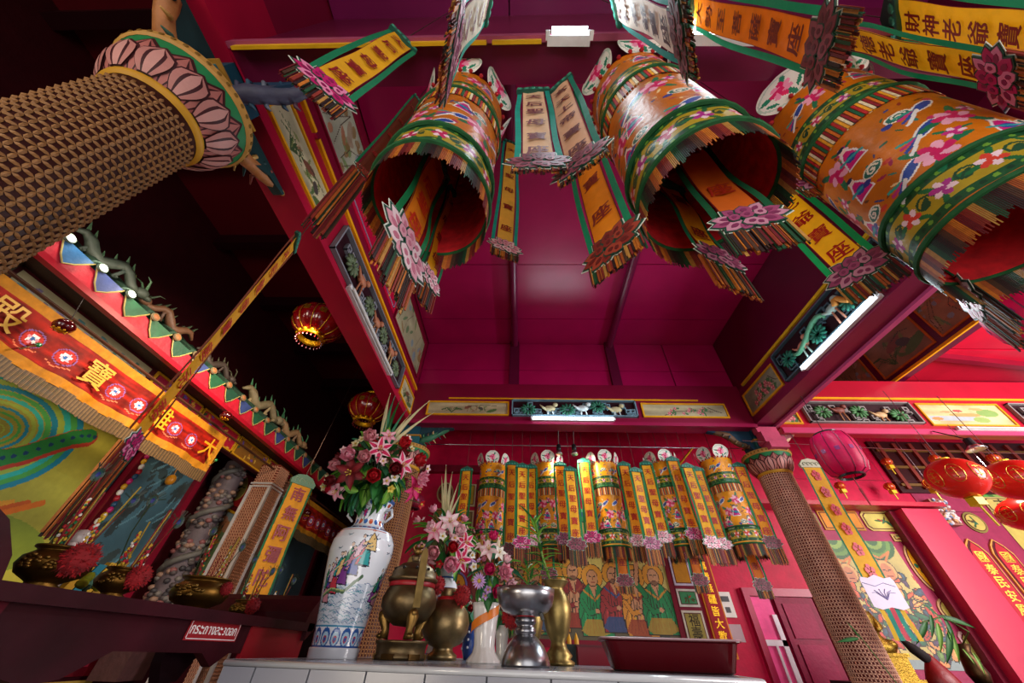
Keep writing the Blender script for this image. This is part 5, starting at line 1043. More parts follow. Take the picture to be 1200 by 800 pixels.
# ---- lanterns of the left aisle
def palace_lantern(c, r, label, ztop=5.5):
    t = thing('palace_lantern', c-Vector((0, 0, r*1.05)), label, 'lantern', 'red and gold ribbed lanterns in the left aisle'); n = 10
    fn = lambda a, z: 1+.045*abs(math.cos(a*n/2))-.03
    b = MB('#8a0810'); b.lathe([(r*math.sin(PI*k/14+.0)*1.0+.001, r*.78*math.cos(PI*k/14)) for k in range(2, 13)], 60, c, rfn=lambda a, z: .94+.08*abs(math.sin(a*n/2))); build('shade', b, GLASSY, t, smooth=True)
    for q in range(n):
        a = 2*PI*q/n; b = MB('#d9a02c'); b.tube([c+Vector((math.cos(a)*r*.965*math.sin(PI*k/14), math.sin(a)*r*.965*math.sin(PI*k/14), r*.785*math.cos(PI*k/14))) for k in range(2, 13)], r*.022, 6); build('rib', b, GILT, t, smooth=True)
        a += PI/n; b = MB('#b8841c'); b.obox(c+Vector((math.cos(a), math.sin(a), 0))*r*1.012, r*.12, r*.12, .002, (Vector((-math.sin(a), math.cos(a), 0)), Z_, Vector((math.cos(a), math.sin(a), 0)))); build('gold_sign', b, GILT, t)
    b = MB('#d9a414'); b.lathe([(r*.36, -r*.70), (r*.5, -r*.76), (r*.52, -r*.86), (r*.46, -r*.9), (r*.4, -r*.86), (r*.34, -r*.7)], 24, c, rfn=lambda a, z: 1+.04*math.sin(a*12))
    b.lathe([(r*.36, r*.70), (r*.46, r*.78), (r*.4, r*.86), (.0, r*.88)], 24, c)
    for q in range(12): a = 2*PI*q/12; b.ball(c+Vector((math.cos(a)*r*.5, math.sin(a)*r*.5, -r*.76)), r*.09, n=7, m=5)
    build('gold_mount', b, GILT, t, smooth=True)
    b = MB('#6a1a20')
    for q in range(20): a = 2*PI*q/20; b.tube([c+Vector((math.cos(a)*r*.47, math.sin(a)*r*.47, -r*.88)), c+Vector((math.cos(a)*r*.49, math.sin(a)*r*.49, -r*1.0))], .003, 4); b.ball(c+Vector((math.cos(a)*r*.49, math.sin(a)*r*.49, -r*1.02)), r*.035, n=6, m=4)
    tag(build('bead_fringe', b, GLASSY, t), kind='stuff')
    b = MB('#1a1010'); b.tube([c+Vector((0, 0, r*.88)), Vector((c.x, c.y, ztop))], .004, 5); build('cord', b, FRINGE, t)
palace_lantern(at(373, 379, X=-2.35), .27, 'red and gold ribbed lantern hanging beside the unlit tube of the left beam')
palace_lantern(at(432, 478, X=-2.45)-Vector((0, 0, 0)), .30, 'red and gold ribbed lantern above the tall flower vase')
# dangling chain lamp by the eave end
c = at(268, 600-60, X=-3.2)
# ================================================================== left altar table with censers
FT = Fr((-1.2, 0, 0), Y_, Z_)
t = thing('altar_table', (-1.5, 1.8, 0), 'long dark red altar table with upturned ends carrying brass censers', 'table')
b = MB('#300610'); b.box(-1.82, -1.18, .86, 2.53, 1.26, 1.295); build('tabletop', b, WOOD, t)
b = MB('#320711'); b.prism(FT, [(.88, 1.26), (2.5, 1.26), (2.5, 1.165), (1.9, 1.17), (1.82, 1.13), (1.74, 1.17), (1.35, 1.175), (1.24, 1.12), (1.16, 1.11), (1.0, 1.15), (.88, 1.12)], -.045, -.01); build('apron', b, WOOD, t)
for y0, s in ((.87, -1), (2.46, 1)):
    b = MB('#3a0812'); b.prism(FT, [(y0, 1.295), (y0-s*.05, 1.295), (y0-s*.03, 1.34), (y0+s*.03, 1.40), (y0+s*.09, 1.425), (y0+s*.14, 1.41), (y0+s*.15, 1.37), (y0+s*.11, 1.33), (y0+s*.06, 1.26), (y0, 1.22)], -.62, .02); build('upturned_end', b, WOOD, t)
for (x, y) in ((-1.24, .95), (-1.24, 2.4), (-1.76, .95), (-1.76, 2.4)):
    b = MB('#50091a'); b.box(x-.035, x+.035, y-.04, y+.04, 0, 1.26); build('leg', b, WOOD, t)
for y in (1.02, 1.66, 2.30):
    b = MB('#1c0810'); b.prism(Fr((-1.3, 0, 0), Y_, Z_), [(y, 1.26), (y+.3, 1.26), (y+.26, 1.17), (y+.18, 1.15), (y+.14, 1.09), (y+.06, 1.08), (y+.02, 1.14)], -.04, 0); build('cloud_bracket', b, WOOD, t)
b = MB('#96141e'); Fq = FT.off(1.60, 1.205, -.008); Fq.box(b, 0, .30, 0, .062, 0, .003); st = tag(build('sticker', b, CARD, None), 'small red and white lettered sticker on the front of the long altar table', 'sticker')
b = MB('#e8dcdc')
for a in ((.006, .294, .004, .0065), (.006, .294, .0555, .058), (.006, .0085, .004, .058), (.2915, .294, .004, .058)): Fq.box(b, *a, .003, .0036)
build('white_line', b, CARD, st)
for i, ch in enumerate('กระถางละ3ดอก'): b = MB('#efe6e2'); letter(b, ch, Fq, .024+.0225*i, .031, .024 if ch not in '' else .02, .0036, bold=.03); build('character', b, CARD, st)
b = MB('#93101e'); FT.box(b, 1.98, 2.5, 1.145, 1.29, -.02, -.004); build('red_front_panel', b, ENAMEL, t)
def pompom(c, r, parent, seed=0, tail=None):
    rr = random.Random(seed); b = MB('#860610'); b.ball(c, r*.85, n=12, m=8)
    for k in range(260):
        d = Vector((rr.gauss(0, 1), rr.gauss(0, 1), rr.gauss(0, 1))).normalized(); q = Vector(c)+d*r*rr.uniform(.86, 1.08); o = d.orthogonal().normalized()*r*.16; p_ = d.cross(o); m_ = Vector(c)+d*r*.6
        b.col(['#92080f', '#6a050c', '#a80a14'][k % 3]); n_ = len(b.v); b.v += [tuple(m_+o), tuple(m_-o*.5+p_*.8), tuple(m_-o*.5-p_*.8), tuple(q)]; b.face(n_, n_+1, n_+3); b.face(n_+1, n_+2, n_+3); b.face(n_+2, n_, n_+3)
    if tail: b.col('#b01420').tube([c, Vector(c)+Vector((0, 0, -tail))], [r*.12, r*.06], 5)
    build('red_pompom', b, VELVET, parent)
def censer(px, py, r, h, label, poms, sticks=6, seed=0, foot=.3, group=None):
    c = at(px, py, Z=1.296); t = thing('brass_censer', c, label, 'censer', group); rr = random.Random(seed)
    pr = [(0, 0), (r*.55, 0), (r*.58, h*.04), (r*.42, h*.12), (r*.48, h*.16), (r*.86, h*.32), (r*1.0, h*.52), (r*.95, h*.72), (r*.74, h*.86), (r*.72, h*.9), (r*.84, h*.95), (r*.85, h), (r*.78, h), (r*.7, h*.9)]
    b = MB('#6a4a1c'); b.lathe(pr, 40, c); build('bowl', b, BRASS, t, smooth=True)
    b = MB('#3a2a20'); b.lathe([(r*.72, h*.9), (0, h*.92)], 20, c); build('ash', b, PAINT, t)
    b = MB('#7a5a28'); d0 = (Vector((0, 0, 1.2))-c); d0.z = 0; d0.normalize(); sd = d0.cross(Z_)
    for k in range(18): a = (rr.random()-.5)*1.0-.5; dd = (d0*math.cos(a)+sd*math.sin(a)*-1); b.ball(c+dd*r*.97+Vector((0, 0, h*(.58+.3*(rr.random()-.5)))), r*.13, r*.07, r*.07, 6, 4)
    tag(build('relief_dragon', b, BRASS, t, smooth=True), kind='stuff')
    for a_, rp in poms: pompom(c+(d0*math.cos(a_)-sd*math.sin(a_))*(r*1.02)+Vector((0, 0, h*.7)), rp, t, seed)
    for k in range(sticks):
        a = rr.uniform(0, 6.28); q = c+Vector((math.cos(a)*r*.4, math.sin(a)*r*.4, h*.9)); l = rr.uniform(.09, .2); e = q+Vector((math.cos(a)*.02+rr.uniform(-.01, .01), math.sin(a)*.02, l))
        b = MB(['#7a1418', '#a88a2c', '#5a2a18'][k % 3]); b.tube([q, e], .0022, 5); build('joss_stick', b, PAINT, t)
    for k in range(2):                                             # tinsel flower spikes
        q = c+sd*(k-.5)*r*.7+Vector((0, 0, h*.95)); b = MB()
        for m in range(44): z = m/44*.11*(1+.3*k)*h/.1; b.col(['#c01828', '#d9a82c', '#e8e0d0', '#b01838', '#1c6a3a', '#c9a020'][rr.randint(0, 5)]); w_ = .016*(1-m/46); b.ball(q+Vector((rr.uniform(-w_, w_)-.1*z, rr.uniform(-w_, w_), z)), .0042, .0042, .005, 5, 4)
        tag(build('tinsel_spike', b, SATIN, t), kind='stuff')
    for k in range(2):                                             # peacock feathers
        q = c+sd*(k-.5)*r*.9+Vector((0, 0, h*.9)); e = q+Vector((.0, 0, .16+.05*k))+sd*.05*(k-.5)-d0*.03
        b = MB('#2a3a1c'); b.tube([q, (q+e)/2+sd*.01, e], .0018, 4); f = build('peacock_feather', b, PAINT, t)
        b = MB('#26301a'); ax = (sd, d0, Z_); b.ball(e, .014, .002, .022, 10, 6, ax).col('#0c3a34').ball(e+d0*.001, .011, .002, .016, 10, 6, ax).col('#141c6a').ball(e+d0*.002, .006, .002, .009, 8, 5, ax)
        for m in range(14): a = rr.uniform(.2, 2.9); b.col('#2a3418').tube([e, e+sd*math.cos(a)*.035+Z_*math.sin(a)*.04], .0007, 3)
        build('feather_eye', b, SATIN, f)
    return t
censer(43, 690, .078, .095, 'brass censer at the near end of the long altar table, beside the upturned end', [(.45, .045)], seed=1)
censer(128, 700, .062, .075, 'small dark brass censer second from the near end of the table', [(.6, .036)], seed=2)
censer(222, 719, .118, .135, 'largest brass censer with dragon relief in the middle of the long table', [(.85, .03)], 8, seed=3)
censer(281, 727, .078, .09, 'brass censer near the table\'s far end, half hidden by a red pompom', [(.4, .042)], 7, seed=4)
censer(315, 730, .055, .065, 'smallest brass censer at the far end of the long altar table', [(.7, .028)], 4, seed=5)
# gilt sleeve, porcelain head figure and yellow flower between the censers
c = at(80, 650, X=-1.42); c.z = 1.296; t = thing('porcelain_figure', c, 'white and pink porcelain fairy figure behind the near censer', 'figurine')
b = MB('#e6d0c4'); b.lathe([(.03, 0), (.034, .05), (.02, .09), (.012, .1)], 14, c); b.ball(c+Vector((0, 0, .125)), .024, .024, .028, 12, 8); build('body', b, GLAZE, t, smooth=True)
b = MB('#c8b8b0'); b.lathe([(.025, .13), (.03, .15), (.018, .165), (0, .17)], 14, c); b.col('#2a1c1c').tube([c+Vector((.02, -.02, .15)), c+Vector((.026, .0, .155)), c+Vector((.02, .02, .15))], .002, 4); build('headdress', b, GLAZE, t, smooth=True)
t = thing('gilt_flag_stand', at(100, 690, X=-1.55), 'yellow folded paper offering behind the second censer', 'offering'); c = worg(t); c.z = 1.296; t.location = c; ORG[t.name] = c
for k in range(4): b = MB(['#c8921c', '#1c7a8a', '#d9a82c', '#a87a1c'][k]); b.obox(c+Vector((0, -.06+.035*k, .05)), .01, .015, .05+.012*k, (X_, (Y_+Z_*.0).normalized(), (Z_-Y_*-.35).normalized())); build('paper_leaf', b, CARD, t)
c = at(110, 676, X=-1.4); c.z = 1.33; t = thing('yellow_rose', Vector((c.x, c.y, 1.296)), 'artificial yellow and pale green rose between the two nearest censers', 'flower')
for k in range(9): a = k*2.4; b = MB(['#c9c820', '#8ac0a0', '#d9d43a'][k % 3]); q = c+Vector((.008*math.cos(a), .03*(k % 3-1)+.01*math.sin(a), .005*(k % 4))); b.ball(q, .012, .02, .014, 8, 5, (X_, (Y_*math.cos(a)+Z_*math.sin(a)), (Z_*math.cos(a)-Y_*math.sin(a)))); build('petal', b, PETAL, t, smooth=True)
b = MB('#3a4a2a'); b.tube([(c.x, c.y, 1.296), c], .006, 6); build('stem', b, LEAF, t)
# ================================================================== tiled offering altar in front
A0, A1 = Vector((-1.02, 1.607, 0)), Vector((.70, 1.40, 0)); ua = (A1-A0).normalized(); va = Z_.cross(ua); LA = (A1-A0).length
TA = thing('tiled_altar', (A0+A1)/2+va*.6, 'offering altar faced and topped with pale glazed tiles', 'altar')
FTp = Fr(A0+Vector((0, 0, 1.16)), ua, va); FFr = Fr(A0+Vector((0, 0, 0)), ua, Z_)
b = MB('#6a6a70'); FTp.box(b, .01, LA-.01, .01, 1.78, -1.16, -.012); build('core', b, PAINT, TA)
b = MB('#c8ccd0'); b.tube([FTp.p(0, .0, -.009), FTp.p(LA, .0, -.009)], .0095, 8); b.tube([FTp.p(LA, 0, -.009), FTp.p(LA, 1.78, -.009)], .0095, 8); b.tube([FTp.p(0, 0, -.009), FTp.p(0, 1.78, -.009)], .0095, 8); build('edge_trim', b, GLAZE, TA, smooth=True)
tp = MB('#9da0a8'); FTp.box(tp, .002, .198, .002, .198, -.012, 0); tm = mesh_of('tile', tp, TILE, tuple(FTp.o))
for i in range(9):
    for j in range(9):
        if (i+1)*.2 < LA+.08: link('tile', tm, TA, Matrix.Translation(FTp.p(.124-.2+i*.2 if i else .0, j*.2) - worg(TA)))
fp = MB('#9a9ca6'); FFr.box(fp, .003, .197, -.197, -.003, -.008, .004); fm = mesh_of('tile', fp, TILE, tuple(FFr.o))
for i in range(8):
    for j in range(5): link('tile', fm, TA, Matrix.Translation(FFr.p(.124+i*.2, 1.145-j*.2) - worg(TA)))
fp = MB('#9a9ca6'); FFr.box(fp, .003, .121, -.197, -.003, -.008, .004); fm = mesh_of('tile', fp, TILE, tuple(FFr.o))
for j in range(5): link('tile', fm, TA, Matrix.Translation(FFr.p(0, 1.145-j*.2) - worg(TA)))
ZT = 1.1605
# ------------------------------------------------ flowers, one mesh of each kind and colour
def petal_sheet(b, M, L, W, cup, curl, c1, c2, n=5, tip=.85):
    n0 = len(b.f)
    def fn(u, v):
        w = W*math.sin(PI*min(1, .08+v*.92)**tip)*(u-.5)*2 if v < .999 else 0
        return M @ Vector((w, L*v*math.cos(curl*v), L*math.sin(curl*v)*v + cup*(abs(u-.5)*2)**2*W))
    b.sheet(fn, 4, n)
    for q in range(n0, len(b.f)): b.fc[q] = lin(c2 if ((q-n0) % 4 in (1, 2)) else c1)
_FL = {}
def flower_mesh(kind, c1, c2, c3='#d9b84a'):
    k = (kind, c1, c2)
    if k in _FL: return _FL[k]
    b = MB(c1)
    if kind == 'lily':
        for q in range(6): petal_sheet(b, Matrix.Rotation(q*PI/3, 4, 'Z') @ Matrix.Rotation(R(38 if q % 2 else 30), 4, 'X'), .085, .021, .3, -.55, c1, c2, 6)
        b.col(c3)
        for q in range(5): a = q*1.257; b.tube([(0, 0, 0), (math.cos(a)*.012, math.sin(a)*.012, .045)], .0016, 4).ball((math.cos(a)*.012, math.sin(a)*.012, .047), .004, n=5, m=4)
    elif kind == 'rose':
        for ring, (n, L, W, tl) in enumerate(((6, .05, .026, 30), (5, .045, .023, 52), (5, .038, .020, 68), (3, .032, .015, 80))):
            for q in range(n): petal_sheet(b, Matrix.Rotation(q*2*PI/n+ring*.6, 4, 'Z') @ Matrix.Translation((0, .006, 0)) @ Matrix.Rotation(R(tl), 4, 'X'), L, W, .35, .5, c2 if ring > 1 else c1, c1 if q % 2 else c2, 5, .6)
    elif kind == 'daisy':
        for q in range(16): petal_sheet(b, Matrix.Rotation(q*PI/8, 4, 'Z') @ Matrix.Rotation(R(18+8*(q % 2)), 4, 'X'), .045, .0065, .2, -.2, c1, c2, 4)
        b.col(c3).ball((0, 0, .008), .012, .012, .007, 9, 5)
    elif kind == 'small':
        for q in range(5): petal_sheet(b, Matrix.Rotation(q*1.257, 4, 'Z') @ Matrix.Rotation(R(22), 4, 'X'), .02, .008, .2, 0, c1, c2, 3)
        b.col(c3).ball((0, 0, .005), .005, n=6, m=4)
    elif kind == 'peony':
        for ring, (n, L, W, tl) in enumerate(((8, .06, .022, 22), (8, .054, .02, 42), (7, .046, .018, 58), (6, .038, .014, 74))):
            for q in range(n): petal_sheet(b, Matrix.Rotation(q*2*PI/n+ring*.4, 4, 'Z') @ Matrix.Rotation(R(tl), 4, 'X'), L, W, .5, .3, c1, c2, 5, .6)
    elif kind == 'leaf':
        petal_sheet(b, Matrix.Identity(4), .11, .026, .3, -.35, c1, c2, 6, 1.0)
    elif kind == 'blade':
        petal_sheet(b, Matrix.Identity(4), .34, .012, .4, -.25, c1, c2, 9, .5)
    elif kind == 'bamboo':
        petal_sheet(b, Matrix.Identity(4), .12, .010, .3, -.25, c1, c2, 6, .8)
    _FL[k] = mesh_of(kind, b, LEAF if kind in ('leaf', 'blade', 'bamboo') else PETAL, smooth=True); return _FL[k]
PAL = {'red': ('#b00c1c', '#d01828'), 'pink': ('#e890a8', '#f4c0cc'), 'hot': ('#f6cdd8', '#d8185c'), 'pale': ('#f0c4cc', '#f8e0e0'), 'white': ('#f4f0e8', '#fffaf0'), 'mag': ('#c8125a', '#e83a80'), 'lil': ('#c088d0', '#e0b8e8'), 'dark': ('#6a0814', '#8a0c1c'), 'yel': ('#e0c83a', '#f0e070'), 'blush': ('#d98a94', '#eab0b4'), 'grn': ('#1c5a24', '#2f7a34'), 'lgr': ('#5a9a2c', '#8abf4a'), 'cream': ('#c8c090', '#e8dcb0'), 'teal': ('#2f7a5a', '#4f9a70')}
def orient(p, n, s, roll=0):
    z = Vector(n).normalized(); x = z.orthogonal().normalized(); y = z.cross(x)
    return Matrix.Translation(p) @ Matrix((x, y, z)).transposed().to_4x4() @ Matrix.Rotation(roll, 4, 'Z') @ Matrix.Scale(s, 4)
def bloom(par, kind, pal, p, n, s=1, roll=0):
    c1, c2 = PAL[pal]; return link({'leaf': 'leaf', 'blade': 'blade_leaf', 'bamboo': 'leaf', 'small': 'blossom'}.get(kind, kind), flower_mesh(kind, c1, c2), par, orient(Vector(p)-worg(par), n, s, roll))
def leaf(par, pal, p, d, s=1, kind='leaf', up=None):    # y axis of the leaf along d
    y = Vector(d).normalized(); x = y.cross(up or Z_); x = x.normalized() if x.length > .01 else X_; z = x.cross(y); c1, c2 = PAL[pal]
    return link('blade_leaf' if kind == 'blade' else 'leaf', flower_mesh(kind, c1, c2), par, Matrix.Translation(Vector(p)-worg(par)) @ Matrix((x, y, z)).transposed().to_4x4() @ Matrix.Scale(s, 4))
def bouquet(C, rad, spec, root, label, name='flower_bouquet', leaves=40, seed=0, extra=14, epal=('blush', 'pale', 'pink'), fs=1.0):
    """spec: (pixel x, pixel y, kind, palette, scale) for the blooms the photo shows; C centre, root where stems meet"""
    rr = random.Random(seed); t = thing(name, root, label, 'flowers'); C = Vector(C); root = Vector(root)
    def onball(px, py):
        d = (at(px, py, T=1)-CAM).normalized(); oc = CAM-C; b_ = oc.dot(d); q = b_*b_-(oc.length_squared-rad*rad)
        tt = -b_-math.sqrt(q) if q > 0 else -b_; return CAM+d*tt
    st = MB('#2c4a22')
    for (px, py, kind, pal, s) in spec:
        s *= .85 if kind == 'lily' else 1.05
        p = onball(px, py); n = ((p-C).normalized() + (CAM-p).normalized()*.7).normalized(); bloom(t, kind, pal, p, n, s*fs, rr.uniform(0, 6)); st.tube([root, (root+C)/2, p-n*.01], .0022, 4)
    for k in range(extra):
        d = Vector((rr.gauss(0, 1), rr.gauss(0, 1), abs(rr.gauss(0, .8)))).normalized(); p = C+d*rad*rr.uniform(.75, 1.0); bloom(t, rr.choice(['rose', 'small', 'small', 'rose']), rr.choice(epal), p, d, fs*rr.uniform(.7, 1.1), rr.uniform(0, 6)); st.tube([root, (root+C)/2, p], .0022, 4)
    for k in range(leaves):
        d = Vector((rr.gauss(0, 1), rr.gauss(0, 1), rr.gauss(-.15, .8))).normalized(); p = C+d*rad*.55; leaf(t, rr.choice(['grn', 'grn', 'teal', 'lgr']) if k % 5 else 'lgr', p, (d+Vector((0, 0, -.25))).normalized(), fs*rr.uniform(.8, 1.35))
    build('stems', st, LEAF, t); return t
# ---- tall painted vase
vc = Vector((-.868, 2.14, ZT)); t = thing('painted_vase', vc, 'tall blue and white porcelain vase painted with robed figures over waves', 'vase'); H_ = .52
prof = [(.110, 0), (.113, .035), (.106, .04), (.112, .10), (.128, .20), (.150, .33), (.163, .42), (.160, .47), (.138, .515), (.100, .535), (.088, .545), (.080, .56), (.080, .60), (.088, .64), (.108, .675), (.116, .685), (.110, .69)]
pz = np.array([q[1] for q in prof]); pr_ = np.array([q[0] for q in prof]); cvw, cvh = .9, .69
cv = Canvas(cvw, cvh, 300, '#dfe3ea'); rr = random.Random(3); cv.noise(.03, 9, 1); cv.rect(0, .11, .9, .27, '#c8d2de')
cv.rect(0, .0, cvw, .036, '#d4d8e0'); cv.rect(0, .038, cvw, .045, '#1f4f9a')
for k in range(15):                                     # lotus-panel border at the foot
    x = .06*k+.03; cv.ell(x, .072, .028, .034, '#2456a0'); cv.ell(x, .068, .02, .024, '#a8c8dc'); cv.ell(x, .064, .011, .013, '#b03858'); cv.ell(x, .064, .007, .007, '#2456a0')
cv.rect(0, .108, cvw, .114, '#3a8ab0')
for k in range(420):                                    # waves
    x, y = rr.random()*cvw, .12+.155*rr.random()**1.1; cv.line([(x, y), (x+.018, y+.006), (x+.036, y-.002)], .003, rr.choice(['#3a5a8a', '#5a7fa8', '#7a92a8', '#3a8a9a', '#8a9aa8']), .8)
for cx in (.10, .40, .70):                                  # robed figures riding the clouds, mounting to the right
    for k in range(16):
        x = cx-.10+.0135*k; y = .25+.0115*k+.034*math.sin(k*2.2); x0_, y0_ = x, y; c_ = ['#7a3a8a', '#2f8a6a', '#c88a9a', '#3a4a9a', '#d9b0c0', '#c03a4a', '#2a9a9a', '#e0c080'][k % 8]
        g = 1.5
        cv.poly([(x-.018*g, y-.03*g), (x+.02*g, y-.034*g), (x+.012*g, y+.01*g), (x+.003*g, y+.028*g), (x-.008*g, y+.012*g)], '#2a2430'); cv.poly([(x-.015*g, y-.027*g), (x+.016*g, y-.03*g), (x+.010*g, y+.008*g), (x+.002*g, y+.024*g), (x-.006*g, y+.01*g)], c_)
        cv.ell(x+.002, y+.034*g, .008, .010, '#2a2430'); cv.ell(x+.002, y+.033*g, .006, .0075, '#e8cdb8'); cv.line([(x-.01, y), (x-.036, y-.02)], .005, c_); cv.line([(x+.006, y+.005), (x+.026, y+.035)], .003, '#4a3a2a')
    cv.line([(cx-.1, .22), (cx-.04, .245), (cx+.03, .235), (cx+.1, .30)], .014, '#4a6a4a'); cv.line([(cx-.1, .225), (cx-.04, .25), (cx+.03, .24)], .006, '#a8b87a')
for k in range(22):                                     # flying birds
    x, y = .05+rr.random()*cvw*.95, .40+.08*rr.random(); cv.line([(x-.012, y+.004), (x, y), (x+.010, y+.006)], .004, '#1f3a5a'); cv.line([(x-.008, y-.004), (x+.006, y+.003)], .003, '#3a7a8a')
cv.rect(0, .515, cvw, .53, '#2f5f9f'); cv.rect(0, .505, cvw, .509, '#b84a3a')
for k in range(18): cv.ell(.05*k+.025, .56, .018, .014, '#c85a3a' if k % 2 else '#3a6ab0')
for cx in (.10, .33, .55, .78): cv.flower(cx, .605, .022, '#c8286a', '#6a4a9a', 7, 0, '#2f7a5a'); cv.ell(cx, .605, .05, .04, '#8a5a3a', ring=.94)
for k in range(16): cv.ell(.056*k+.03, .657, .02, .01, '#b04a2a' if k % 2 else '#2f5f9f')
cv.rect(0, .67, cvw, .69, '#2f5f9f')
fn = lambda U, V: (lambda a, q: (vc.x+q*np.cos(a), vc.y+q*np.sin(a), vc.z+V*cvh))(2*PI*U-PI*.75, np.interp(V*cvh, pz, pr_))
link('painted_body', canvas_mesh('painted_body', cv, fn, GLAZE, tuple(vc), True), t)
b = MB('#d8dce2'); b.lathe([(0, .002), (.109, .0), (.111, .004)], 40, vc); b.lathe([(.110, .69), (.1, .685), (.078, .64), (.07, .6), (0, .6)], 40, vc); build('inner_neck', b, GLAZE, t, smooth=True)
for s in (-1, 1):
    b = MB('#c9cdd6'); q = vc+Vector((s*.084, -.02, .60)); b.tube([q+Vector((0, 0, .03)), q+Vector((s*.035, -.005, .035)), q+Vector((s*.045, -.005, .0)), q+Vector((s*.01, 0, -.03))], [.008, .009, .008, .006], 7); build('handle', b, GLAZE, t, smooth=True)
C1 = at(438, 551, Y=2.05); SP1 = [(445, 527, 'lily', 'hot', 1.1), (470, 545, 'lily', 'hot', 1.15), (484, 571, 'lily', 'mag', 1.35), (396, 574, 'lily', 'pink', .9), (412, 553, 'lily', 'dark', 1.35), (438, 556, 'rose', 'red', 1.25), (471, 521, 'rose', 'red', 1.15), (486, 540, 'rose', 'red', 1.3), (461, 549, 'rose', 'dark', 1.2), (411, 534, 'rose', 'pink', 1.25), (428, 536, 'rose', 'blush', 1.15), (434, 514, 'rose', 'blush', 1.2), (490, 560, 'peony', 'pink', 1.1), (455, 512, 'lily', 'pink', .8), (396, 545, 'rose', 'blush', 1.0), (440, 512, 'small', 'pale', 1.2), (462, 559, 'small', 'white', 1.5), (453, 563, 'small', 'pale', 1.4), (458, 572, 'small', 'yel', 1.3), (478, 514, 'small', 'pale', 1.4), (482, 526, 'small', 'cream', 1.3), (417, 520, 'small', 'cream', 1.3), (424, 515, 'small', 'cream', 1.2), (403, 527, 'small', 'pale', 1.2), (392, 562, 'rose', 'dark', 1.0), (385, 560, 'small', 'cream', 1.4), (420, 575, 'leaf', 'lgr', .8), (493, 590, 'small', 'red', 1.6), (448, 590, 'leaf', 'lgr', 1), (380, 570, 'small', 'cream', 1.3), (500, 549, 'small', 'pale', 1.5), (449, 540, 'small', 'pale', 1.2)]
bq = bouquet(C1, .235, SP1, vc+Vector((0, 0, .66)), 'large bouquet of pink lilies and red roses in the tall painted vase', leaves=120, seed=4, extra=30, epal=('blush', 'dark', 'dark', 'red'))
for (px, py, pl, s) in ((458, 452, 'teal', 1.1), (466, 455, 'grn', 1.05), (474, 470, 'teal', .9), (478, 478, 'cream', .9), (452, 448, 'cream', 1.0), (500, 458, 'cream', .6), (505, 474, 'cream', .7), (463, 462, 'teal', 1.0)):
    q = C1+Vector((.02, 0, .10)); e = at(px, py, Y=2.0); leaf(bq, pl, q, e-q, (e-q).length/.34, 'blade', up=Vector((0, -1, 0)))
for (px, py, s) in ((388, 600, 1.3), (480, 620, 1.4), (495, 610, 1.2), (372, 590, 1.1), (455, 600, 1.3), (425, 595, 1.1), (470, 605, 1.3), (400, 610, 1.2)):
    q = C1+Vector((0, -.02, -.08)); e = at(px, py, Y=1.95); leaf(bq, 'lgr' if px % 2 else 'grn', q, e-q, s*1.3)
# ---- brass lion-footed censer on a plinth
cc = Vector((-.575, 2.21, ZT)); t = thing('lidded_censer', cc, 'brass lidded censer with lion legs and upright handles on a round plinth', 'censer')
b = MB('#705d40'); b.lathe([(0, 0), (.118, 0), (.122, .012), (.115, .02), (.118, .055), (.125, .06), (.125, .07), (0, .072)], 36, cc); pl_ = build('plinth', b, BRASS, t, smooth=True)
for q in range(6): a = q*PI/3+.3; b = MB('#4a3418'); b.obox(cc+Vector((math.cos(a)*.117, math.sin(a)*.117, .012)), .03, .006, .01, (Vector((-math.sin(a), math.cos(a), 0)), Vector((math.cos(a), math.sin(a), 0)), Z_)); build('plinth_notch', b, BRASS, pl_)
for q in range(3):
    a = -PI/2+.5+q*2*PI/3; d = Vector((math.cos(a), math.sin(a), 0)); b = MB('#8a6a38'); b.tube([cc+d*.105+Z_*.20, cc+d*.115+Z_*.155, cc+d*.095+Z_*.11, cc+d*.10+Z_*.075], [.02, .03, .018, .026], 9); b.ball(cc+d*.13+Z_*.17, .016, n=7, m=5).ball(cc+d*.115+Z_*.085, .022, .022, .012, 8, 5); build('lion_leg', b, BRASS, t, smooth=True)
b = MB('#705d40'); b.lathe([(0, .12), (.06, .125), (.11, .155), (.138, .20), (.138, .235), (.122, .27), (.115, .28)], 40, cc); build('bowl', b, BRASS, t, smooth=True)
b = MB('#a01420'); b.lathe([(.117, .28), (.119, .283), (.119, .298), (.117, .30)], 36, cc); build('red_band', b, SATIN, t, smooth=True)
b = MB('#705d40'); b.lathe([(.117, .30), (.128, .305), (.13, .318), (.118, .325), (.116, .345), (.10, .365), (.07, .385), (.03, .395), (.022, .40), (.03, .412), (.028, .425), (0, .43)], 40, cc); lid = build('lid', b, BRASS, t, smooth=True)
for q in range(10): a = q*2*PI/10; d = Vector((math.cos(a), math.sin(a), 0)); b = MB('#140c06'); b.ball(cc+d*.108+Z_*.356, .008, .008, .008, 8, 5); build('vent_hole', b, PAINT, lid)
b = MB('#8a6a38'); q = cc+Z_*.43; b.ball(q+Z_*.018, .022, .016, .02, 9, 6).ball(q+Vector((.018, -.012, .04)), .014, n=8, m=5).tube([q+Vector((-.015, 0, .01)), q+Vector((-.03, 0, .04)), q+Vector((-.02, 0, .055))], [.006, .005, .003], 6); build('lion_knob', b, BRASS, lid, smooth=True)
for s in (-1, 1):
    d = Vector((math.cos(-1.05 if s > 0 else 2.09), math.sin(-1.05 if s > 0 else 2.09), 0)); sd = d.cross(Z_); b = MB('#8a7040'); F = Fr(cc+d*.135+Z_*.22, sd, Z_); b.prism(F, [(-.018, -.03), (.018, -.03), (.018, .19), (.012, .215), (0, .225), (-.012, .215), (-.018, .19)], -.004, .004); build('handle', b, BRASS, t)
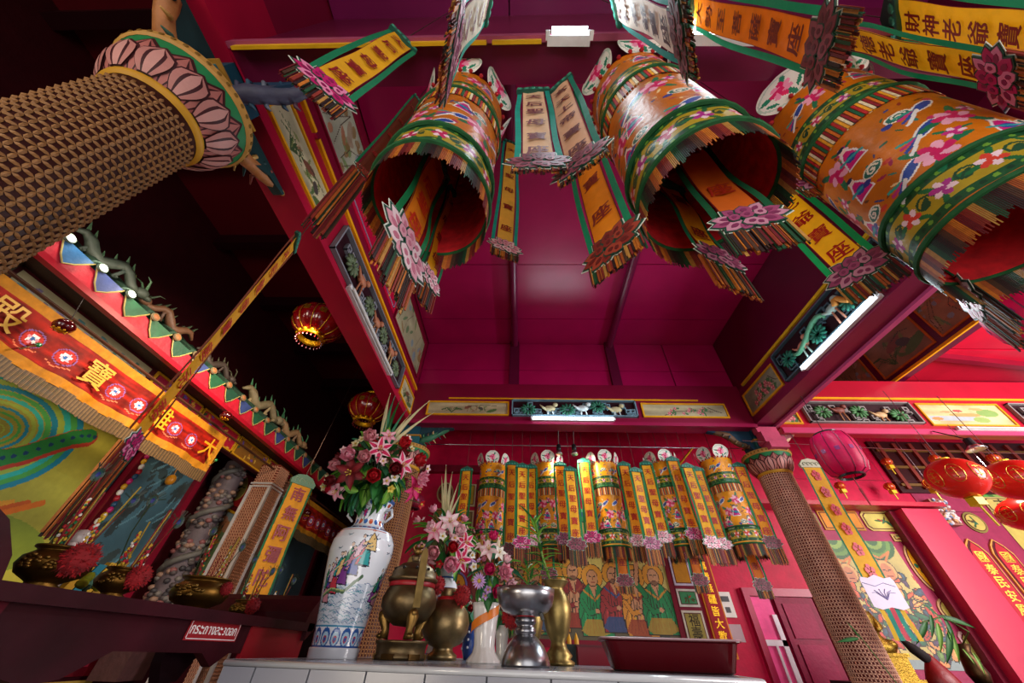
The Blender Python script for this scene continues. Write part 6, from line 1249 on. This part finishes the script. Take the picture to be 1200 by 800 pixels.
# ---- round brass jar with pompoms, and the porcelain vase behind it
gc = Vector((-.41, 2.43, ZT)); t = thing('round_jar', gc, 'round bellied brass jar with red pompoms tied at its neck', 'jar')
b = MB('#8a7450'); b.lathe([(0, 0), (.075, 0), (.078, .02), (.055, .035), (.052, .05), (.09, .065), (.122, .11), (.13, .15), (.12, .195), (.082, .24), (.05, .255), (.047, .28), (.056, .30), (.05, .305), (0, .30)], 36, gc); build('belly', b, BRASS, t, smooth=True)
b = MB('#b01420'); b.lathe([(.06, .248), (.063, .255), (.058, .265)], 24, gc); build('red_band', b, SATIN, t)
pompom(gc+Vector((-.06, -.09, .31)), .05, t, 1, .09); pompom(gc+Vector((.085, -.06, .27)), .052, t, 2, .1)
wc = Vector((-.50, 2.80, ZT)); t = thing('small_painted_vase', wc, 'blue and white porcelain vase partly hidden behind the round brass jar', 'vase')
b = MB('#e2e4ea'); b.lathe([(0, 0), (.07, 0), (.072, .03), (.06, .08), (.075, .2), (.09, .3), (.07, .37), (.045, .4), (.05, .44), (.065, .47), (.06, .47), (0, .42)], 32, wc, cols=['#dde', '#2a5aa0', '#dfe3ea', '#e4e6ec', '#d8e0ea', '#2f62a8', '#e0c8c0', '#c87a8a', '#e8e4e4', '#2a5aa0', '#888888'] if False else None); build('body', b, GLAZE, t, smooth=True)
b = MB('#2a5aa4')
for z, r_ in ((.02, .073), (.34, .083), (.405, .047), (.46, .062)): b.tube([wc+Vector((r_*math.cos(a), r_*math.sin(a), z)) for a in [q*PI/12 for q in range(25)]], .005, 5)
for q in range(14): a = q*2*PI/14; b.col('#b83858' if q % 2 else '#3a6ab0').ball(wc+Vector((.088*math.cos(a), .088*math.sin(a), .28)), .014, .014, .02, 7, 4)
build('blue_bands', b, GLAZE, t)
C2 = at(520, 636, Y=2.72); SP2 = [(527, 612, 'lily', 'pale', 1.2), (510, 622, 'lily', 'pink', 1.1), (538, 622, 'rose', 'pale', 1.2), (545, 635, 'lily', 'hot', 1.0), (527, 658, 'rose', 'pink', 1.4), (539, 655, 'lily', 'hot', 1.25), (509, 646, 'rose', 'blush', 1.3), (500, 655, 'lily', 'blush', 1.0), (530, 640, 'rose', 'red', 1.1), (505, 665, 'rose', 'red', 1.1), (548, 642, 'small', 'white', 1.6), (543, 628, 'small', 'red', 1.6), (533, 630, 'small', 'pale', 1.6), (495, 640, 'small', 'blush', 1.6), (519, 628, 'small', 'white', 1.5), (553, 650, 'small', 'white', 1.5), (487, 645, 'small', 'dark', 1.6), (515, 660, 'small', 'red', 1.5)]
bq2 = bouquet(C2, .24, SP2, wc+Vector((0, 0, .44)), 'bouquet of pale pink lilies in the porcelain vase behind the round brass jar', leaves=70, seed=6, epal=('pale', 'pink', 'blush'))
for (px, py, pl) in ((520, 535, 'cream'), (528, 545, 'cream'), (536, 560, 'cream'), (515, 550, 'cream'), (524, 575, 'teal'), (541, 570, 'cream')):
    e = at(px, py, Y=2.7); q = C2+Vector((.0, 0, .1)); leaf(bq2, pl, q, e-q, (e-q).length/.34, 'blade', up=Vector((0, -1, 0)))
# ---- white fluted vase with orange ribbon and bright bouquet
wv = Vector((-.165, 2.10, ZT)); t = thing('fluted_vase', wv, 'white fluted vase wrapped with an orange ribbon in the middle of the altar', 'vase')
b = MB('#e4dfdc'); b.lathe([(0, 0), (.075, 0), (.076, .008), (.052, .035), (.046, .06), (.052, .12), (.062, .19), (.066, .215), (.062, .215), (.04, .15), (0, .15)], 48, wv, rfn=lambda a, z: 1+.035*math.sin(a*14+z*30)); build('body', b, GLAZE, t, smooth=True)
b = MB('#e0781c'); b.sheet(lambda u, v: wv+Vector((.066*math.cos(-2.9+2.6*u), .066*math.sin(-2.9+2.6*u), .10+.075*u+.035*v)), 16, 2); build('orange_ribbon', b, SATIN, t, smooth=True)
C3 = at(576, 672, Y=2.06); SP3 = [(562, 680, 'daisy', 'lil', 1.1), (583, 690, 'rose', 'mag', 1.25), (574, 667, 'rose', 'mag', 1.2), (590, 670, 'peony', 'pink', 1.2), (596, 684, 'peony', 'pale', 1.0), (573, 645, 'lily', 'pale', 1.1), (578, 632, 'rose', 'mag', 1.1), (566, 640, 'lily', 'pale', 1.0), (585, 648, 'lily', 'white', .8), (556, 664, 'small', 'white', 1.6), (572, 690, 'small', 'lil', 1.5), (569, 697, 'small', 'lil', 1.4)]
bq3 = bouquet(C3, .125, SP3, wv+Vector((0, 0, .20)), 'pink and magenta bouquet with a lilac daisy in the white fluted vase', leaves=44, seed=8, extra=6, epal=('mag', 'pale', 'lil'), fs=.72)
for k in range(9):
    q = at(566+1.5*math.sin(k), 655-6.2*k, Y=2.04); bloom(bq3, 'rose', 'mag' if k % 2 else 'pink', q, (CAM-q).normalized()+Vector((.3*(-1)**k, 0, .2)), .42-.018*k, k)
b = MB('#3a6a2c'); b.tube([wv+Vector((0, 0, .2)), C3, at(567, 603, Y=2.04)], .003, 5).tube([C3, at(584, 640, Y=2.03)], .002, 5); b.col('#e8dcc0').ball(at(584, 637, Y=2.03), .01, .01, .022, 8, 5); build('flower_spike_stem', b, LEAF, bq3)
# ---- small things behind: little white vase, blue vase, brass vases
def little(c, prof, label, name, cat, c0, m=None, n=28, bands=None):
    t = thing(name, c, label, cat); b = MB(c0); b.lathe(prof, n, c); build('body', b, m or GLAZE, t, smooth=True)
    if bands: build('bands', bands, m or GLAZE, t)
    return t
sv = Vector((-.10, 2.5, ZT)); little(sv, [(0, 0), (.04, 0), (.03, .04), (.034, .1), (.045, .15), (.04, .15), (0, .12)], 'small white vase with green sprigs behind the fluted vase', 'small_vase', 'vase', '#dcd8d4')
b1 = bouquet(sv+Vector((0, 0, .2)), .06, [(585, 735, 'small', 'red', 1), (580, 728, 'small', 'white', 1)], sv+Vector((0, 0, .14)), 'small green sprig in the little white vase', 'green_sprig', 26, 3, 2, ('red', 'white'), .6)
lv = Vector((-.30, 2.75, ZT)); tt = little(lv, [(0, 0), (.035, 0), (.05, .05), (.048, .1), (.03, .14), (.032, .17), (0, .16)], 'small dark blue patterned vase left of the fluted vase', 'small_vase', 'vase', '#2c4a94'); b = MB('#d8dce6')
for q in range(20): a = q*.9; b.ball(lv+Vector((.051*math.cos(a), .051*math.sin(a), .03+.005*q)), .007, n=6, m=4)
tag(build('white_dots', b, GLAZE, tt), kind='stuff')
bouquet(lv+Vector((0, 0, .25)), .08, [(552, 712, 'rose', 'red', .9), (549, 728, 'small', 'white', 1.3), (557, 722, 'small', 'pink', 1.3)], lv+Vector((0, 0, .16)), 'small dark bouquet with red and white blossoms in the blue vase', 'small_bouquet', 40, 5, 4, ('white', 'red'), .7)
def brass_vase(c, label, s=1.0, h=.315):
    t = thing('brass_vase', c, label, 'vase'); k = h/.315
    b = MB('#96804c'); b.lathe([(0, 0), (.052*s, 0), (.054*s, .012*k), (.04*s, .022*k), (.048*s, .034*k), (.03*s, .06*k), (.026*s, .08*k), (.04*s, .11*k), (.052*s, .17*k), (.054*s, .21*k), (.045*s, .25*k), (.031*s, .275*k), (.03*s, .285*k), (.05*s, .312*k), (.052*s, .315*k), (.044*s, .31*k), (0, .26*k)], 36, c); build('body', b, BRASS, t, smooth=True); return t
bvc = Vector((.178, 2.12, ZT)); brass_vase(bvc, 'slim brass vase holding the bamboo sprig, right of the steel cup', 1.3)
brass_vase(Vector((.06, 2.45, ZT)), 'slim brass vase behind the steel cup', 1.25, .30)
t = thing('bamboo_sprig', bvc+Vector((0, 0, .25)), 'lucky bamboo sprig with narrow green leaves in the slim brass vase', 'plant')
top = at(628, 612, Y=2.02); base = bvc+Vector((-.01, 0, .27)); b = MB('#7aa04a'); mid = (top+base)/2+Vector((-.012, 0, 0)); b.tube([base, mid, top], [.006, .0055, .004], 7)
for k in range(6): q = base.lerp(top, k/6.); b.col('#a8b86a').ball(q+(Vector((-.012, 0, 0))*math.sin(PI*k/6)), .0072, .0072, .003, 7, 4)
build('stalk', b, LEAF, t, smooth=True)
rr = random.Random(2)
for k in range(34):
    q = base.lerp(top, .18+.82*k/33.) + Vector((-.012, 0, 0)); a = k*2.4; up = .25+.9*(k/33.)**3
    leaf(t, 'lgr' if k % 3 else 'grn', q, Vector((math.cos(a), math.sin(a)*.8, up)), rr.uniform(.75, 1.05), 'bamboo')
# short second sprig
q0 = Vector((.10, 2.0, ZT+.30)); b = MB('#6a9440'); b.tube([Vector((.06, 2.45, ZT+.27)), at(620, 690, Y=2.2), at(617, 662, Y=2.1)], .004, 6); t2 = thing('bamboo_sprig', (.06, 2.45, ZT+.27), 'short bamboo sprig behind the steel cup, left of the tall one', 'plant'); build('stalk', b, LEAF, t2)
for k in range(20): e = at(617+.5*k % 6, 662+1.6*k, Y=2.12); a = k*2.4; leaf(t2, 'lgr' if k % 2 else 'grn', e, Vector((math.cos(a)-.3, math.sin(a)*.8, .6)), rr.uniform(.5, .75), 'bamboo')
# ---- steel oil cup
sc = Vector((.022, 1.80, ZT)); t = thing('steel_cup', sc, 'footed brushed steel oil cup with a red band round its stem', 'cup')
b = MB('#a8a8ac'); b.lathe([(0, 0), (.094, 0), (.095, .006), (.088, .03), (.072, .06), (.048, .085), (.036, .092)], 40, sc); build('foot', b, STEEL, t, smooth=True)
b = MB('#8a8a90'); b.lathe([(.036, .092), (.042, .098), (.042, .112), (.036, .116), (.036, .124), (.043, .13), (.043, .142), (.036, .148), (.036, .16)], 32, sc); build('stem', b, STEEL, t, smooth=True)
b = MB('#b01420'); b.lathe([(.037, .148), (.041, .152), (.041, .160), (.037, .164)], 28, sc); build('red_band', b, SATIN, t)
b = MB('#a8a8ac'); b.lathe([(.03, .150), (.06, .152), (.092, .165), (.112, .188), (.120, .215), (.124, .242), (.120, .243), (.108, .2), (.06, .175), (0, .17)], 40, sc); build('bowl', b, STEEL, t, smooth=True)
b = MB('#151518'); b.tube([sc+Vector((.04, -.03, .175)), sc+Vector((.062, -.045, .155)), sc+Vector((.07, -.05, .135))], [.006, .008, .006], 7); build('tap', b, PLASTIC, t)
pompom(sc+Vector((-.055, .09, .155)), .05, t, 5)
# candle stand with two little yellow candles
kc = at(676, 777, Z=ZT); kc.y = 2.5; kc.x = .30; t = thing('candle_tray', kc, 'dark teal candle tray with two little yellow candles behind the slim brass vase', 'candles')
b = MB('#2a3c3a'); b.box(kc.x-.06, kc.x+.06, kc.y-.03, kc.y+.03, ZT+.05, ZT+.08).box(kc.x-.05, kc.x+.05, kc.y-.02, kc.y+.02, ZT, ZT+.05); build('tray', b, STUCCO, t)
for s in (-.03, .01): b = MB('#e8a81c'); b.lathe([(.012, 0), (.012, .02), (.003, .045), (0, .05)], 10, kc+Vector((s, 0, .08))); build('candle', b, PLASTIC, t, smooth=True)
# small red box behind and red tray in front
bx = Vector((.40, 2.45, ZT)); t = thing('red_box', bx, 'low dark red box behind the big red tray', 'box'); b = MB('#8a0a24'); b.box(bx.x-.1, bx.x+.12, bx.y-.05, bx.y+.08, ZT, ZT+.07); build('box_body', b, ENAMEL, t); b = MB('#6a0818'); b.box(bx.x-.104, bx.x+.124, bx.y-.054, bx.y+.084, ZT+.07, ZT+.078); build('rim', b, ENAMEL, t)
tc_ = Vector((.54, 1.72, ZT)); t = thing('red_tray', tc_, 'large deep red tray with flared sides at the right end of the tiled altar', 'tray')
F = Fr(tc_, ua, va)
def ringq(w, d, z): return [F.p(-w, -d, z), F.p(w, -d, z), F.p(w, d, z), F.p(-w, d, z)]
def rbox(w, d, r_, z, n=5):
    o = []
    for (sx, sy, a0) in ((1, -1, -PI/2), (1, 1, 0), (-1, 1, PI/2), (-1, -1, PI)):
        for k in range(n): a = a0+PI/2*k/(n-1); o.append(F.p(sx*(w-r_)+r_*math.cos(a), sy*(d-r_)+r_*math.sin(a), z))
    return o
rings = [rbox(.19, .10, .03, 0), rbox(.20, .11, .035, .005), rbox(.226, .134, .04, .078), rbox(.238, .146, .045, .082), rbox(.238, .146, .045, .087), rbox(.224, .132, .04, .083), rbox(.19, .10, .03, .01)]
b = MB('#4c020c'); n_ = len(rings[0])
for rg in rings: b.v += [tuple(q) for q in rg]
for i in range(len(rings)-1):
    for k in range(n_): k2 = (k+1) % n_; b.face(i*n_+k, i*n_+k2, (i+1)*n_+k2, (i+1)*n_+k)
b.face(*reversed(range(n_))); b.face(*[(len(rings)-1)*n_+k for k in range(n_)]); build('basin', b, LACQ, t)
b = MB('#b08a90'); q = [p + (F.n*.0) for p in rbox(.239, .147, .046, .087)]; b.tube(q+[q[0]], .0028, 5); build('pale_rim', b, ENAMEL, t)  # thin pale line all round the top edge
# ================================================================== right bay: lanterns, banner, side altar
def wire(a, c, label, sag=.06):
    a, c = Vector(a), Vector(c); b = MB('#b08a90'); b.tube([a.lerp(c, k/10)+Vector((0, 0, -sag*4*(k/10)*(1-k/10))) for k in range(11)], .0035, 5); return tag(build('wire', b, STEEL, None), label, 'wire')
YL = 3.75
wire(at(870, 516, Y=4.36), (9.2, 4.34, 3.25), 'upper wire strung across the right bay under the beam')
wire(at(900, 560, Y=5.6), (9.2, 5.3, 3.3), 'middle wire carrying tiny orange lanterns across the right bay', .03)
wire(at(900, 593, Y=5.85), (9.2, 5.8, 3.0), 'lower thin wire across the right bay', .03)
def oval_lantern(c, rx, rz, label, col, hang, n=16, box=True, group='glossy red oval lanterns at the right edge'):
    t = thing('oval_lantern', c-Vector((0, 0, rz)), label, 'lantern', group)
    b = MB(col); b.lathe([(rx*math.sin(PI*k/16)+.002, rz*math.cos(PI*k/16)) for k in range(1, 16)], 48, c, rfn=lambda a, z: 1+.012*abs(math.sin(a*n/2))); build('shade', b, LPL, t, smooth=True)
    b = MB('#e0a84a')
    for q in range(n//2):                                        # gold print in rings with a sign inside
        a = q*4*PI/n; ax = Vector((math.cos(a), math.sin(a), 0)); sd = Vector((-math.sin(a), math.cos(a), 0)); rr_ = [c+(ax*math.sqrt(max(0, 1-(math.sin(k*.5236)*.45)**2-(math.cos(k*.5236)*.2)**2))*rx*1.012)+Z_*rz*.45*math.sin(k*.5236)+sd*rx*.26*math.cos(k*.5236) for k in range(13)]
        b.tube(rr_, rx*.02, 4)
        for m in range(3): b.tube([c+ax*rx*1.0+Z_*rz*(.2-.2*m)+sd*rx*.13, c+ax*rx*1.01+Z_*rz*(.2-.2*m), c+ax*rx*1.0+Z_*rz*(.2-.2*m)-sd*rx*.13], rx*.02, 4)
        b.tube([c+ax*rx*.98+Z_*rz*.28, c+ax*rx*1.015, c+ax*rx*.98-Z_*rz*.28], rx*.02, 4)
    build('gold_print', b, GILT, t)
    b = MB('#d9a01c'); b.lathe([(rx*.28, rz*.93), (rx*.3, rz*1.02), (0, rz*1.03)], 18, c); b.lathe([(rx*.28, -rz*.93), (rx*.3, -rz*1.0), (0, -rz*1.02)], 18, c); build('gold_cap', b, GILT, t)
    b = MB('#e8d020')
    if box: b.obox(c-Z_*(rz*1.02+rx*.16), rx*.2, rx*.2, rx*.16).tube([c-Z_*(rz*1.05+rx*.3), c-Z_*(rz*1.05+rx*1.1)+X_*.02], rx*.045, 6)
    build('yellow_tassel', b, PLASTIC, t)
    b = MB('#a8a0a8'); b.tube([c+Z_*rz, Vector((c.x, c.y, hang))], .0035, 5); build('cord', b, STEEL, t)
LPL = mat('lantern_plastic_red', .3, vary=.08, coat=.4)
oval_lantern(at(1121, 560, Y=3.5), .215, .185, 'glossy red oval lantern with gold signs and a yellow tassel, left one of three', '#f02418', 3.62)
oval_lantern(at(1192, 562, Y=3.6), .23, .185, 'glossy red oval lantern touching the right edge, upper one', '#f02418', 3.62)
oval_lantern(at(1207, 602, Y=4.25), .25, .17, 'glossy red oval lantern at the right edge below the other two', '#ea1c14', 3.6, box=False)
def tiny_lantern(px, py, Y, label, s=.07):
    c = at(px, py, Y=Y); t = thing('tiny_lantern', c-Z_*s, label, 'lantern', 'tiny orange lanterns on the wires')
    b = MB('#d8401c'); b.ball(c, s, s, s*.85, 14, 9); build('shade', b, LPL, t, smooth=True)
    b = MB('#e0a030')
    for q in range(8): a = q*PI/4; b.tube([c+Vector((math.cos(a)*s*1.02*math.sin(PI*k/8), math.sin(a)*s*1.02*math.sin(PI*k/8), s*.87*math.cos(PI*k/8))) for k in range(1, 8)], s*.04, 4)
    build('gold_rib', b, GILT, t)
    b = MB('#e8c81c'); b.obox(c-Z_*s*1.25, s*.5, s*.5, s*.35).tube([c-Z_*s*1.6, c-Z_*s*2.8], s*.14, 5); build('yellow_tassel', b, PLASTIC, t)
    b = MB('#a8a0a8'); b.tube([c+Z_*s*.8, Vector((c.x, c.y, 5.26))], .003, 4); build('cord', b, STEEL, t)
for (px, py, Y, lab) in ((1039, 541, 5.5, 'tiny orange lantern right of the magenta lantern, upper of the pair'), (1042, 570, 5.8, 'tiny orange lantern right of the magenta lantern, lower of the pair'), (984, 569, 5.8, 'tiny orange lantern just below the magenta lantern'), (926, 571, 5.8, 'tiny orange lantern right of the pale lattice column'), (1096, 538, 4.8, 'tiny orange lantern behind the left red oval lantern'), (1089, 567, 4.8, 'tiny orange lantern peeping out left of the red oval lantern'), (1164, 537, 4.8, 'tiny orange lantern between the two big red oval lanterns')): tiny_lantern(px, py, Y, lab)
def barrel(c, r, h, label, col='#e00c5c', n=10, hang=3.6, tilt=None):
    t = thing('barrel_lantern', c-Z_*h, label, 'lantern')
    pf = [(r*.55, -h), (r*.82, -h*.88), (r*.97, -h*.5), (r, 0), (r*.97, h*.5), (r*.82, h*.88), (r*.55, h)]
    b = MB(col); b.lathe(pf, 50, c, rfn=lambda a, z: .975+.03*abs(math.sin(a*n/2))); build('shade', b, SHD, t, smooth=True)
    for q in range(n):
        a = 2*PI*q/n; b = MB('#7a0c3a'); b.tube([c+Vector((math.cos(a)*p*.985, math.sin(a)*p*.985, z)) for p, z in pf], .0045, 5); build('rib', b, PLASTIC, t)
        a += PI/n; b = MB('#8a1c6a'); b.obox(c+Vector((math.cos(a), math.sin(a), 0))*r*1.006, r*.1, r*.1, .001, (Vector((-math.sin(a), math.cos(a), 0)), Z_, Vector((math.cos(a), math.sin(a), 0)))); build('printed_sign', b, CARD, t)
    b = MB('#1c1418'); b.lathe([(r*.55, -h), (r*.57, -h*1.08), (r*.5, -h*1.1), (r*.45, -h)], 24, c); build('black_ring', b, PLASTIC, t); b = MB('#1c1418'); b.lathe([(r*.55, h), (r*.57, h*1.06), (0, h*1.08)], 24, c); build('black_cap', b, PLASTIC, t)
    b = MB('#a01028'); b.tube([c-Z_*h*1.05, c-Z_*h*1.6], .006, 5).tube([c-Z_*h*1.6, c-Z_*h*2.3], [.016, .006], 6); build('tassel', b, SATIN, t)
    b = MB('#2a1a1c'); b.tube([c+Z_*h*1.05, Vector((c.x, c.y, hang))], .004, 5); build('cord', b, FRINGE, t)
SHD = thin('lantern_cloth', .5, .35)
barrel(at(982, 532, Y=3.6), .20, .225, 'magenta ribbed barrel lantern hanging right of the pale lattice column')
barrel(at(1204, 372, Y=1.55), .17, .15, 'magenta barrel lantern cut by the right edge, high up under the right canopy', hang=5.5)
barrel(at(486, 588, Y=4.9), .12, .085, 'small dark red lantern behind the flower vase, left of the monk mural', '#8a0c2a', hang=5.2)
# lamp fitting over the oval lanterns
c = at(1140, 522, Y=4.1); t = thing('spotlight', c, 'black lamp with white reflector over the red oval lanterns', 'lamp'); b = MB('#16161a'); b.lathe([(0, .1), (.04, .09), (.05, 0), (0, 0)], 14, c); build('housing', b, PLASTIC, t); b = MB('#d8dadc'); b.lathe([(.05, 0), (.1, -.05), (.09, -.055), (0, -.03)], 18, c); build('reflector', b, STEEL, t, smooth=True); b = MB('#16161a'); b.tube([c+Z_*.09, Vector((c.x, 4.36, 3.56))], .008, 5); build('arm', b, PLASTIC, t); spot(t, Vector((0, 0, -.06)), Vector((-.3, 1, -.9)), 60)
# hanging banner with phoenix sign and lotus card, before the guardian mural
a = at(952, 548, Y=4.35); c = at(1026, 683, Y=4.35); mid = Vector(((a.x*.3+c.x*.7), 4.35, c.z)); L = a.z-c.z
t, F = wide_banner(mid, X_, .21, L, '', 'yellow banner with red figures and a pale lotus card before the guardian mural', '#ffc820', '#c81838', side='#1f8a5c', head='#c8ccb0', tilt=-(c.x-a.x)/L*.35)
for k in range(6):
    b = MB('#d83048'); y = L*(k+.5)/6
    for m in range(5): q = m*1.257+.4; b.prism(F, [(math.cos(q)*.03+.025*math.cos(s_), y+math.sin(q)*.04+.03*math.sin(s_)) for s_ in [z*1.047 for z in range(6)]], .013, .015)
    build('red_figure', b, CARD, t)
b = MB('#dcd0e8'); b.prism(F, [(-.17, .02), (-.15, .05), (-.08, .04), (0, .07), (.08, .04), (.15, .05), (.17, .02), (.17, -.2), (.1, -.22), (0, -.2), (-.1, -.22), (-.17, -.2)], .018, .022); b.col('#6a5aa0')
for k in range(6): q = (k-2.5)*.5; b.tube([F.p(.0, -.14, .024), F.p(.07*math.sin(q)-.01, -.08, .024), F.p(.12*math.sin(q), -.10+.05*math.cos(q), .024)], .003, 4)
b.tube([F.p(-.16, -.0, .024), F.p(-.05, -.03, .024), F.p(.05, .0, .024), F.p(.15, -.03, .024)], .003, 4); build('lotus_card', b, CARD, t)
for k, c_ in enumerate(('#e8c010', '#149a88', '#d8485c', '#149a88', '#e8c010')): b = MB(c_); xx = -.13+.052*k; b.sheet(lambda u, v: F.p(xx+u*.045, -.2-.25*v, .01+.01*math.sin(v*4+k)), 1, 8); build('tape', b, CLOTH, t)
b = MB('#8a8a80'); b.tube([F.p(0, L+.1), Vector((F.p(0, L).x, 4.38, 3.55))], .004, 4); build('cord', b, STEEL, t)
# side altar with gilt statue
sa = Vector((4.0, 5.0, 0)); t = thing('side_altar', sa, 'dark side altar with gilt edge below the guardian mural', 'altar')
b = MB('#3a1a14'); b.box(3.62, 4.75, 4.9, 5.6, 0, 1.0); b.col('#1c1010').box(3.58, 4.8, 4.86, 5.62, 1.0, 1.05); build('cabinet', b, WOOD, t)
b = MB('#a8842c'); b.box(3.6, 4.78, 4.845, 4.86, 1.01, 1.04); build('gilt_edge', b, GILT, t)
gc = at(1046, 778, Y=5.0); gx, gy = gc.x, 5.15; t = thing('gilt_statue', (gx, gy, 1.05), 'seated gilt deity statue on a stepped gilt base', 'statue')
b = MB('#8a6a1c'); b.box(gx-.24, gx+.24, gy-.17, gy+.17, 1.05, 1.09).box(gx-.2, gx+.2, gy-.14, gy+.14, 1.09, 1.26).box(gx-.22, gx+.22, gy-.16, gy+.16, 1.26, 1.29); build('stepped_base', b, GILT, t)
b = MB('#9a7a28'); z = 1.29
b.lathe([(.17, 0), (.2, .04), (.17, .09), (.12, .14), (.11, .22), (.13, .3), (.11, .36), (.05, .39), (.045, .41)], 22, (gx, gy, z), rfn=lambda a, z_: 1+.06*math.sin(a*9)*(1 if z_ < .2 else .3))
b.ball((gx, gy, z+.46), .058, .06, .07, 12, 8)
for s in (-1, 1): b.tube([(gx+s*.115, gy, z+.35), (gx+s*.16, gy-.02, z+.22), (gx+s*.05, gy-.13, z+.19)], [.04, .045, .025], 8).ball((gx+s*.04, gy-.14, z+.19), .026, n=8, m=5).ball((gx+s*.12, gy-.1, z+.07), .075, .06, .045, 9, 6)
build('robed_body', b, GILT, t, smooth=True)
b = MB('#a8882c'); b.lathe([(.06, .49), (.065, .52), (.04, .56), (.02, .6), (0, .61)], 14, (gx, gy, z)); build('crown', b, GILT, t, smooth=True)
b = MB('#5a4010'); 
for s in (-1, 1): b.ball((gx+s*.022, gy-.055, z+.475), .009, .006, .004, 6, 4)
b.ball((gx, gy-.062, z+.455), .008, .01, .014, 6, 4).ball((gx, gy-.056, z+.43), .018, .006, .004, 6, 4); build('face', b, GILT, t)
b = MB('#b09038'); b.tube([(gx-.17, gy-.06, z+.1), (gx-.16, gy-.1, z+.5), (gx-.15, gy-.1, z+.72)], .011, 6); build('staff', b, GILT, t)
rc_ = Vector((gx+.42, 5.0, 1.05)); t = thing('red_hat', rc_, 'dark red folded cloth hat with black brush tip beside the gilt statue', 'hat')
b = MB('#8a0814'); b.lathe([(.12, 0), (.13, .03), (.09, .12), (.045, .2), (.02, .24), (0, .25)], 18, rc_, rfn=lambda a, z_: 1+.15*math.cos(2*a)); build('hat_body', b, SATIN, t, smooth=True)
b = MB('#1c1014'); b.tube([rc_+Vector((-.03, 0, .2)), rc_+Vector((-.12, 0, .28)), rc_+Vector((-.2, .0, .36))], [.05, .05, .01], 9); build('brush_tip', b, VELVET, t, smooth=True)
dv = Vector((gx+.80, 4.98, 1.05)); 
t = thing('dark_vase', dv, 'dark bronze vase with drooping bamboo leaves at the lower right', 'vase'); b = MB('#4a3420'); b.lathe([(0, 0), (.06, 0), (.09, .1), (.07, .2), (.05, .26), (.09, .33), (.08, .33), (0, .28)], 26, dv); build('body', b, BRASS, t, smooth=True)
t = thing('bamboo_branch', dv+Z_*.3, 'drooping green bamboo branch in the dark bronze vase', 'plant'); b = MB('#5a7a34'); J = dv+Z_*.3
pts = [J, at(1135, 740, Y=4.7), at(1105, 722, Y=4.6), at(1078, 730, Y=4.6)]; b.tube(pts, .007, 6); build('stem', b, LEAF, t)
for (x0, y0, x1, y1) in ((1100, 722, 1148, 732), (1100, 722, 1082, 705), (1098, 730, 1107, 762), (1110, 735, 1130, 775), (1085, 728, 1078, 752), (1128, 760, 1145, 778), (1112, 740, 1115, 775), (1140, 765, 1158, 790), (1090, 720, 1096, 745), (1105, 722, 1125, 755)):
    p0, p1 = at(x0, y0, Y=4.6), at(x1, y1, Y=4.55); leaf(t, 'grn' if x0 % 3 else 'lgr', p0, p1-p0, (p1-p0).length/.12*1.05, 'bamboo', up=Vector((0, -1, .3)))
t = thing('bamboo_sprig', at(1012, 765, Y=4.6), 'two loose bamboo leaves on a thin stem against the pale lattice column', 'plant'); b = MB('#5a7a34'); b.tube([(3.70, 4.30, .0), at(1010, 748, Y=4.35), at(998, 735, Y=4.35)], .005, 5); build('stem', b, LEAF, t)
for (x0, y0, x1, y1) in ((1006, 745, 994, 728), (1006, 748, 984, 750), (1008, 748, 1000, 738)): p0, p1 = at(x0, y0, Y=4.35), at(x1, y1, Y=4.35); leaf(t, 'grn', p0, p1-p0, (p1-p0).length/.12*1.1, 'bamboo', up=Vector((0, -1, .3)))
# carved white bracket by the pilaster
c = Vector((6.66, 5.90, 2.98)); t = thing('carved_bracket', c, 'small white and blue carved bracket at the top right of the pilaster', 'bracket'); rr = random.Random(3)
b = MB('#a06a5a'); b.box(c.x-.12, c.x+.12, 5.87, 5.98, c.z-.18, c.z+.2); build('block', b, PAINT, t)
b = MB()
for k in range(70): b.col(['#e0d0d0', '#7a8ab0', '#c89a6a', '#e8e0dc'][k % 4]); b.ball((c.x+rr.uniform(-.11, .11), 5.86, c.z+rr.uniform(-.17, .19)), rr.uniform(.015, .035), .02, .022, 7, 5)
tag(build('carving', b, STUCCO, t, smooth=True), kind='stuff')
